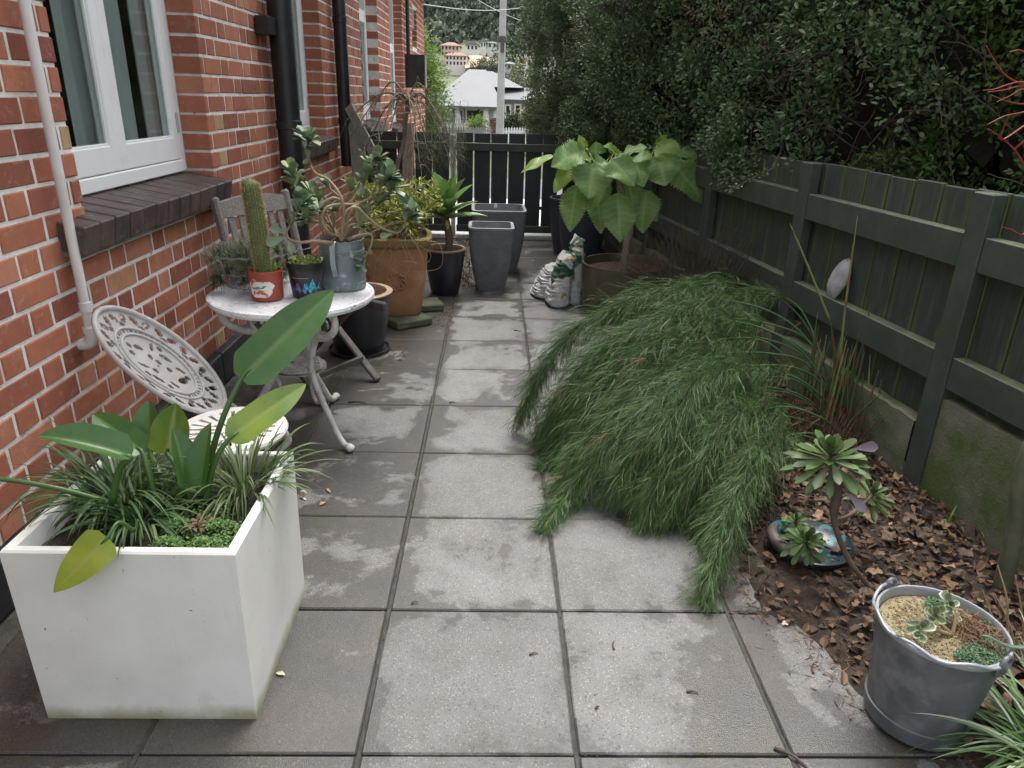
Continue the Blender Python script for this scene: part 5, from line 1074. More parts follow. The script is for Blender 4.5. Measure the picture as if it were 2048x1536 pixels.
for path, y, n_, L, red in (([(990, 1000, 0), (1000, 800, -.02), (985, 680, -.03), (900, 560, 0), (800, 505, .03), (755, 400, .03), (752, 330, .02)], 2.96, 11, .047, .1), ([(905, 940, -.03), (850, 840, -.06), (880, 755, -.06), (960, 728, -.03), (1080, 725, .02), (1190, 680, .05), (1280, 590, .06)], 2.95, 14, .052, .2), ([(985, 980, 0), (1010, 800, -.05), (1090, 750, -.05), (1170, 820, -.02), (1260, 890, .02), (1380, 925, .04), (1440, 850, .05)], 2.94, 13, .045, .1),
        ([(900, 995, -.03), (800, 985, -.07), (690, 992, -.09), (600, 950, -.08), (640, 850, -.07), (680, 780, -.06)], 2.93, 13, .050, .1), ([(985, 700, 0), (920, 685, -.03), (855, 740, -.04), (838, 850, -.02), (870, 960, 0)], 3.0, 0, .04, .1), ([(1050, 965, 0), (1130, 940, .03), (1195, 940, .05), (1195, 1010, .05), (1150, 1100, .06)], 2.92, 4, .034, .2), ([(1050, 720, 0), (1100, 640, .02), (1150, 560, .03)], 3.02, 11, .048, .15), ([(1000, 990, 0), (1045, 880, .0), (1120, 860, .02), (1170, 800, .03), (1230, 740, .04)], 3.0, 6, .045, .3), ([(940, 960, .02), (900, 860, .03), (760, 850, .03), (790, 760, .04)], 3.05, 9, .05, .4), ([(960, 970, .03), (930, 860, .04), (890, 700, .05), (720, 600, .05), (680, 560, .05)], 3.1, 8, .05, .7)):
    P = cat_rom([Zp(X, Y, y+dy) for X, Y, dy in path], 7); P[0] = P[0]*.3+.7*(JT_+V3(R(-.03, .03), R(-.03, .03), 0)) if path[0][1] > 900 else P[0]
    bb = MB(); k_ = len(P); bb.tube(P, np.interp(np.linspace(0, 1, k_), [0, .15, 1], [.0075, .006, .0042]), 8); obj('stem', bb, SST, su, smooth=180)
    if n_:
        ax = unit(P[-1]-P[-4]); bb = MB(); bb.tube([P[-1], P[-1]+ax*.03, P[-1]+ax*.055+V3(0, 0, .01)], [.0055, .0045, .003], 6); obj('stem_tip', bb, SSP, su); rosette(P[-1]+ax*.03, ax+V3(0, -.2, .3), n_+6, L*1.35, tint=(0, red+.25))
        for q_ in range(6): i_ = random.randrange(int(k_*.72), k_); fleshy(P[i_], unit(RNG.normal(size=3)*.8+V3(0, -.3, .5)), L*R(.8, 1.15), L*.6, R(0, red+.3))
for (X, Y, dX, dY, y, L) in ((600, 930, -1, -.4, 2.85, .062), (590, 960, -1, .35, 2.84, .075), (620, 960, .25, 1, 2.85, .060), (1340, 935, -1, .2, 2.95, .05), (1050, 1050, .3, 1, 2.9, .03)): p = Zp(X, Y, y); fleshy(p, Zp(X+dX*100, Y+dY*100, y-.02)-p, L, L*.62, R(0, .3), up=CAMD(p))
for (X, Y, y, n_, L) in ((770, 640, 3.12, 7, .055), (900, 610, 3.14, 6, .05), (645, 585, 3.10, 6, .05), (1060, 625, 3.12, 6, .055), (1240, 420, 3.12, 7, .05), (1175, 440, 3.08, 7, .055), (1345, 625, 3.05, 8, .055), (1170, 715, 3.06, 5, .05), (930, 775, 2.98, 6, .045), (1440, 760, 3.05, 8, .05), (1490, 835, 3.02, 6, .045), (830, 760, 2.96, 7, .055), (765, 835, 2.95, 6, .055), (1260, 520, 3.1, 7, .055), (1110, 870, 3.0, 5, .045)):
    e = Zp(X, Y, y); a_ = JT_+V3(R(-.05, .05), R(-.05, .05), .0); P = cat_rom([a_, (a_+e)/2+V3(R(-.03, .03), 0, R(.0, .05)), e], 6); bb = MB(); bb.tube(P, np.linspace(.0055, .0032, len(P)), 6); obj('stem', bb, SST, su, smooth=180); rosette(e, unit(P[-1]-P[-3])+V3(0, -.3, .3), n_, L*1.25, tint=(0, .5))
# wire basket of air plants
c = V3(-1.02, 3.045, TT); wb = thing('wire_basket', c, 'low round wire basket of spiky grey green air plants on the white table', 'basket'); b = MB(); WR = M('grey_wire', (.20, .20, .22), (.3, .3, .32), scale=20, rough=.45, metal=.6)
for r_, z in ((.195, .155), (.19, .15), (.17, .08), (.11, .01)):
    b.tube([c+V3(r_*math.cos(a), r_*math.sin(a), z+.003*math.sin(a*24)) for a in np.linspace(0, 2*math.pi, 73)], .0022, 5, caps=False)
for k in range(36): a = 2*math.pi*k/36; d = V3(math.cos(a), math.sin(a), 0); b.tube([c+d*.05+V3(0, 0, .006), c+d*.11+V3(0, 0, .01), c+d*.17+V3(0, 0, .08), c+d*.195+V3(0, 0, .156)], .0012, 4)
obj('wire_frame', b, WR, wb)
AIR = M('air_plant', (.06, .075, .045), (.09, .105, .065), scale=20, rough=.6, tint=(.20, .24, .10)); 
for k in range(70):
    r_ = .175*math.sqrt(R(0, 1)); a = R(0, 6.283); p = c+V3(r_*math.cos(a), r_*math.sin(a), R(.02, .14)+.04*(1-r_/.175)); bb = MB(); dd = unit(V3(math.cos(a)*r_/.17, math.sin(a)*r_/.17, .45)); T0 = R(0, .5)
    for q in range(60): d = unit(dd*R(.3, .9)+RNG.normal(size=3)*.75); bb.blade(p, d, R(.04, .085), R(.0028, .0045), droop=R(-.3, .9), fold=.3, n=4, tint=T0+R(-.1, .3), prof=lambda t: 1-t*.95)
    obj('air_plant', bb, AIR, wb)

# ---------------- weathered wooden chair behind the table
TEAK = M('weathered_teak', (.20, .18, .16), (.30, .28, .255), scale=5, rough=.85, bmp=.5, bscale=20, stretch=(20, 20, 20), c=(.07, .065, .055), cscale=8, clo=.55, chi=.72); TEAKD = M('dark_teak', (.055, .046, .038), (.10, .085, .07), scale=18, rough=.6, bmp=.4, bscale=60)  # second teak is a darker tone for legs, seat rails, stretcher and front slats
wc = thing('wooden_chair', (-1.0, 3.6, 0), 'weathered grey slatted wooden garden chair between the table and the brick wall', 'chair')
BL, BRt = V3(-1.315, 3.50, .905), V3(-1.085, 3.86, .905); hd = unit(BRt-BL); fd = unit(V3(hd[1], -hd[0], 0)); lean = unit(V3(0, 0, 1)-fd*.22)
def stick(nm, A, B, w_, d_, mat, axis, bev=.004, par=wc):
    A, B = np.asarray(A, float), np.asarray(B, float); ax = unit(B-A); s_ = unit(np.cross(ax, axis)); n2 = np.cross(s_, ax); bb = MB(); bb.obox((A+B)/2, s_, n2, ax, w_/2, d_/2, np.linalg.norm(B-A)/2, bev); return obj(nm, bb, mat, par)
for p in (BL, BRt): stick('post', p+lean*.02, p-lean*.56, .034, .045, TEAK, fd, .010)
bb = MB(); rows = []
for i in range(13): t = i/12; q = BL+(BRt-BL)*(.045+.91*t); z = .035*math.sin(math.pi*t)*.6; rows += [q-lean*.075-fd*.012, q+lean*(z-.005)-fd*.012, q+lean*(z-.005)+fd*.012, q-lean*.075+fd*.012]
bb.add(rows, [(4*i+j, 4*i+(j+1) % 4, 4*i+4+(j+1) % 4, 4*i+4+j) for i in range(12) for j in range(4)]+[(3, 2, 1, 0), (48, 49, 50, 51)]); obj('top_rail', bb, TEAK, wc)
for k in range(6): q = BL+(BRt-BL)*(.15+.7*k/5); stick('back_slat', q-lean*.078, q-lean*.45, .036, .012, TEAK, fd, .003)
stick('lower_rail', BL+hd*.02-lean*.46, BRt-hd*.02-lean*.46, .012, .045, TEAK, (0, 0, 1))
SB = (BL+BRt)/2-lean*.47; SB[2] = .43
for k in range(6): q = SB+fd*(.05+.078*k); stick('seat_slat', q-hd*.20, q+hd*.20, .060, .016, TEAKD if k > 2 else TEAK, (0, 0, 1))
for s_ in (-1, 1):
    stick('seat_rail', SB+hd*.205*s_-V3(0, 0, .02)-fd*.03, SB+hd*.205*s_+fd*.56-V3(0, 0, .02), .024, .045, TEAKD, (0, 0, 1), .008)
    A = SB+hd*.19*s_+fd*.02; stick('leg', A, (SB+hd*.19*s_+fd*.50)*V3(1, 1, 0)+V3(0, 0, .008), .022, .045, TEAKD, hd, .006); B = SB+hd*.17*s_+fd*.42; stick('leg', B, (SB+hd*.17*s_-fd*.03)*V3(1, 1, 0)+V3(0, 0, .008), .022, .045, TEAKD, hd, .006)
q = (SB+fd*.40)*V3(1, 1, 0)+V3(0, 0, .11); stick('stretcher', q-hd*.19, q+hd*.19, .018, .03, TEAKD, (0, 0, 1))

# ---------------- pots along the wall
BLG = M('black_glaze', (.012, .012, .015), (.02, .02, .026), scale=6, rough=.32, rough2=.5, coat=.3); TAN = M('tan_rim', (.36, .26, .17), (.28, .19, .12), scale=12, rough=.7)
def round_pot(c, r0, r1, h, label, mat, rim, rw=.02, soil=None, belly=.0):
    t_ = thing('plant_pot', c, label, 'pot'); b = MB(); pr_ = [(.002, 0)]+[(r0+(r1-r0)*(q**.75)+belly*math.sin(math.pi*q), h*q) for q in np.linspace(0, .96, 14)]; b.lathe(pr_, c, 56); obj('body', b, mat, t_, smooth=50)
    b = MB(); b.lathe([(r1-.004, h*.955), (r1+.006, h*.97), (r1+.008, h*.99), (r1+.003, h), (r1-rw, h), (r1-rw-.004, h*.98), (r1-rw-.008, h*.8), (r1-rw-.03, h*.5)], c, 56); obj('rim', b, rim, t_, smooth=50)
    if soil is not None: b = MB(); disc(b, np.asarray(c)+V3(0, 0, h*soil), r1-rw-.006, 40, .012); obj('soil', b, SOIL, t_)
    return t_
pbk = V3(-.775, 4.02, .012); t_ = round_pot(pbk, .135, .195, .345, 'wide black glazed pot with a tan rim behind the white table', BLG, TAN, .025, .5)
b = MB(); b.lathe([(.01, .0), (.165, .0), (.176, .006), (.178, .018), (.170, .019), (.16, .008), (.01, .007)], pbk-V3(0, 0, .011), 48); obj('saucer', b, M('saucer_black', (.02, .02, .022), rough=.4), label='shallow black saucer under the wide black pot', cat='saucer', smooth=40)
agp = V3(-.365, 5.36, .0); round_pot(agp, .10, .155, .345, 'dark blue black glazed pot with a tan lip holding an agave', M('navy_glaze', (.012, .013, .022), (.022, .022, .032), scale=6, rough=.35, coat=.3), TAN, .018, .86)
MOSS = M('mossy_slab', (.07, .085, .03), (.12, .12, .08), scale=14, rough=.95, bmp=.8, bscale=90, c=(.16, .155, .13), cscale=9, clo=.5, chi=.7)
def slab(nm, c, rz, hx, hy, h, label): b = MB(); b.obox((c[0], c[1], h/2+.001), (math.cos(rz), math.sin(rz), 0), (-math.sin(rz), math.cos(rz), 0), (0, 0, 1), hx, hy, h/2, .008); obj(nm, b, MOSS, label=label, cat='paver')
slab('mossy_paver', (-.565, 4.56), .62, .13, .12, .05, 'mossy concrete paver under the terracotta pot, nearest the black saucer'); slab('mossy_paver', (-.48, 4.92), .3, .12, .10, .05, 'mossy concrete paver beside the dark agave pot')
slab('mossy_paver', (-.80, 4.72), .2, .11, .11, .05, 'mossy concrete paver under the wall side of the terracotta pot')
TER = M('terracotta', (.34, .165, .075), (.40, .21, .105), scale=7, rough=.8, bmp=.25, bscale=60, c=(.46, .29, .19), cscale=5, clo=.55, chi=.75); TRM = M('mossy_terracotta', (.25, .15, .06), (.16, .17, .04), scale=9, rough=.95, bmp=.7, bscale=90)
tcn = V3(-.64, 4.70, .052); tp_ = thing('terracotta_pot', tcn, 'large square terracotta pot with a mossy rim raised on mossy pavers', 'pot'); b = MB(); suplathe(b, [(.002, 0), (.155, 0), (.160, .006), (.178, .12), (.20, .29), (.212, .45)], tcn, 80, 4.2, .10); obj('body', b, TER, tp_, smooth=50)
b = MB(); suplathe(b, [(.21, .445), (.232, .455), (.238, .47), (.238, .502), (.228, .51), (.205, .51), (.198, .49), (.19, .37)], tcn, 80, 4.2, .10); obj('rim', b, TRM, tp_, smooth=50); b = MB(); disc(b, tcn+V3(0, 0, .47), .20, 64, .012, 4.2, .10); obj('soil', b, SOIL, tp_)
b = MB(); fc = tcn+V3(.02, -.19, .24)
for k in range(9): a = k*.7; b.tube(cat_rom([fc+V3(.05*math.cos(a), -.004, .045*math.sin(a)), fc+V3(.07*math.cos(a+.5), -.006, .06*math.sin(a+.5)), fc+V3(.04*math.cos(a+1.1), -.006, .04*math.sin(a+1.1))], 4), .007, 5)
obj('relief', b, TER, tp_, smooth=180)
# agave
AGV = M('agave_leaf', (.13, .23, .06), (.17, .28, .08), scale=9, rough=.42, tint=(.17, .23, .08), transl=.15)
ac = ony(888, 428, 5.36); ag = thing('agave', agp+V3(0, 0, .30), 'broad leaved green agave rosette on a short stem in the dark pot', 'agave'); b = MB(); b.tube(cat_rom([agp+V3(.02, 0, .28), agp+V3(.035, .0, .42), ac], 4), [.03, .03, .028, .027, .027, .028, .028, .03, .03], 8); obj('stem', b, M('agave_stem', (.11, .085, .06), (.17, .13, .09), scale=30, rough=.9, bmp=.6), ag, smooth=180)
for k in range(22):
    a = k*2.4; e = .25+.95*k/22; d = unit(V3(math.cos(a)*e, math.sin(a)*e, 1.15-e*.75)); L = R(.26, .34); bb = MB(); bb.blade(ac+V3(0, 0, .02-.003*k), d, L, .13, droop=.35, fold=.35, n=10, nw=5, prof=lambda t: (.55+.9*t)*(1-max(0, (t-.35)/.65)**1.7) if t < 1 else 0, curlup=.0); obj('leaf', bb, AGV, ag, smooth=180)
bb = MB(); bb.blade(ac+V3(.02, -.03, -.04), (.2, -.3, -1), .07, .035, fold=.2, n=5); obj('leaf', bb, M('yellow_dead_leaf', (.45, .30, .05), rough=.5), ag, label='yellow dying leaf under the rosette')
# yellowing leafy shrub in the terracotta pot
YG = M('yellow_green_leaf', (.22, .28, .04), (.28, .33, .06), scale=16, rough=.45, tint=(.36, .33, .07), transl=.3); sb = thing('leafy_shrub', tcn+V3(0, 0, .48), 'yellow green leafy shrub with fine arching stems in the terracotta pot', 'shrub'); st_ = MB(); lv = MB()
for k in range(58):
    p = tcn+V3(R(-.16, .16), R(-.16, .16), .48); a = R(0, 6.28); pts = [p, p+V3(math.cos(a)*.08, math.sin(a)*.08, R(.1, .2)), p+V3(math.cos(a)*R(.12, .28), math.sin(a)*R(.12, .28), R(.12, .38))]; P = cat_rom(pts, 6); st_.tube(P, np.linspace(.003, .0012, len(P)), 4)
    n_ = 56; ii = RNG.integers(3, len(P), n_); T = np.gradient(P, axis=0)[ii]; T /= np.linalg.norm(T, axis=1)[:, None]; leaf_cloud(lv, P[ii], T*.5+RNG.normal(size=(n_, 3))*.7, RNG.uniform(.025, .055, n_), RNG.uniform(.009, .017, n_), np.clip(RNG.normal(.3, .3, n_), 0, 1), .3, False, up=V3(0, -.2, 1))
for k in range(13):
    p = tcn+V3(R(-.1, .22), -.2+R(0, .05), .50); P = cat_rom([p, p+V3(R(-.02, .1), -.06, R(-.02, .05)), p+V3(R(-.12, .12), -.10, R(-.22, -.05)), p+V3(R(-.16, .1), -.11, R(-.3, -.1))], 5); st_.tube(P, np.linspace(.0028, .001, len(P)), 4)
obj('stems', st_, M('dry_stem', (.33, .22, .12), (.26, .17, .09), scale=20, rough=.8), sb); obj('leaves', lv, YG, sb)
# trailing ground plant behind the agave pot
b = MB(); n_ = 500; P = np.stack([RNG.uniform(-.33, -.17, n_), RNG.uniform(5.45, 5.85, n_), RNG.random(n_)**1.5*.34], 1); leaf_cloud(b, P, RNG.normal(size=(n_, 3))*(.6, .6, .6)-V3(0, 0, .5), RNG.uniform(.02, .05, n_), RNG.uniform(.004, .012, n_), RNG.random(n_), .3, True); obj('dry_creeper', b, M('dry_creeper', (.11, .10, .06), (.17, .14, .09), scale=20, rough=.8, tint=(.20, .10, .06)), label='tangle of dry creeper between the agave pot and the grey planters', cat='creeper')
# old boards leaning at the end of the wall
OLDW = M('old_board', (.24, .25, .20), (.33, .33, .28), scale=3, rough=.9, bmp=.5, bscale=12, stretch=(30, 30, 6), c=(.10, .09, .07), cscale=2, clo=.58, chi=.75)
obd = thing('leaning_board', (*ony(745, 330, 6.55)[:2], 0), 'lichen grey board with a rusty bolt slanting against the wall', 'board'); stick('plank', ony(697, 212, 6.7), ony(775, 360, 6.45), .085, .025, OLDW, (.2, 1, .2), .003, obd)
b = MB(); q = ony(731, 253, 6.56); b.lathe([(.001, .02), (.02, .016), (.026, .0)], q-V3(0, .01, 0), 10); obj('bolt', b, M('rust', (.09, .045, .025), rough=.9), obd)
obe = thing('upright_board', (*ony(722, 330, 6.62)[:2], 0), 'lichen grey board standing upright behind the slanting board', 'board'); stick('plank', ony(711, 245, 6.75), (ony(722, 380, 6.68)), .13, .03, OLDW, (.1, 1, .1), .003, obe)
obf = thing('timber_offcut', (*ony(815, 350, 6.9)[:2], 0), 'split weathered brown timber post leaning on the dark panel', 'timber'); p_, q_ = ony(817, 247, 7.3), ony(815, 400, 7.1); stick('plank', p_, q_, .10, .07, M('brown_timber', (.20, .14, .10), (.34, .27, .22), scale=2, rough=.9, bmp=.6, bscale=9, stretch=(40, 40, 5)), (.1, 1, 0), .006, obf)
# bare weeping shrub
WB = M('bare_branch', (.17, .135, .10), (.24, .20, .15), scale=20, rough=.85); WG = M('weeping_green', (.10, .115, .06), (.14, .15, .09), scale=20, rough=.8); wbk = thing('weeping_shrub', (*ony(790, 400, 6.1)[:2], 0), 'nearly bare weeping shrub with thin arching branches in front of the dark panel', 'shrub')
b = MB(); tr = cat_rom([ony(792, 470, 6.05), ony(793, 345, 6.05), ony(806, 290, 6.1), ony(812, 240, 6.1), ony(816, 198, 6.1)], 6); b.tube(tr, np.linspace(.021, .013, len(tr)), 8); obj('trunk', b, WB, wbk, smooth=180); top = tr[-1]
for k, (ex, ey, dy) in enumerate(((695, 240, .25), (745, 215, .1), (700, 275, -.1), (760, 280, -.3), (855, 300, -.3), (900, 290, .1), (880, 250, .3), (905, 330, -.1), (840, 330, -.4), (780, 260, .4), (865, 215, .0), (730, 300, .2), (895, 265, -.25), (825, 280, -.35))):
    e = ony(ex, ey, 6.1+dy); mid_ = (top+e)/2+V3(0, 0, .13+R(-.03, .03)); P = cat_rom([top-V3(0, 0, R(0, .1)), top*.6+mid_*.4+V3(0, 0, .03), mid_, e], 7); b = MB(); b.tube(P, np.linspace(.010, .003, len(P)), 6)
    for q in range(9):
        i = random.randrange(6, len(P)); s_ = P[i]; d = V3(R(-.22, .22), R(-.15, .15), R(-.30, .03)); b.tube(cat_rom([s_, s_+d*.4+V3(0, 0, .04), s_+d], 4), np.linspace(.003, .0009, 9), 4)
    obj('branch', b, WB, wbk, smooth=180)
b = MB()
for k in range(420):
    p = top+V3(R(.05, .42), R(-.3, .3), R(-.42, .0)); b.tube([p, p+V3(R(-.02, .06), R(-.04, .04), R(-.12, .0)), p+V3(R(-.04, .10), R(-.05, .05), R(-.25, -.04))], [.0016, .0013, .0007], 3)
obj('fine_twigs', b, WG, wbk, kind='stuff')
# ================================================================ RIGHT SIDE OBJECTS
GREY = M('grey_fibrecement', (.115, .118, .125), (.155, .158, .163), scale=10, rough=.6, bmp=.25, bscale=70, c=(.075, .076, .08), cscale=30, clo=.6, chi=.75); GRIM = M('grey_rim', (.19, .195, .20), (.24, .24, .245), scale=14, rough=.65)
def tall_planter(c, r0, r1, h, p, label, mat, rim, rot=0., rw=.022, n=64, cat='planter'):
    t_ = thing('tall_planter', c, label, cat); b = MB(); q = np.linspace(0, 1, 12); suplathe(b, [(.002, .001), (r0-.006, .001)]+[(r0+(r1-r0)*(1-(1-x)**1.9), h*x) for x in q], c, n, p, rot); obj('body', b, mat, t_, smooth=40)
    b = MB(); suplathe(b, [(r1+.0008, h-.012), (r1+.0015, h), (r1-rw, h+.0012), (r1-rw-.002, h-.01), (r1-rw-.012, h*.55), (.01, h*.5)], c, n, p, rot); obj('rim', b, rim, t_, smooth=40); return t_
tall_planter(V3(-.022, 5.58, 0), .108, .172, .483, 9, 'smaller square tapered grey planter standing in front of a taller one', GREY, GRIM, .02)
tb2 = tall_planter(V3(.035, 6.20, 0), .15, .226, .528, 9, 'taller square tapered grey planter behind the smaller grey one', GREY, GRIM, .03)
b = MB(); b.box((-.005, 6.383, .495), (.022, 6.388, .529)); obj('price_sticker', b, M('sticker_white', (.7, .72, .74), rough=.5), tb2)
BLU = M('blue_grey_pot', (.034, .040, .056), (.046, .052, .068), scale=6, rough=.5); BLR = M('blue_grey_rim', (.085, .095, .12), (.10, .11, .135), scale=6, rough=.5)
tall_planter(V3(.725, 6.98, 0), .14, .205, .525, 2, 'round dark blue grey planter nearest the gate', BLU, BLR, 0, .018); tall_planter(V3(.785, 6.50, 0), .15, .21, .508, 2, 'round dark blue grey planter half hidden by big drooping leaves', BLU, BLR, 0, .018)
# potting mix bags
def bag_mat(nm, seed):
    ma, t, p, out = nodes(nm); O = coords(t, 'Object'); mp = nd(t, 'Mapping'); mp.inputs['Location'].default_value = (seed*3.1, seed*1.7, seed); t.links.new(O, mp.inputs[0]); V = mp.outputs[0]
    col = mixc(t, ramp(t, noise(t, 12, 4, .6, V), .4, .7), (.66, .66, .64), (.55, .55, .53)); s = nd(t, 'SeparateXYZ'); t.links.new(O, s.inputs[0])
    col = mixc(t, ramp(t, math_(t, 'ADD', noise(t, 7, 2, .4, V), ramp(t, s.outputs[2], .08, .24, -.16, .06)), .54, .56), col, (.018, .085, .035))
    col = mixc(t, ramp(t, noise(t, 9, 2, .4, O), .64, .66), col, (.40, .30, .09))
    wv = nd(t, 'TexWave', wave_type='BANDS', bands_direction='Z'); wv.inputs['Scale'].default_value = 34; wv.inputs['Distortion'].default_value = 6; wv.inputs['Detail'].default_value = 3; wv.inputs['Detail Scale'].default_value = 2.5; t.links.new(O, wv.inputs['Vector'])
    col = mixc(t, math_(t, 'MULTIPLY', ramp(t, noise(t, 40, 4, .7, V), .60, .66), ramp(t, noise(t, 8, 2, .5, V), .5, .58)), col, (.03, .03, .03))
    t.links.new(col, p.inputs['Base Color']); p.inputs['Roughness'].default_value = .38; bump(t, p, math_(t, 'ADD', wv.outputs['Fac'], noise(t, 45, 5, .6, O)), .7, .01); return ma
def bag(c, h, tx, ty, lean, rot, label, seed):
    """upright slumped plastic sack: fat base, wrinkled sides, folded flat top"""
    t_ = thing('soil_bag', c, label, 'bag'); b = MB(); n_, m_ = 52, 40; cr, sr = math.cos(rot), math.sin(rot); rows = []
    for i in range(n_+1):
        q = i/n_; f = np.interp(q, [0, .04, .15, .35, .6, .85, .95, 1], [.80, 1.1, 1.2, 1.0, .82, .70, .52, .20]); w2 = ty*np.interp(q, [0, .05, .3, .9, 1], [.85, 1.0, 1.0, .95, .9])
        for j in range(m_):
            a = 2*math.pi*j/m_; x = tx*f*np.sign(math.cos(a))*abs(math.cos(a))**.8; y = w2*np.sign(math.sin(a))*abs(math.sin(a))**.7; wr = .0045*math.sin(q*62+2.2*math.sin(a*2+seed)+math.sin(q*23)*1.5)+.004*math.sin(a*4+q*19+seed*2)+R(-.0012, .0012)
            lx = lean*(q**1.5); rows.append(np.asarray(c)+V3((x+wr*np.sign(x))*cr-y*sr+lx, (x+wr*np.sign(x))*sr+y*cr, h*q+.001+.012*math.sin(a*2+seed)*(q > .97)))
    b.add(rows, [(i*m_+j, i*m_+(j+1) % m_, (i+1)*m_+(j+1) % m_, (i+1)*m_+j) for i in range(n_) for j in range(m_)]+[tuple(range(m_))[::-1], tuple(n_*m_+j for j in range(m_))]); obj('sack', b, bag_mat('bag_print_%d' % seed, seed), t_, smooth=180)
bag(V3(.375, 5.33, 0), .235, .072, .12, .075, .25, 'short slumped white plastic bag of potting mix next to the grey planters', 1)
bag(V3(.465, 5.10, 0), .375, .072, .13, .06, .15, 'middle white bag of potting mix with a green print', 2)
bag(V3(.585, 5.20, 0), .465, .062, .16, .03, .10, 'tallest white bag of potting mix pressed against the olive pot', 3)
# olive glazed pot with the large-leaved plant
OLG = M('olive_glaze', (.060, .052, .022), (.085, .072, .034), scale=4, rough=.34, rough2=.48, coat=.3); opc = V3(.915, 4.95, 0)
t_ = thing('plant_pot', opc, 'wide olive brown glazed cylinder pot with a big leaved plant', 'pot'); b = MB(); b.lathe([(.002, 0), (.262, 0), (.270, .006), (.285, .12), (.296, .25), (.303, .335), (.306, .345), (.305, .352), (.288, .352), (.284, .34), (.275, .28)], opc, 72); obj('body', b, OLG, t_, smooth=40); b = MB(); disc(b, opc+V3(0, 0, .30), .283, 48, .014); obj('soil', b, M('bark_soil', (.04, .024, .016), (.08, .048, .03), scale=40, rough=.95, bmp=1., bscale=110), t_)
BIG = M('big_leaf', (.15, .27, .075), (.195, .32, .095), scale=9, rough=.42, tint=(.30, .40, .15), transl=.25, bmp=.25, bscale=70, spec=.4); BGY = M('big_leaf_young', (.20, .32, .05), (.24, .36, .06), scale=9, rough=.4, tint=(.26, .33, .10), transl=.3)
bl = thing('big_leaved_shrub', opc+V3(0, 0, .30), 'shrub with a bare trunk and large drooping soft green leaves in the olive pot', 'shrub'); Zb = lambda X, Y, y: ony(900+X/3.572, 230+Y/3.572, y)
b = MB(); tk = cat_rom([opc+V3(-.02, -.04, .28), Zb(1260, 930, 4.92), Zb(1290, 780, 4.94), Zb(1230, 560, 4.95), Zb(1190, 420, 4.95)], 6); b.tube(tk, np.linspace(.026, .018, len(tk)), 10); obj('trunk', b, M('pale_bark', (.21, .18, .11), (.28, .24, .16), scale=18, rough=.8, bmp=.4), bl, smooth=180)
for path in ([(1190, 420, 4.95), (1080, 340, 4.9), (965, 240, 4.86)], [(1190, 420, 4.95), (1190, 340, 4.9), (1180, 280, 4.88)], [(1210, 470, 4.95), (1360, 380, 4.95), (1490, 225, 4.95)]):
    b = MB(); P = cat_rom([Zb(*q) for q in path], 5); b.tube(P, np.linspace(.014, .007, len(P)), 8); obj('branch', b, MATS['pale_bark'], bl, smooth=180)
LV = [((962, 255), (722, 372), 195, 4.80, 0, .5), ((1030, 345), (990, 598), 245, 4.72, 0, .15), ((1150, 315), (1318, 508), 170, 4.72, 0, .3), ((1490, 280), (1538, 508), 235, 4.80, 0, .15), ((1480, 205), (1655, 348), 150, 4.85, 1, .4), ((735, 290), (505, 415), 80, 4.85, 1, 1.6), ((900, 330), (742, 556), 130, 4.85, 1, .8), ((1590, 345), (1820, 635), 185, 4.95, 0, .2), ((905, 500), (858, 838), 165, 4.90, 0, .1), ((1195, 560), (1218, 912), 215, 4.80, 0, .1), ((1400, 540), (1375, 845), 185, 4.98, 0, .1),
      ((1230, 275), (1085, 225), 110, 4.90, 0, 1.5), ((1240, 275), (1408, 230), 115, 4.92, 0, 1.5), ((1040, 290), (1045, 190), 110, 4.84, 0, .4), ((955, 250), (920, 142), 62, 4.84, 1, .2), ((1480, 225), (1550, 140), 62, 4.92, 1, .3), ((1440, 280), (1275, 345), 80, 4.82, 0, 1.0), ((1320, 340), (1385, 515), 130, 4.75, 0, .2), ((1110, 450), (1010, 670), 140, 4.98, 0, .2), ((1650, 245), (1768, 330), 90, 5.05, 0, .5), ((1270, 440), (1310, 665), 150, 4.98, 0, .2), ((1010, 300), (880, 322), 90, 4.80, 1, 1.2), ((1120, 330), (1055, 380), 150, 4.78, 0, .8), ((1180, 290), (1175, 215), 70, 4.90, 1, .5),
      ((1230, 300), (1130, 250), 100, 5.05, 0, 1.2), ((1330, 300), (1460, 330), 110, 5.0, 0, .8), ((1050, 520), (1080, 850), 150, 5.1, 0, .1), ((1330, 560), (1480, 760), 150, 5.15, 0, .1), ((1180, 330), (1240, 430), 150, 4.76, 0, .6)]
for k, (A, B, W, y, young, upn) in enumerate(LV):
    A, B = Zb(*A, y), Zb(*B, y-R(.02, .09)); bb = MB(); pf = lambda t: (min(1, t*4.2+.05)**.7)*(1-max(0, (t-.30)/.70)**1.7)**.85
    leaf2(bb, A, B, W/3.572/1444*y*1.2, CAMD(A)+V3(R(-.3, .3), 0, upn+.25), R(.03, .10), R(.02, .22), pf, 32, 13, .24, 0., .085, .20, mid=.10, veins=.40); o = obj('leaf', bb, BGY if young else BIG, bl, smooth=180)
    bb = MB(); q = min(((np.linalg.norm(A-p_), tuple(p_)) for p_ in [Zb(965, 240, 4.86), Zb(1180, 280, 4.88), Zb(1490, 225, 4.95), Zb(1190, 420, 4.95), Zb(1230, 560, 4.95)]), key=lambda z: z[0])[1]; bb.tube(cat_rom([q, (np.array(q)+A)/2+V3(0, 0, .015), A, A+(B-A)*.1], 4), .0035, 5, tint=.6); obj('stalk', bb, BGY, bl, smooth=180)
b = MB()
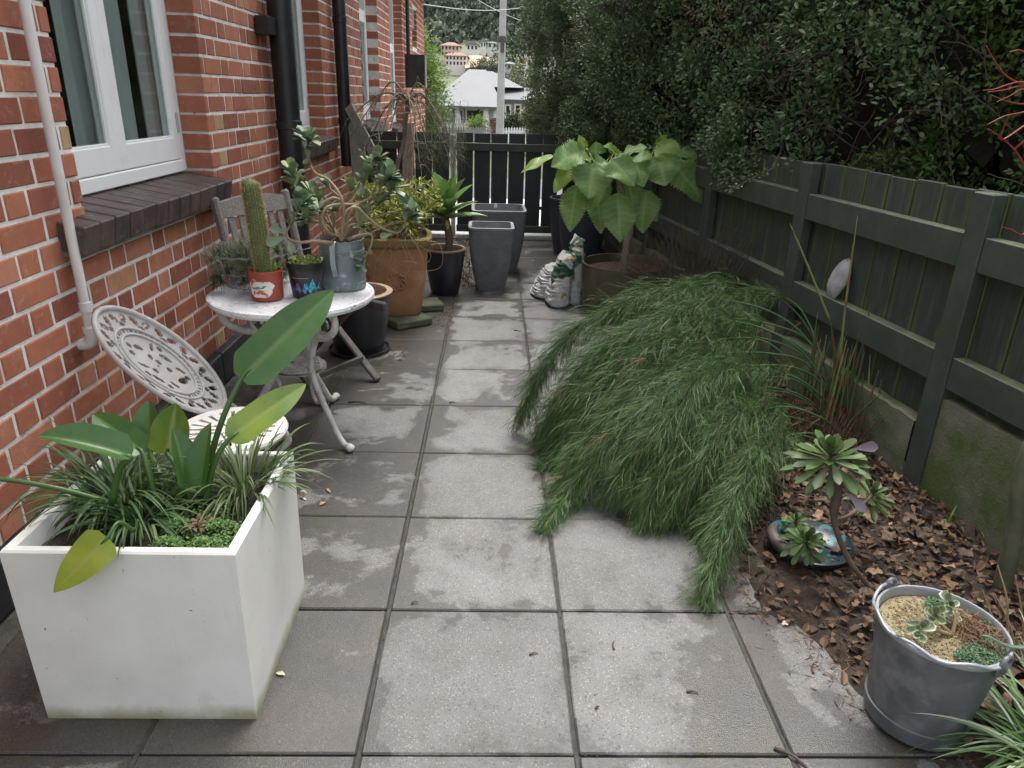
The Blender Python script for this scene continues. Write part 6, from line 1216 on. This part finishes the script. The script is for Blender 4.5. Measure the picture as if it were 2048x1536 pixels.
for k in range(60): p = opc+V3(.06+R(-.06, .06), -.20+R(-.05, .04), .32+R(0, .06)); b.tube([p, p+V3(R(-.03, .03), R(-.03, .03), R(-.01, .03)), p+V3(R(-.05, .05), R(-.05, .05), R(-.03, .04))], .0012, 3)
for k in range(8): p = opc+V3(.07+R(-.03, .03), -.31, .33); b.tube(cat_rom([p, p+V3(R(-.02, .02), -.02, -.08), p+V3(R(-.05, .05), -.02, -.18)], 4), .0013, 4)
obj('dead_fern', b, M('rust_twig', (.15, .055, .032), (.10, .05, .03), scale=30, rough=.85), label='small rusty dead sprig hanging over the rim of the olive pot', cat='dead plant')
# dark dry shrub by the fence
b = MB()
for k in range(420):
    p = V3(1.19+R(-.08, .08), 4.05+R(-.10, .10), .03); d = unit(V3(random.gauss(0, .42)-.05, random.gauss(0, .3), 1)); L = R(.45, .85); c2 = V3(R(-.08, .08), R(-.08, .08), -R(0, .10)); b.tube([p, p+d*L*.4, p+d*L*.75+c2*.4, p+d*L+c2], [.0022, .0018, .0013, .0007], 3, tint=R(0, 1))
    for q in range(2): s_ = p+d*L*R(.5, .9); b.tube([s_, s_+unit(d+V3(R(-.6, .6), R(-.6, .6), R(-.2, .4)))*R(.05, .14)], [.0012, .0006], 3, tint=R(0, 1))
obj('dry_shrub', b, M('dark_twig', (.030, .028, .022), (.05, .045, .035), scale=14, rough=.8, tint=(.075, .055, .035)), label='dark wiry dry shrub between the olive pot and the fence', cat='shrub')

# ================================================================ the weeping feathery rush
RUSH = M('rush_thread', (.030, .072, .022), (.048, .098, .032), scale=5, rough=.42, tint=(.15, .23, .08), transl=.12, spec=.35); RST = M('rush_stem', (.075, .15, .07), (.10, .18, .085), scale=12, rough=.4, tint=(.19, .07, .035)); RNO = M('rush_node', (.17, .06, .03), (.24, .10, .05), scale=30, rough=.6)
rush = thing('feathery_rush', (1.52, 2.92, .03), 'big weeping green rush with feathery whorled branches spilling across the pavers', 'plant')
STEMS = [
 [(1690, 850, .03), (1600, 645, .42), (1480, 572, .62), (1330, 585, .64), (1200, 630, .56), (1100, 715, .38), (1035, 845, .06)],
 [(1680, 850, .03), (1620, 700, .36), (1530, 650, .50), (1390, 640, .56), (1230, 680, .50), (1130, 770, .32), (1075, 880, .06)],
 [(1680, 860, .03), (1590, 700, .40), (1440, 640, .55), (1290, 690, .50), (1180, 780, .33), (1100, 905, .05)],
 [(1690, 860, .03), (1620, 740, .30), (1540, 710, .40), (1420, 715, .45), (1290, 770, .40), (1190, 860, .25), (1120, 960, .06)],
 [(1680, 865, .03), (1600, 745, .28), (1480, 725, .42), (1340, 770, .42), (1230, 860, .28), (1150, 960, .10), (1085, 1055, .015)],
 [(1685, 865, .03), (1610, 775, .26), (1520, 760, .36), (1400, 790, .38), (1290, 880, .28), (1215, 985, .08)],
 [(1685, 870, .03), (1610, 800, .24), (1520, 785, .33), (1430, 830, .34), (1340, 930, .22), (1280, 1035, .05)],
 [(1690, 870, .03), (1640, 830, .22), (1560, 810, .30), (1470, 850, .31), (1390, 940, .20), (1330, 1045, .04)],
 [(1680, 880, .03), (1600, 860, .20), (1535, 900, .25), (1480, 990, .22), (1440, 1090, .13), (1405, 1200, .015)],
 [(1660, 870, .03), (1580, 860, .22), (1500, 900, .28), (1440, 975, .18), (1400, 1045, .05)],
 [(1690, 850, .03), (1580, 660, .45), (1430, 600, .60), (1300, 650, .56), (1190, 720, .42), (1120, 830, .18)],
 [(1685, 850, .03), (1560, 690, .42), (1420, 680, .50), (1300, 720, .44), (1180, 830, .26), (1130, 930, .08)],
 [(1685, 855, .03), (1600, 620, .50), (1500, 590, .58), (1440, 620, .55), (1380, 680, .44), (1330, 760, .30)],
 [(1685, 860, .03), (1600, 770, .3), (1500, 740, .42), (1400, 760, .44), (1330, 850, .34), (1250, 920, .18)],
 [(1685, 860, .03), (1590, 830, .24), (1490, 830, .34), (1420, 900, .28), (1350, 990, .12)]]
def threads(mb, p, T, n_, Lm, tbase, spread=1.0, K=5):
    """a whorl of fine branchlets at a node p with stem tangent T"""
    p = np.asarray(p, float); T = np.asarray(T, float)
    if p.ndim == 1: p = np.repeat(p[None], n_, 0); T = np.repeat(T[None], n_, 0)
    nrm = lambda q: q/np.maximum(1e-9, np.linalg.norm(q, axis=1))[:, None]
    T = nrm(T); u = nrm(np.cross(T, V3(.01, .02, 1.))); v = np.cross(u, T); a = RNG.uniform(0, 2*math.pi, n_); e = RNG.uniform(.15, .85, n_)*spread
    D = nrm(T*1.05+(u*np.cos(a)[:, None]+v*np.sin(a)[:, None])*e[:, None]+V3(0, 0, .04)); L = Lm*RNG.uniform(.45, 1.12, n_)
    pts = [p+RNG.normal(size=(n_, 3))*.002]; d = D.copy(); g = RNG.uniform(.25, 1.3, n_)[:, None]
    for k in range(K):
        d = d+V3(0, 0, -1)*g*(.11+.05*k)+RNG.normal(size=(n_, 3))*.09; d /= np.linalg.norm(d, axis=1)[:, None]; q = pts[-1]+d*(L/K)[:, None]; q[:, 2] = np.maximum(q[:, 2], .006+RNG.random(n_)*.015); pts.append(q)
    Pp = np.stack(pts, 1); S = np.cross(D, RNG.normal(size=(n_, 3))); S /= np.maximum(1e-9, np.linalg.norm(S, axis=1))[:, None]; w_ = np.linspace(.00062, .0003, K+1)
    A = Pp-S[:, None]*w_[None, :, None]; B = Pp+S[:, None]*w_[None, :, None]; vs = np.stack([A, B], 2).reshape(n_, -1, 3); q = (K+1)*2
    f = np.array([[2*i, 2*i+1, 2*i+3, 2*i+2] for i in range(K)]); F_ = (np.arange(n_)[:, None, None]*q+f[None]).reshape(-1, 4); tt = np.clip(tbase+RNG.normal(size=n_)*.26, 0, 1)
    tv = np.clip(tt[:, None]+np.repeat(np.linspace(-.14, .30, K+1), 2)[None], 0, 1); mb.add(vs.reshape(-1, 3), F_, tv.ravel()); return Pp
extra = []
for q in (1, 2, 5, 6):
    A_, B_ = STEMS[q], STEMS[q+1] if q < 8 else STEMS[9]; f_ = R(.35, .65); tt_ = np.linspace(0, 1, 7); I = lambda S: np.array([[np.interp(t, np.linspace(0, 1, len(S)), [s[k] for s in S]) for k in range(3)] for t in tt_]); C_ = I(A_)*(1-f_)+I(B_)*f_+RNG.normal(size=(7, 3))*(9, 7, .015)*np.linspace(0, 1, 7)[:, None]; C_[:, 2] = np.maximum(C_[:, 2]-.03, .02); extra.append([tuple(c_) for c_ in C_])
STEMS = [s for k, s in enumerate(STEMS) ]+extra
for k, sp in enumerate(STEMS):
    off = V3(R(-.06, .06), R(-.06, .06), 0); P = cat_rom([onz(*q) for q in sp], 10); P = P+off*np.linspace(1, 0, len(P))[:, None]; L = np.concatenate([[0], np.cumsum(np.linalg.norm(np.diff(P, axis=0), axis=1))]); tot = L[-1]
    b = MB(); b.tube(P, np.interp(L/tot, [0, .3, 1], [.0048, .0040, .0010]), 6); obj('stem', b, RST, rush, smooth=180); nb_ = MB(); mb = MB(); s_ = tot*R(.36, .46); i_ = 0
    while s_ < tot*.995:
        p = np.array([np.interp(s_, L, P[:, q]) for q in range(3)]); p2 = np.array([np.interp(min(tot, s_+.02), L, P[:, q]) for q in range(3)]); p0 = np.array([np.interp(max(0, s_-.01), L, P[:, q]) for q in range(3)]); T = p2-p0; fr = s_/tot
        n_ = int(np.interp(fr, [.3, .55, .8, 1], [18, 34, 36, 24])); Lm = np.interp(fr, [.3, .55, .85, 1], [.15, .21, .18, .11])*R(.85, 1.15)
        tb_ = .06+.35*max(0, fr-.6)+R(-.05, .10); Pp = threads(mb, p, T, n_, Lm, tb_)
        for h_ in (1, 2, 3, 4): threads(mb, np.repeat(Pp[:, h_], 3, 0), np.repeat(Pp[:, h_+1]-Pp[:, h_-1], 3, 0), n_*3, Lm*.42, tb_+.12, .75, 3)
        nb_.tube([p, p+unit(T)*.014], [.0055*(1.1-fr*.7), .003], 5); s_ += np.interp(fr, [.26, 1], [.085, .05]); i_ += 1
    obj('whorls', mb, RUSH, rush, kind='stuff'); obj('nodes', nb_, RNO, rush, kind='stuff')
# dense inner foliage low down so the mass is not see-through
mb = MB()
for k in range(20):
    u_ = random.choice(STEMS[1:8]); i_ = random.randrange(2, len(u_)-1); f_ = R(0, 1); q = np.array(u_[i_])*(1-f_)+np.array(u_[min(i_+1, len(u_)-1)])*f_; p = onz(q[0], q[1], q[2]); p = p+V3(R(-.05, .10), R(-.02, .10), -R(.02, .12)); p[2] = max(.03, p[2]); threads(mb, p, V3(-1, -.35, -.1), 90, .19, .0)
obj('inner_threads', mb, RUSH, rush, kind='stuff')
mb = MB()
for k in range(34):
    u_ = random.choice(STEMS); i_ = random.randrange(1, len(u_)-1); q = u_[i_]; p = onz(q[0]+R(-25, 25), q[1]+R(-10, 30), max(.03, q[2]-R(0, .06))); threads(mb, p, V3(-1, -.3, -.2), 14, .15, .3)
obj('dead_threads', mb, M('dead_thread', (.13, .085, .045), (.19, .12, .06), scale=20, rough=.8, tint=(.26, .17, .08)), rush, kind='stuff')
# young banded culms
CUL = M('culm_green', (.05, .11, .045), (.085, .14, .05), scale=10, rough=.4, tint=(.17, .065, .04)); CLY = M('culm_tip', (.20, .24, .08), (.26, .25, .10), scale=20, rough=.5, tint=(.26, .09, .045))
def culm(A, B, r0, L_=None, bands=6):
    P = cat_rom([A, (A+B)/2+V3(R(-.012, .012), R(-.012, .012), 0), B], 9); n_ = len(P); t = np.linspace(0, 1, n_); b = MB(); tn = np.clip((np.sin(t*bands*2*math.pi) > .35)*.9, 0, 1); b.tube(P, np.interp(t, [0, .8, 1], [r0, r0*.75, .0006]), 7, tint=tn); obj('culm', b, CLY if bands > 6 else CUL, rush, smooth=180)
cb_ = V3(1.56, 2.88, .03)
for k in range(76):
    a = cb_+V3(R(-.14, .12), R(-.16, .18), 0); culm(a, a+V3(R(-.05, .05), R(-.05, .05), R(.16, .52)), R(.004, .0065), bands=random.choice((3, 4, 5, 7)))
pA = onz(1690, 860, .05)
culm(ony(1660, 642, 2.85), ony(1580, 447, 2.78), .0052, bands=9); culm(ony(1690, 860, 2.9), ony(1661, 640, 2.86), .0065, bands=4)
culm(ony(1672, 860, 2.92), ony(1715, 432, 2.92), .0062, bands=10); culm(ony(1735, 780, 2.95), ony(1776, 630, 2.95), .0055, bands=5); culm(ony(1700, 850, 2.9), ony(1740, 608, 2.9), .0055, bands=5)
culm(ony(1695, 850, 2.75), ony(1762, 788, 2.62), .0055, bands=5)
b = MB()
for k in range(500): p = cb_+V3(R(-.20, .16), R(-.22, .22), 0); d = V3(R(-.12, .12), R(-.12, .12), R(.05, .22)); b.tube([p, p+d], [.0022, .001], 3, tint=R(0, 1))
obj('old_sheaths', b, M('old_sheath', (.07, .035, .022), (.11, .06, .04), scale=20, rough=.8, tint=(.16, .075, .05)), rush, kind='stuff')

# ================================================================ succulents, dish, bucket
AEO = M('aeonium_leaf', (.050, .105, .020), (.08, .14, .032), scale=16, rough=.45, spec=.3, tint=(.13, .15, .08), transl=.1, rnd=.3); AES = M('aeonium_stem', (.085, .058, .04), (.13, .09, .065), scale=30, rough=.8, bmp=.4); AEP = M('aeonium_purple', (.20, .15, .19), (.27, .21, .25), scale=16, rough=.45)
def spoon(par, p, d, L, W, mat, up, tint=0.):
    bb = MB(); prof = lambda t: (.22+.15*t if t < .25 else .26+.74*math.sin((t-.25)/.75*math.pi*.62))*(1-max(0, (t-.78)/.22)**2.4)**.6
    for s_ in (1, -1): bb.blade(np.asarray(p)-np.asarray(up)*.0008*s_, d, L, W, droop=R(.1, .5), fold=.25-.1*s_, n=8, nw=3, prof=prof, up=up, tint=tint)
    obj('leaf', bb, mat, par, smooth=180)
def aeonium(par, c, ax, n_, L, W, tmax=.6):
    ax = unit(ax); u = unit(np.cross(ax, (.2, 1, .1))); v = np.cross(ax, u)
    for k in range(n_): a = k*2.4; e = .15+1.45*(k/n_)**.75; d = ax*max(-.25, 1.05-e*.95)+(u*math.cos(a)+v*math.sin(a))*e*.8; spoon(par, np.asarray(c)-ax*(.022*k/n_), d, L*(.45+.6*(k/n_)**.6)*R(.85, 1.1), W*R(.8, 1.1), AEO, ax, R(0, tmax))
ae = thing('aeonium', (1.161, 1.77, .04), 'rosette succulent on a bare bent stem leaning over the leaf litter', 'succulent'); r1 = ony(1662, 915, 1.86); r2 = ony(1745, 990, 1.97); sj = ony(1668, 1040, 1.83)
b = MB(); P = cat_rom([(1.161, 1.77, .045), ony(1698, 1120, 1.80), sj, ony(1676, 975, 1.85), r1], 6); b.tube(P, np.interp(np.linspace(0, 1, len(P)), [0, .5, .6, 1], [.0085, .0085, .014, .011]), 8); b.tube(cat_rom([sj, ony(1700, 1030, 1.88), r2], 5), np.linspace(.007, .006, 11), 7); obj('stem', b, AES, ae, smooth=180)
aeonium(ae, r1, (-.2, -.25, 1), 40, .135, .026); aeonium(ae, r2, (.2, -.2, 1), 26, .085, .018)
for (u0, v0, u1, v1) in ((1690, 985, 1722, 1008), (1700, 900, 1760, 885)): p = ony(u0, v0, 1.82); spoon(ae, p, ony(u1, v1, 1.78)-p, .075, .026, AEP, CAMD(p))
DISH = V3(1.05, 1.985, .028); ds = thing('ceramic_dish', DISH, 'shallow dark teal glazed dish half buried in the leaf litter', 'dish'); b = MB(); b.lathe([(.002, 0), (.085, 0), (.118, .02), (.134, .045), (.136, .05), (.131, .052), (.120, .042), (.09, .022), (.002, .018)], DISH, 48); obj('bowl', b, M('teal_glaze', (.022, .032, .036), (.03, .045, .05), scale=14, rough=.25, c=(.05, .20, .22), cscale=16, clo=.56, chi=.62), ds, smooth=50)
b = MB(); b.tube([DISH+V3(.118*math.cos(a), .118*math.sin(a), .047+.012*math.sin((a-2.2)*1.3)) for a in np.linspace(2.2, 4.6, 16)], np.interp(np.linspace(0, 1, 16), [0, .2, .8, 1], [.006, .018, .02, .006]), 8); obj('clay_shard', b, M('brown_shard', (.10, .075, .07), (.15, .12, .115), scale=20, rough=.5), label='curved brown shard lying inside the rim of the teal dish', cat='shard', smooth=180)
a2_ = thing('small_aeonium', DISH+V3(0, -.05, .03), 'small green rosette succulent at the front of the teal dish', 'succulent'); q = ony(1612, 1082, 1.89); aeonium(a2_, q, (-.1, -.55, .9), 30, .078, .019, .4); b = MB(); b.tube([DISH+V3(0, -.03, .02), q], [.007, .006], 6); obj('stem', b, AES, a2_)
a3_ = thing('small_aeonium', DISH+V3(-.03, .06, .03), 'small dark rosette succulent behind the teal dish', 'succulent'); q = ony(1592, 1042, 2.06); aeonium(a3_, q, (-.1, -.3, 1), 26, .058, .015, .3); b = MB(); b.tube([DISH+V3(-.02, .06, .02), q], [.006, .005], 6); obj('stem', b, AES, a3_)
# galvanised bucket, tilted a little
GALV = M('galvanised', (.10, .105, .112), (.14, .145, .152), scale=10, rough=.4, rough2=.6, metal=.3, bmp=.1, bscale=40, c=(.22, .23, .24), cscale=15, clo=.50, chi=.74, co='Object'); GALR = M('galvanised_rim', (.30, .31, .33), (.38, .39, .41), scale=20, rough=.42, metal=.4, co='Object')
bk = thing('bucket', (1.055, 1.335, .012), 'galvanised metal bucket of gravel with a small variegated succulent', 'bucket'); bk.rotation_euler = (0, math.radians(1), 0)
def lb(nm, mb, mat, smooth=None, par=None, **kw):
    o = bpy.data.objects.new(nm, mb.build(nm, (0, 0, 0), smooth)); COL.objects.link(o); o.parent = par or bk; o.data.materials.append(mat); return tag(o, **kw)
b = MB(); b.lathe([(.002, .012), (.104, .012), (.107, .0), (.112, 0), (.117, .040), (.113, .042), (.118, .10), (.136, .262), (.137, .27)], (0, 0, 0), 64); lb('body', b, GALV, 40)
b = MB(); b.lathe([(.1365, .262), (.142, .266), (.1435, .272), (.141, .278), (.136, .278), (.1335, .272), (.132, .24)], (0, 0, 0), 64); lb('rim', b, GALR, 60)
e1, e2 = math.radians(112), math.radians(-65)
for a in (e1, e2):
    d = V3(math.cos(a), math.sin(a), 0); s_ = V3(-d[1], d[0], 0); b = MB(); ring = [d*.146+s_*.016*math.cos(q)+V3(0, 0, .283+.016*math.sin(q)) for q in np.linspace(0, 2*math.pi, 17)]; b.tube(ring, .005, 6, caps=False); b.obox(d*.143+V3(0, 0, .262), d, s_, (0, 0, 1), .003, .020, .016, .002); lb('ear', b, GALV, 60)
b = MB(); b.tube([V3(.147*math.cos(a), .147*math.sin(a), .283+.006*math.sin(i)) for i, a in enumerate(np.linspace(e1, e2+2*math.pi, 26))], .0042, 7); b.tube(cat_rom([V3(.147*math.cos(e1), .147*math.sin(e1), .283), V3(.152*math.cos(e1-.12), .152*math.sin(e1-.12), .288), V3(.150*math.cos(e1-.2), .150*math.sin(e1-.2), .275)], 4), .004, 6); lb('handle', b, GALR, 180)
n_ = 2600; rr = .128*np.sqrt(RNG.random(n_)); a = RNG.uniform(0, 6.28, n_); P = np.stack([rr*np.cos(a), rr*np.sin(a), .252+RNG.uniform(-.003, .004, n_)], 1); b = MB(); disc(b, V3(0, 0, .250), .131, 40, .003); sz = RNG.uniform(.0016, .0038, n_)
oct_ = np.array([(1, 0, 0), (-1, 0, 0), (0, 1, 0), (0, -1, 0), (0, 0, 1), (0, 0, -1)], float); of = np.array([(0, 2, 4), (2, 1, 4), (1, 3, 4), (3, 0, 4), (2, 0, 5), (1, 2, 5), (3, 1, 5), (0, 3, 5)])
vs = P[:, None]+oct_[None]*sz[:, None, None]*RNG.uniform(.6, 1.3, (n_, 6, 1)); b.add(vs.reshape(-1, 3), (np.arange(n_)[:, None, None]*6+of[None]).reshape(-1, 3), np.repeat(RNG.random(n_), 6)); lb('gravel', b, M('yellow_grit', (.20, .155, .075), (.28, .23, .13), scale=90, rough=.7, tint=(.42, .36, .22), co='Object'), kind='stuff')
def patch(cs, n_, mat, nm, lab, cat_, Lr=(.003, .006)):
    b = MB()
    for (x, y, r_) in cs:
        rr = r_*np.sqrt(RNG.random(n_)); a = RNG.uniform(0, 6.28, n_); P = np.stack([x+rr*np.cos(a), y+rr*np.sin(a), .256+.016*(1-rr/r_)+RNG.uniform(0, .006, n_)], 1); leaf_cloud(b, P, RNG.normal(size=(n_, 3))*(1, 1, .5)+V3(0, 0, .4), RNG.uniform(*Lr, n_), RNG.uniform(Lr[0], Lr[1], n_), RNG.random(n_), .2, True, up=V3(0, 0, 1))
    o = lb(nm, b, mat); mw = bk.matrix_world; o.parent = None; o.matrix_basis = Matrix.Translation(bk.location) @ bk.rotation_euler.to_matrix().to_4x4(); return tag(o, lab, cat_, kind='stuff')
CLV = M('fine_green', (.05, .12, .05), (.075, .16, .07), scale=60, rough=.55, tint=(.11, .20, .10), co='Object')
patch([(.045, -.085, .04), (.08, -.055, .045), (.005, -.095, .025)], 700, CLV, 'moss_patch', 'green ground cover along the near rim inside the bucket', 'moss'); patch([(.045, .085, .030)], 800, CLV, 'moss_patch', 'green tuft of ground cover by the far handle ear of the bucket', 'moss'); patch([(.115, .01, .02)], 400, CLV, 'moss_patch', 'small green sprig at the fence side inside the bucket', 'moss')
b = MB()
for k in range(220): p = V3(.085+R(-.035, .035), -.01+R(-.05, .045), .256+R(0, .01)); b.tube([p, p+V3(R(-.03, .03), R(-.03, .03), R(.0, .02)), p+V3(R(-.05, .05), R(-.05, .05), R(-.005, .012))], .0008, 3)
o = lb('dry_fibres', b, M('brown_fibre', (.20, .11, .06), (.14, .08, .045), scale=40, rough=.8, co='Object')); o.parent = None; o.matrix_basis = Matrix.Translation(bk.location) @ bk.rotation_euler.to_matrix().to_4x4(); tag(o, 'tuft of brown dry fibres on the gravel in the bucket', 'dry grass', kind='stuff')
VAR = M('variegated_leaf', (.095, .15, .075), (.13, .18, .095), scale=60, rough=.4, tint=(.50, .52, .32), rnd=.12); vs_ = thing('variegated_succulent', (1.08, 1.33, .27), 'small succulent with cream edged green leaves growing in the bucket', 'succulent'); vb = V3(1.085, 1.325, .262)
def vleaf(p, d, L):
    bb = MB(); prof = lambda t: (.3+1.0*t)*(1-max(0, (t-.5)/.5)**2.5)**.6
    bb.blade(p, d, L, L*.62, droop=R(-.2, .3), fold=.35, n=6, nw=5, prof=prof, up=CAMD(p)); k = bb.T[-1].reshape(7, 5); k[:, 0] = 1; k[:, 4] = 1; k[-1] = 1; obj('leaf', bb, VAR, vs_, smooth=180)
tips = [(1900, 1205, 1.37), (1840, 1255, 1.30), (1925, 1265, 1.36), (1870, 1230, 1.34), (1948, 1268, 1.38), (1905, 1250, 1.35)]
for (u, v, y) in tips:
    e = ony(u, v, y); P = cat_rom([vb, (vb+e)/2+V3(R(-.01, .01), 0, .004), e], 5); b = MB(); b.tube(P, np.linspace(.006, .0028, len(P)), 6); obj('stem', b, M('pale_stem', (.24, .17, .09), (.17, .15, .07), scale=40, rough=.7), vs_, smooth=180)
    for k in range(9): d = unit(RNG.normal(size=3)*.8+V3(0, -.3, .6)); vleaf(e-V3(0, 0, .006*(k % 3)), d, R(.024, .038))
for (u, v) in ((1800, 1262), (1812, 1245)):
    p = ony(u, v, 1.27+(1285-v)*.0012); vleaf(p, V3(R(-1, 1), R(-1, .2), R(.1, .5)), .03)
# striped grass in the corner
b = MB(); gc = V3(1.27, 1.16, .03)
for k in range(240):
    a = R(0, 6.283); p = gc+V3(R(-.04, .05), R(-.05, .05), 0); d = unit(V3(math.cos(a)*R(.4, 1.1)-.3, math.sin(a)*R(.4, 1.1), R(.6, 1.1))); b.blade(p, d, R(.16, .36), R(.005, .009), droop=R(1.0, 2.0), fold=R(.2, .6), n=8, tint=(R(.75, 1) if random.random() < .10 else R(0, .35)), twist=R(-.6, .6), prof=lambda t: min(1, .5+t*1.4)*(1-max(0, (t-.4)/.6)**1.8))
obj('striped_grass', b, M('striped_grass', (.045, .11, .022), (.07, .15, .032), scale=16, rough=.45, tint=(.42, .48, .34), transl=.15, spec=.3), label='clump of glossy striped grass spilling over beside the bucket', cat='grass', smooth=180)
b = MB(); P = cat_rom([gc+V3(.06, .10, .30), ony(2040, 1295, 1.25), ony(1975, 1272, 1.27), ony(1958, 1275, 1.28)], 5)
b.tube(P, np.linspace(.008, .003, len(P)), 6, flat=.4); obj('grey_leaf', b, M('grey_green', (.075, .12, .075), (.10, .15, .09), scale=20, rough=.5), label='single grey green leaf reaching over the bucket rim', cat='leaf', smooth=180)
# young maple with red twigs, rooted in the corner of the bed
mp_ = thing('maple_sapling', (1.58, 1.79, .03), 'young tree with a green grey trunk and bare red twigs at the bed edge', 'tree'); b = MB(); P = cat_rom([(1.575, 1.79, .02), ony(2030, 1060, 1.79), ony(2058, 900, 1.80), (1.62, 1.82, .95), (1.52, 1.85, 1.25)], 7); b.tube(P, np.linspace(.027, .016, len(P)), 10); obj('trunk', b, M('green_bark', (.085, .095, .05), (.13, .13, .08), scale=14, rough=.8, bmp=.4), mp_, smooth=180)
REDT = M('red_twig', (.20, .030, .024), (.28, .055, .035), scale=12, rough=.45); top = P[-1]; hub = ony(2090, 215, 1.85)
for path in ([(2048, 170), (2010, 150), (1985, 115), (1973, 92)], [(2048, 165), (2020, 168), (1990, 178), (1966, 181)], [(2046, 172), (2010, 180), (1975, 184)], [(2048, 178), (2020, 192), (1993, 204)], [(2048, 208), (2015, 203), (1982, 190)], [(2048, 224), (2010, 232), (1973, 250)], [(2048, 104), (2018, 104)], [(2055, 330), (2030, 300), (2002, 275), (1976, 258)], [(2030, 298), (2046, 282), (2056, 272)], [(2005, 280), (2008, 255), (2018, 232)], [(2052, 460), (2020, 458), (2003, 454)]):
    y0 = 1.84; P = [hub+V3(R(-.02, .02), 0, (240-path[0][1])*.0005)]+[ony(u, v, y0-.02*i) for i, (u, v) in enumerate(path)]; P = cat_rom(P, 5); b = MB(); b.tube(P, np.linspace(.0028, .0009, len(P)), 6); obj('twig', b, REDT, mp_, smooth=180)
b = MB(); b.tube(cat_rom([top, (top+hub)/2+V3(.03, 0, 0), hub], 5), np.linspace(.014, .006, 11), 7); obj('branch', b, MATS['green_bark'], mp_, smooth=180)
# dry stalks beside the trunk and small weeds
b = MB()
for (u0, v0, u1, v1) in ((2000, 1330, 1965, 1180), (2030, 1300, 1990, 1190), (2045, 1330, 2030, 1150), (2015, 1260, 1995, 1130)): b.tube(cat_rom([ony(u0, v0, 1.5), ony((u0+u1)/2+8, (v0+v1)/2, 1.52), ony(u1, v1, 1.56)], 4), [.0035, .0034, .003, .003, .0028, .0025, .002, .0018, .0012], 5)
obj('dry_stalks', b, M('straw', (.30, .22, .12), (.22, .16, .09), scale=20, rough=.8), label='few dry straw coloured stalks beside the sapling trunk', cat='dry grass')
b = MB(); wp = V3(*onz(1890, 1060, .03)[:2], .03)
for k in range(7): b.blade(wp, (R(-.4, .4), R(-.4, .4), 1), R(.06, .12), .006, droop=1.0, fold=.3, n=6)
obj('grass_weed', b, M('weed_green', (.10, .20, .03), rough=.45, transl=.25), label='small bright grass weed at the foot of the concrete wall', cat='weed')
# bits lying on the pavers
TWD = M('dark_debris', (.05, .035, .025), (.10, .07, .05), scale=40, rough=.8)
for k, (u, v, L, a, lab) in enumerate(((1228, 1290, .035, 1.4, 'short dark twig on the paver beside the long joint'), (1068, 1308, .025, .2, 'tiny brown twig in the middle of a grey paver'), (1385, 1385, .03, -.2, 'dark crumb of bark on the paver near the bucket'), (1628, 1335, .045, 1.1, 'bent dark twig on the paver by the mulch edge'), (1195, 1415, .012, .6, 'small dark seed on the paver'), (1035, 662, .05, -.5, 'dark twig on the far paver near the terracotta pot'), (715, 805, .09, -.1, 'brown strip of bark beside the table foot'), (1585, 1520, .09, -.8, 'rough bark piece lying across the paver joints near the bucket'), (905, 805, .03, .1, 'dark twig on the centre paver line'), (830, 1205, .02, .3, 'dark crumb on the paver joint by the white planter'))):
    p = onz(u, v, .003); b = MB(); d = V3(math.cos(a), math.sin(a), 0); b.tube(cat_rom([p-d*L/2, p+V3(-d[1], d[0], 0)*L*.12+V3(0, 0, .002), p+d*L/2], 4), np.interp(np.linspace(0, 1, 9), [0, .2, 1], [.0035, .0028, .0012])*(1.5 if L > .05 else 1), 5); obj('twig', b, TWD, label=lab, cat='twig', smooth=180)
b = MB(); p = onz(606, 990, .012)
for k in range(26): pass
b.tube([p+V3(.010*math.cos(q)*(1-q/16), .004*q/10, .010*math.sin(q)*(1-q/16)+.006) for q in np.linspace(0, 12, 40)], np.linspace(.006, .0015, 40), 6); obj('snail_shell', b, M('snail', (.55, .47, .36), (.4, .3, .2), scale=60, rough=.4), label='small cream snail shell beside the white planter', cat='shell', smooth=180)
for k, (u, v, lab) in enumerate(((612, 1000, 'cream dead petal next to the snail shell'), (570, 1350, 'cream petal on the paver by the planter corner'), (1565, 1250, 'pale petal on the paver at the mulch edge'), (660, 985, 'brown dry leaf on the wet paver by the planter'), (1507, 1152, 'tan dry leaf sliver at the mulch edge under the rush'), (640, 1010, 'crumpled tan leaf on the paver by the planter'))):
    p = onz(u, v, .004); b = MB(); b.blade(p, (R(-1, 1), R(-1, 1), .15), R(.02, .045), R(.012, .018), droop=.5, fold=.3, n=6, wave=.3); obj('petal', b, M('cream_petal', (.55, .48, .34), rough=.6) if 'cream' in lab or 'pale' in lab else M('tan_leaf', (.36, .22, .11), rough=.6), label=lab, cat='petal' if 'petal' in lab else 'fallen leaf')
n_ = 900; pts = []
while len(pts) < n_:
    u_, v_ = random.choice((('s', 0), ('t', 0), ('e', 0), ('m', 0))); 
    if u_ == 's': p = V3(R(-.85, -.5), R(3.75, 4.1), 0)
    elif u_ == 't': p = V3(R(-.40, -.27), R(4.5, 5.0), 0)
    elif u_ == 'e': p = V3(R(-.25, .05), R(5.5, 5.9), 0)
    else: y = R(1.2, 2.1); p = V3(edge_x(y)-abs(random.gauss(0, .05)), y, 0)
    pts.append(p+V3(0, 0, .002))
P = np.array(pts); b = MB(); leaf_cloud(b, P, RNG.normal(size=(n_, 3))*(1, 1, .15), RNG.uniform(.01, .035, n_), RNG.uniform(.002, .006, n_), RNG.random(n_), .3, True); obj('loose_debris', b, M('loose_debris', (.07, .04, .025), (.12, .07, .04), scale=30, rough=.8, tint=(.22, .13, .07)), label='scattered brown needles and leaf bits on the pavers', cat='debris', kind='stuff')
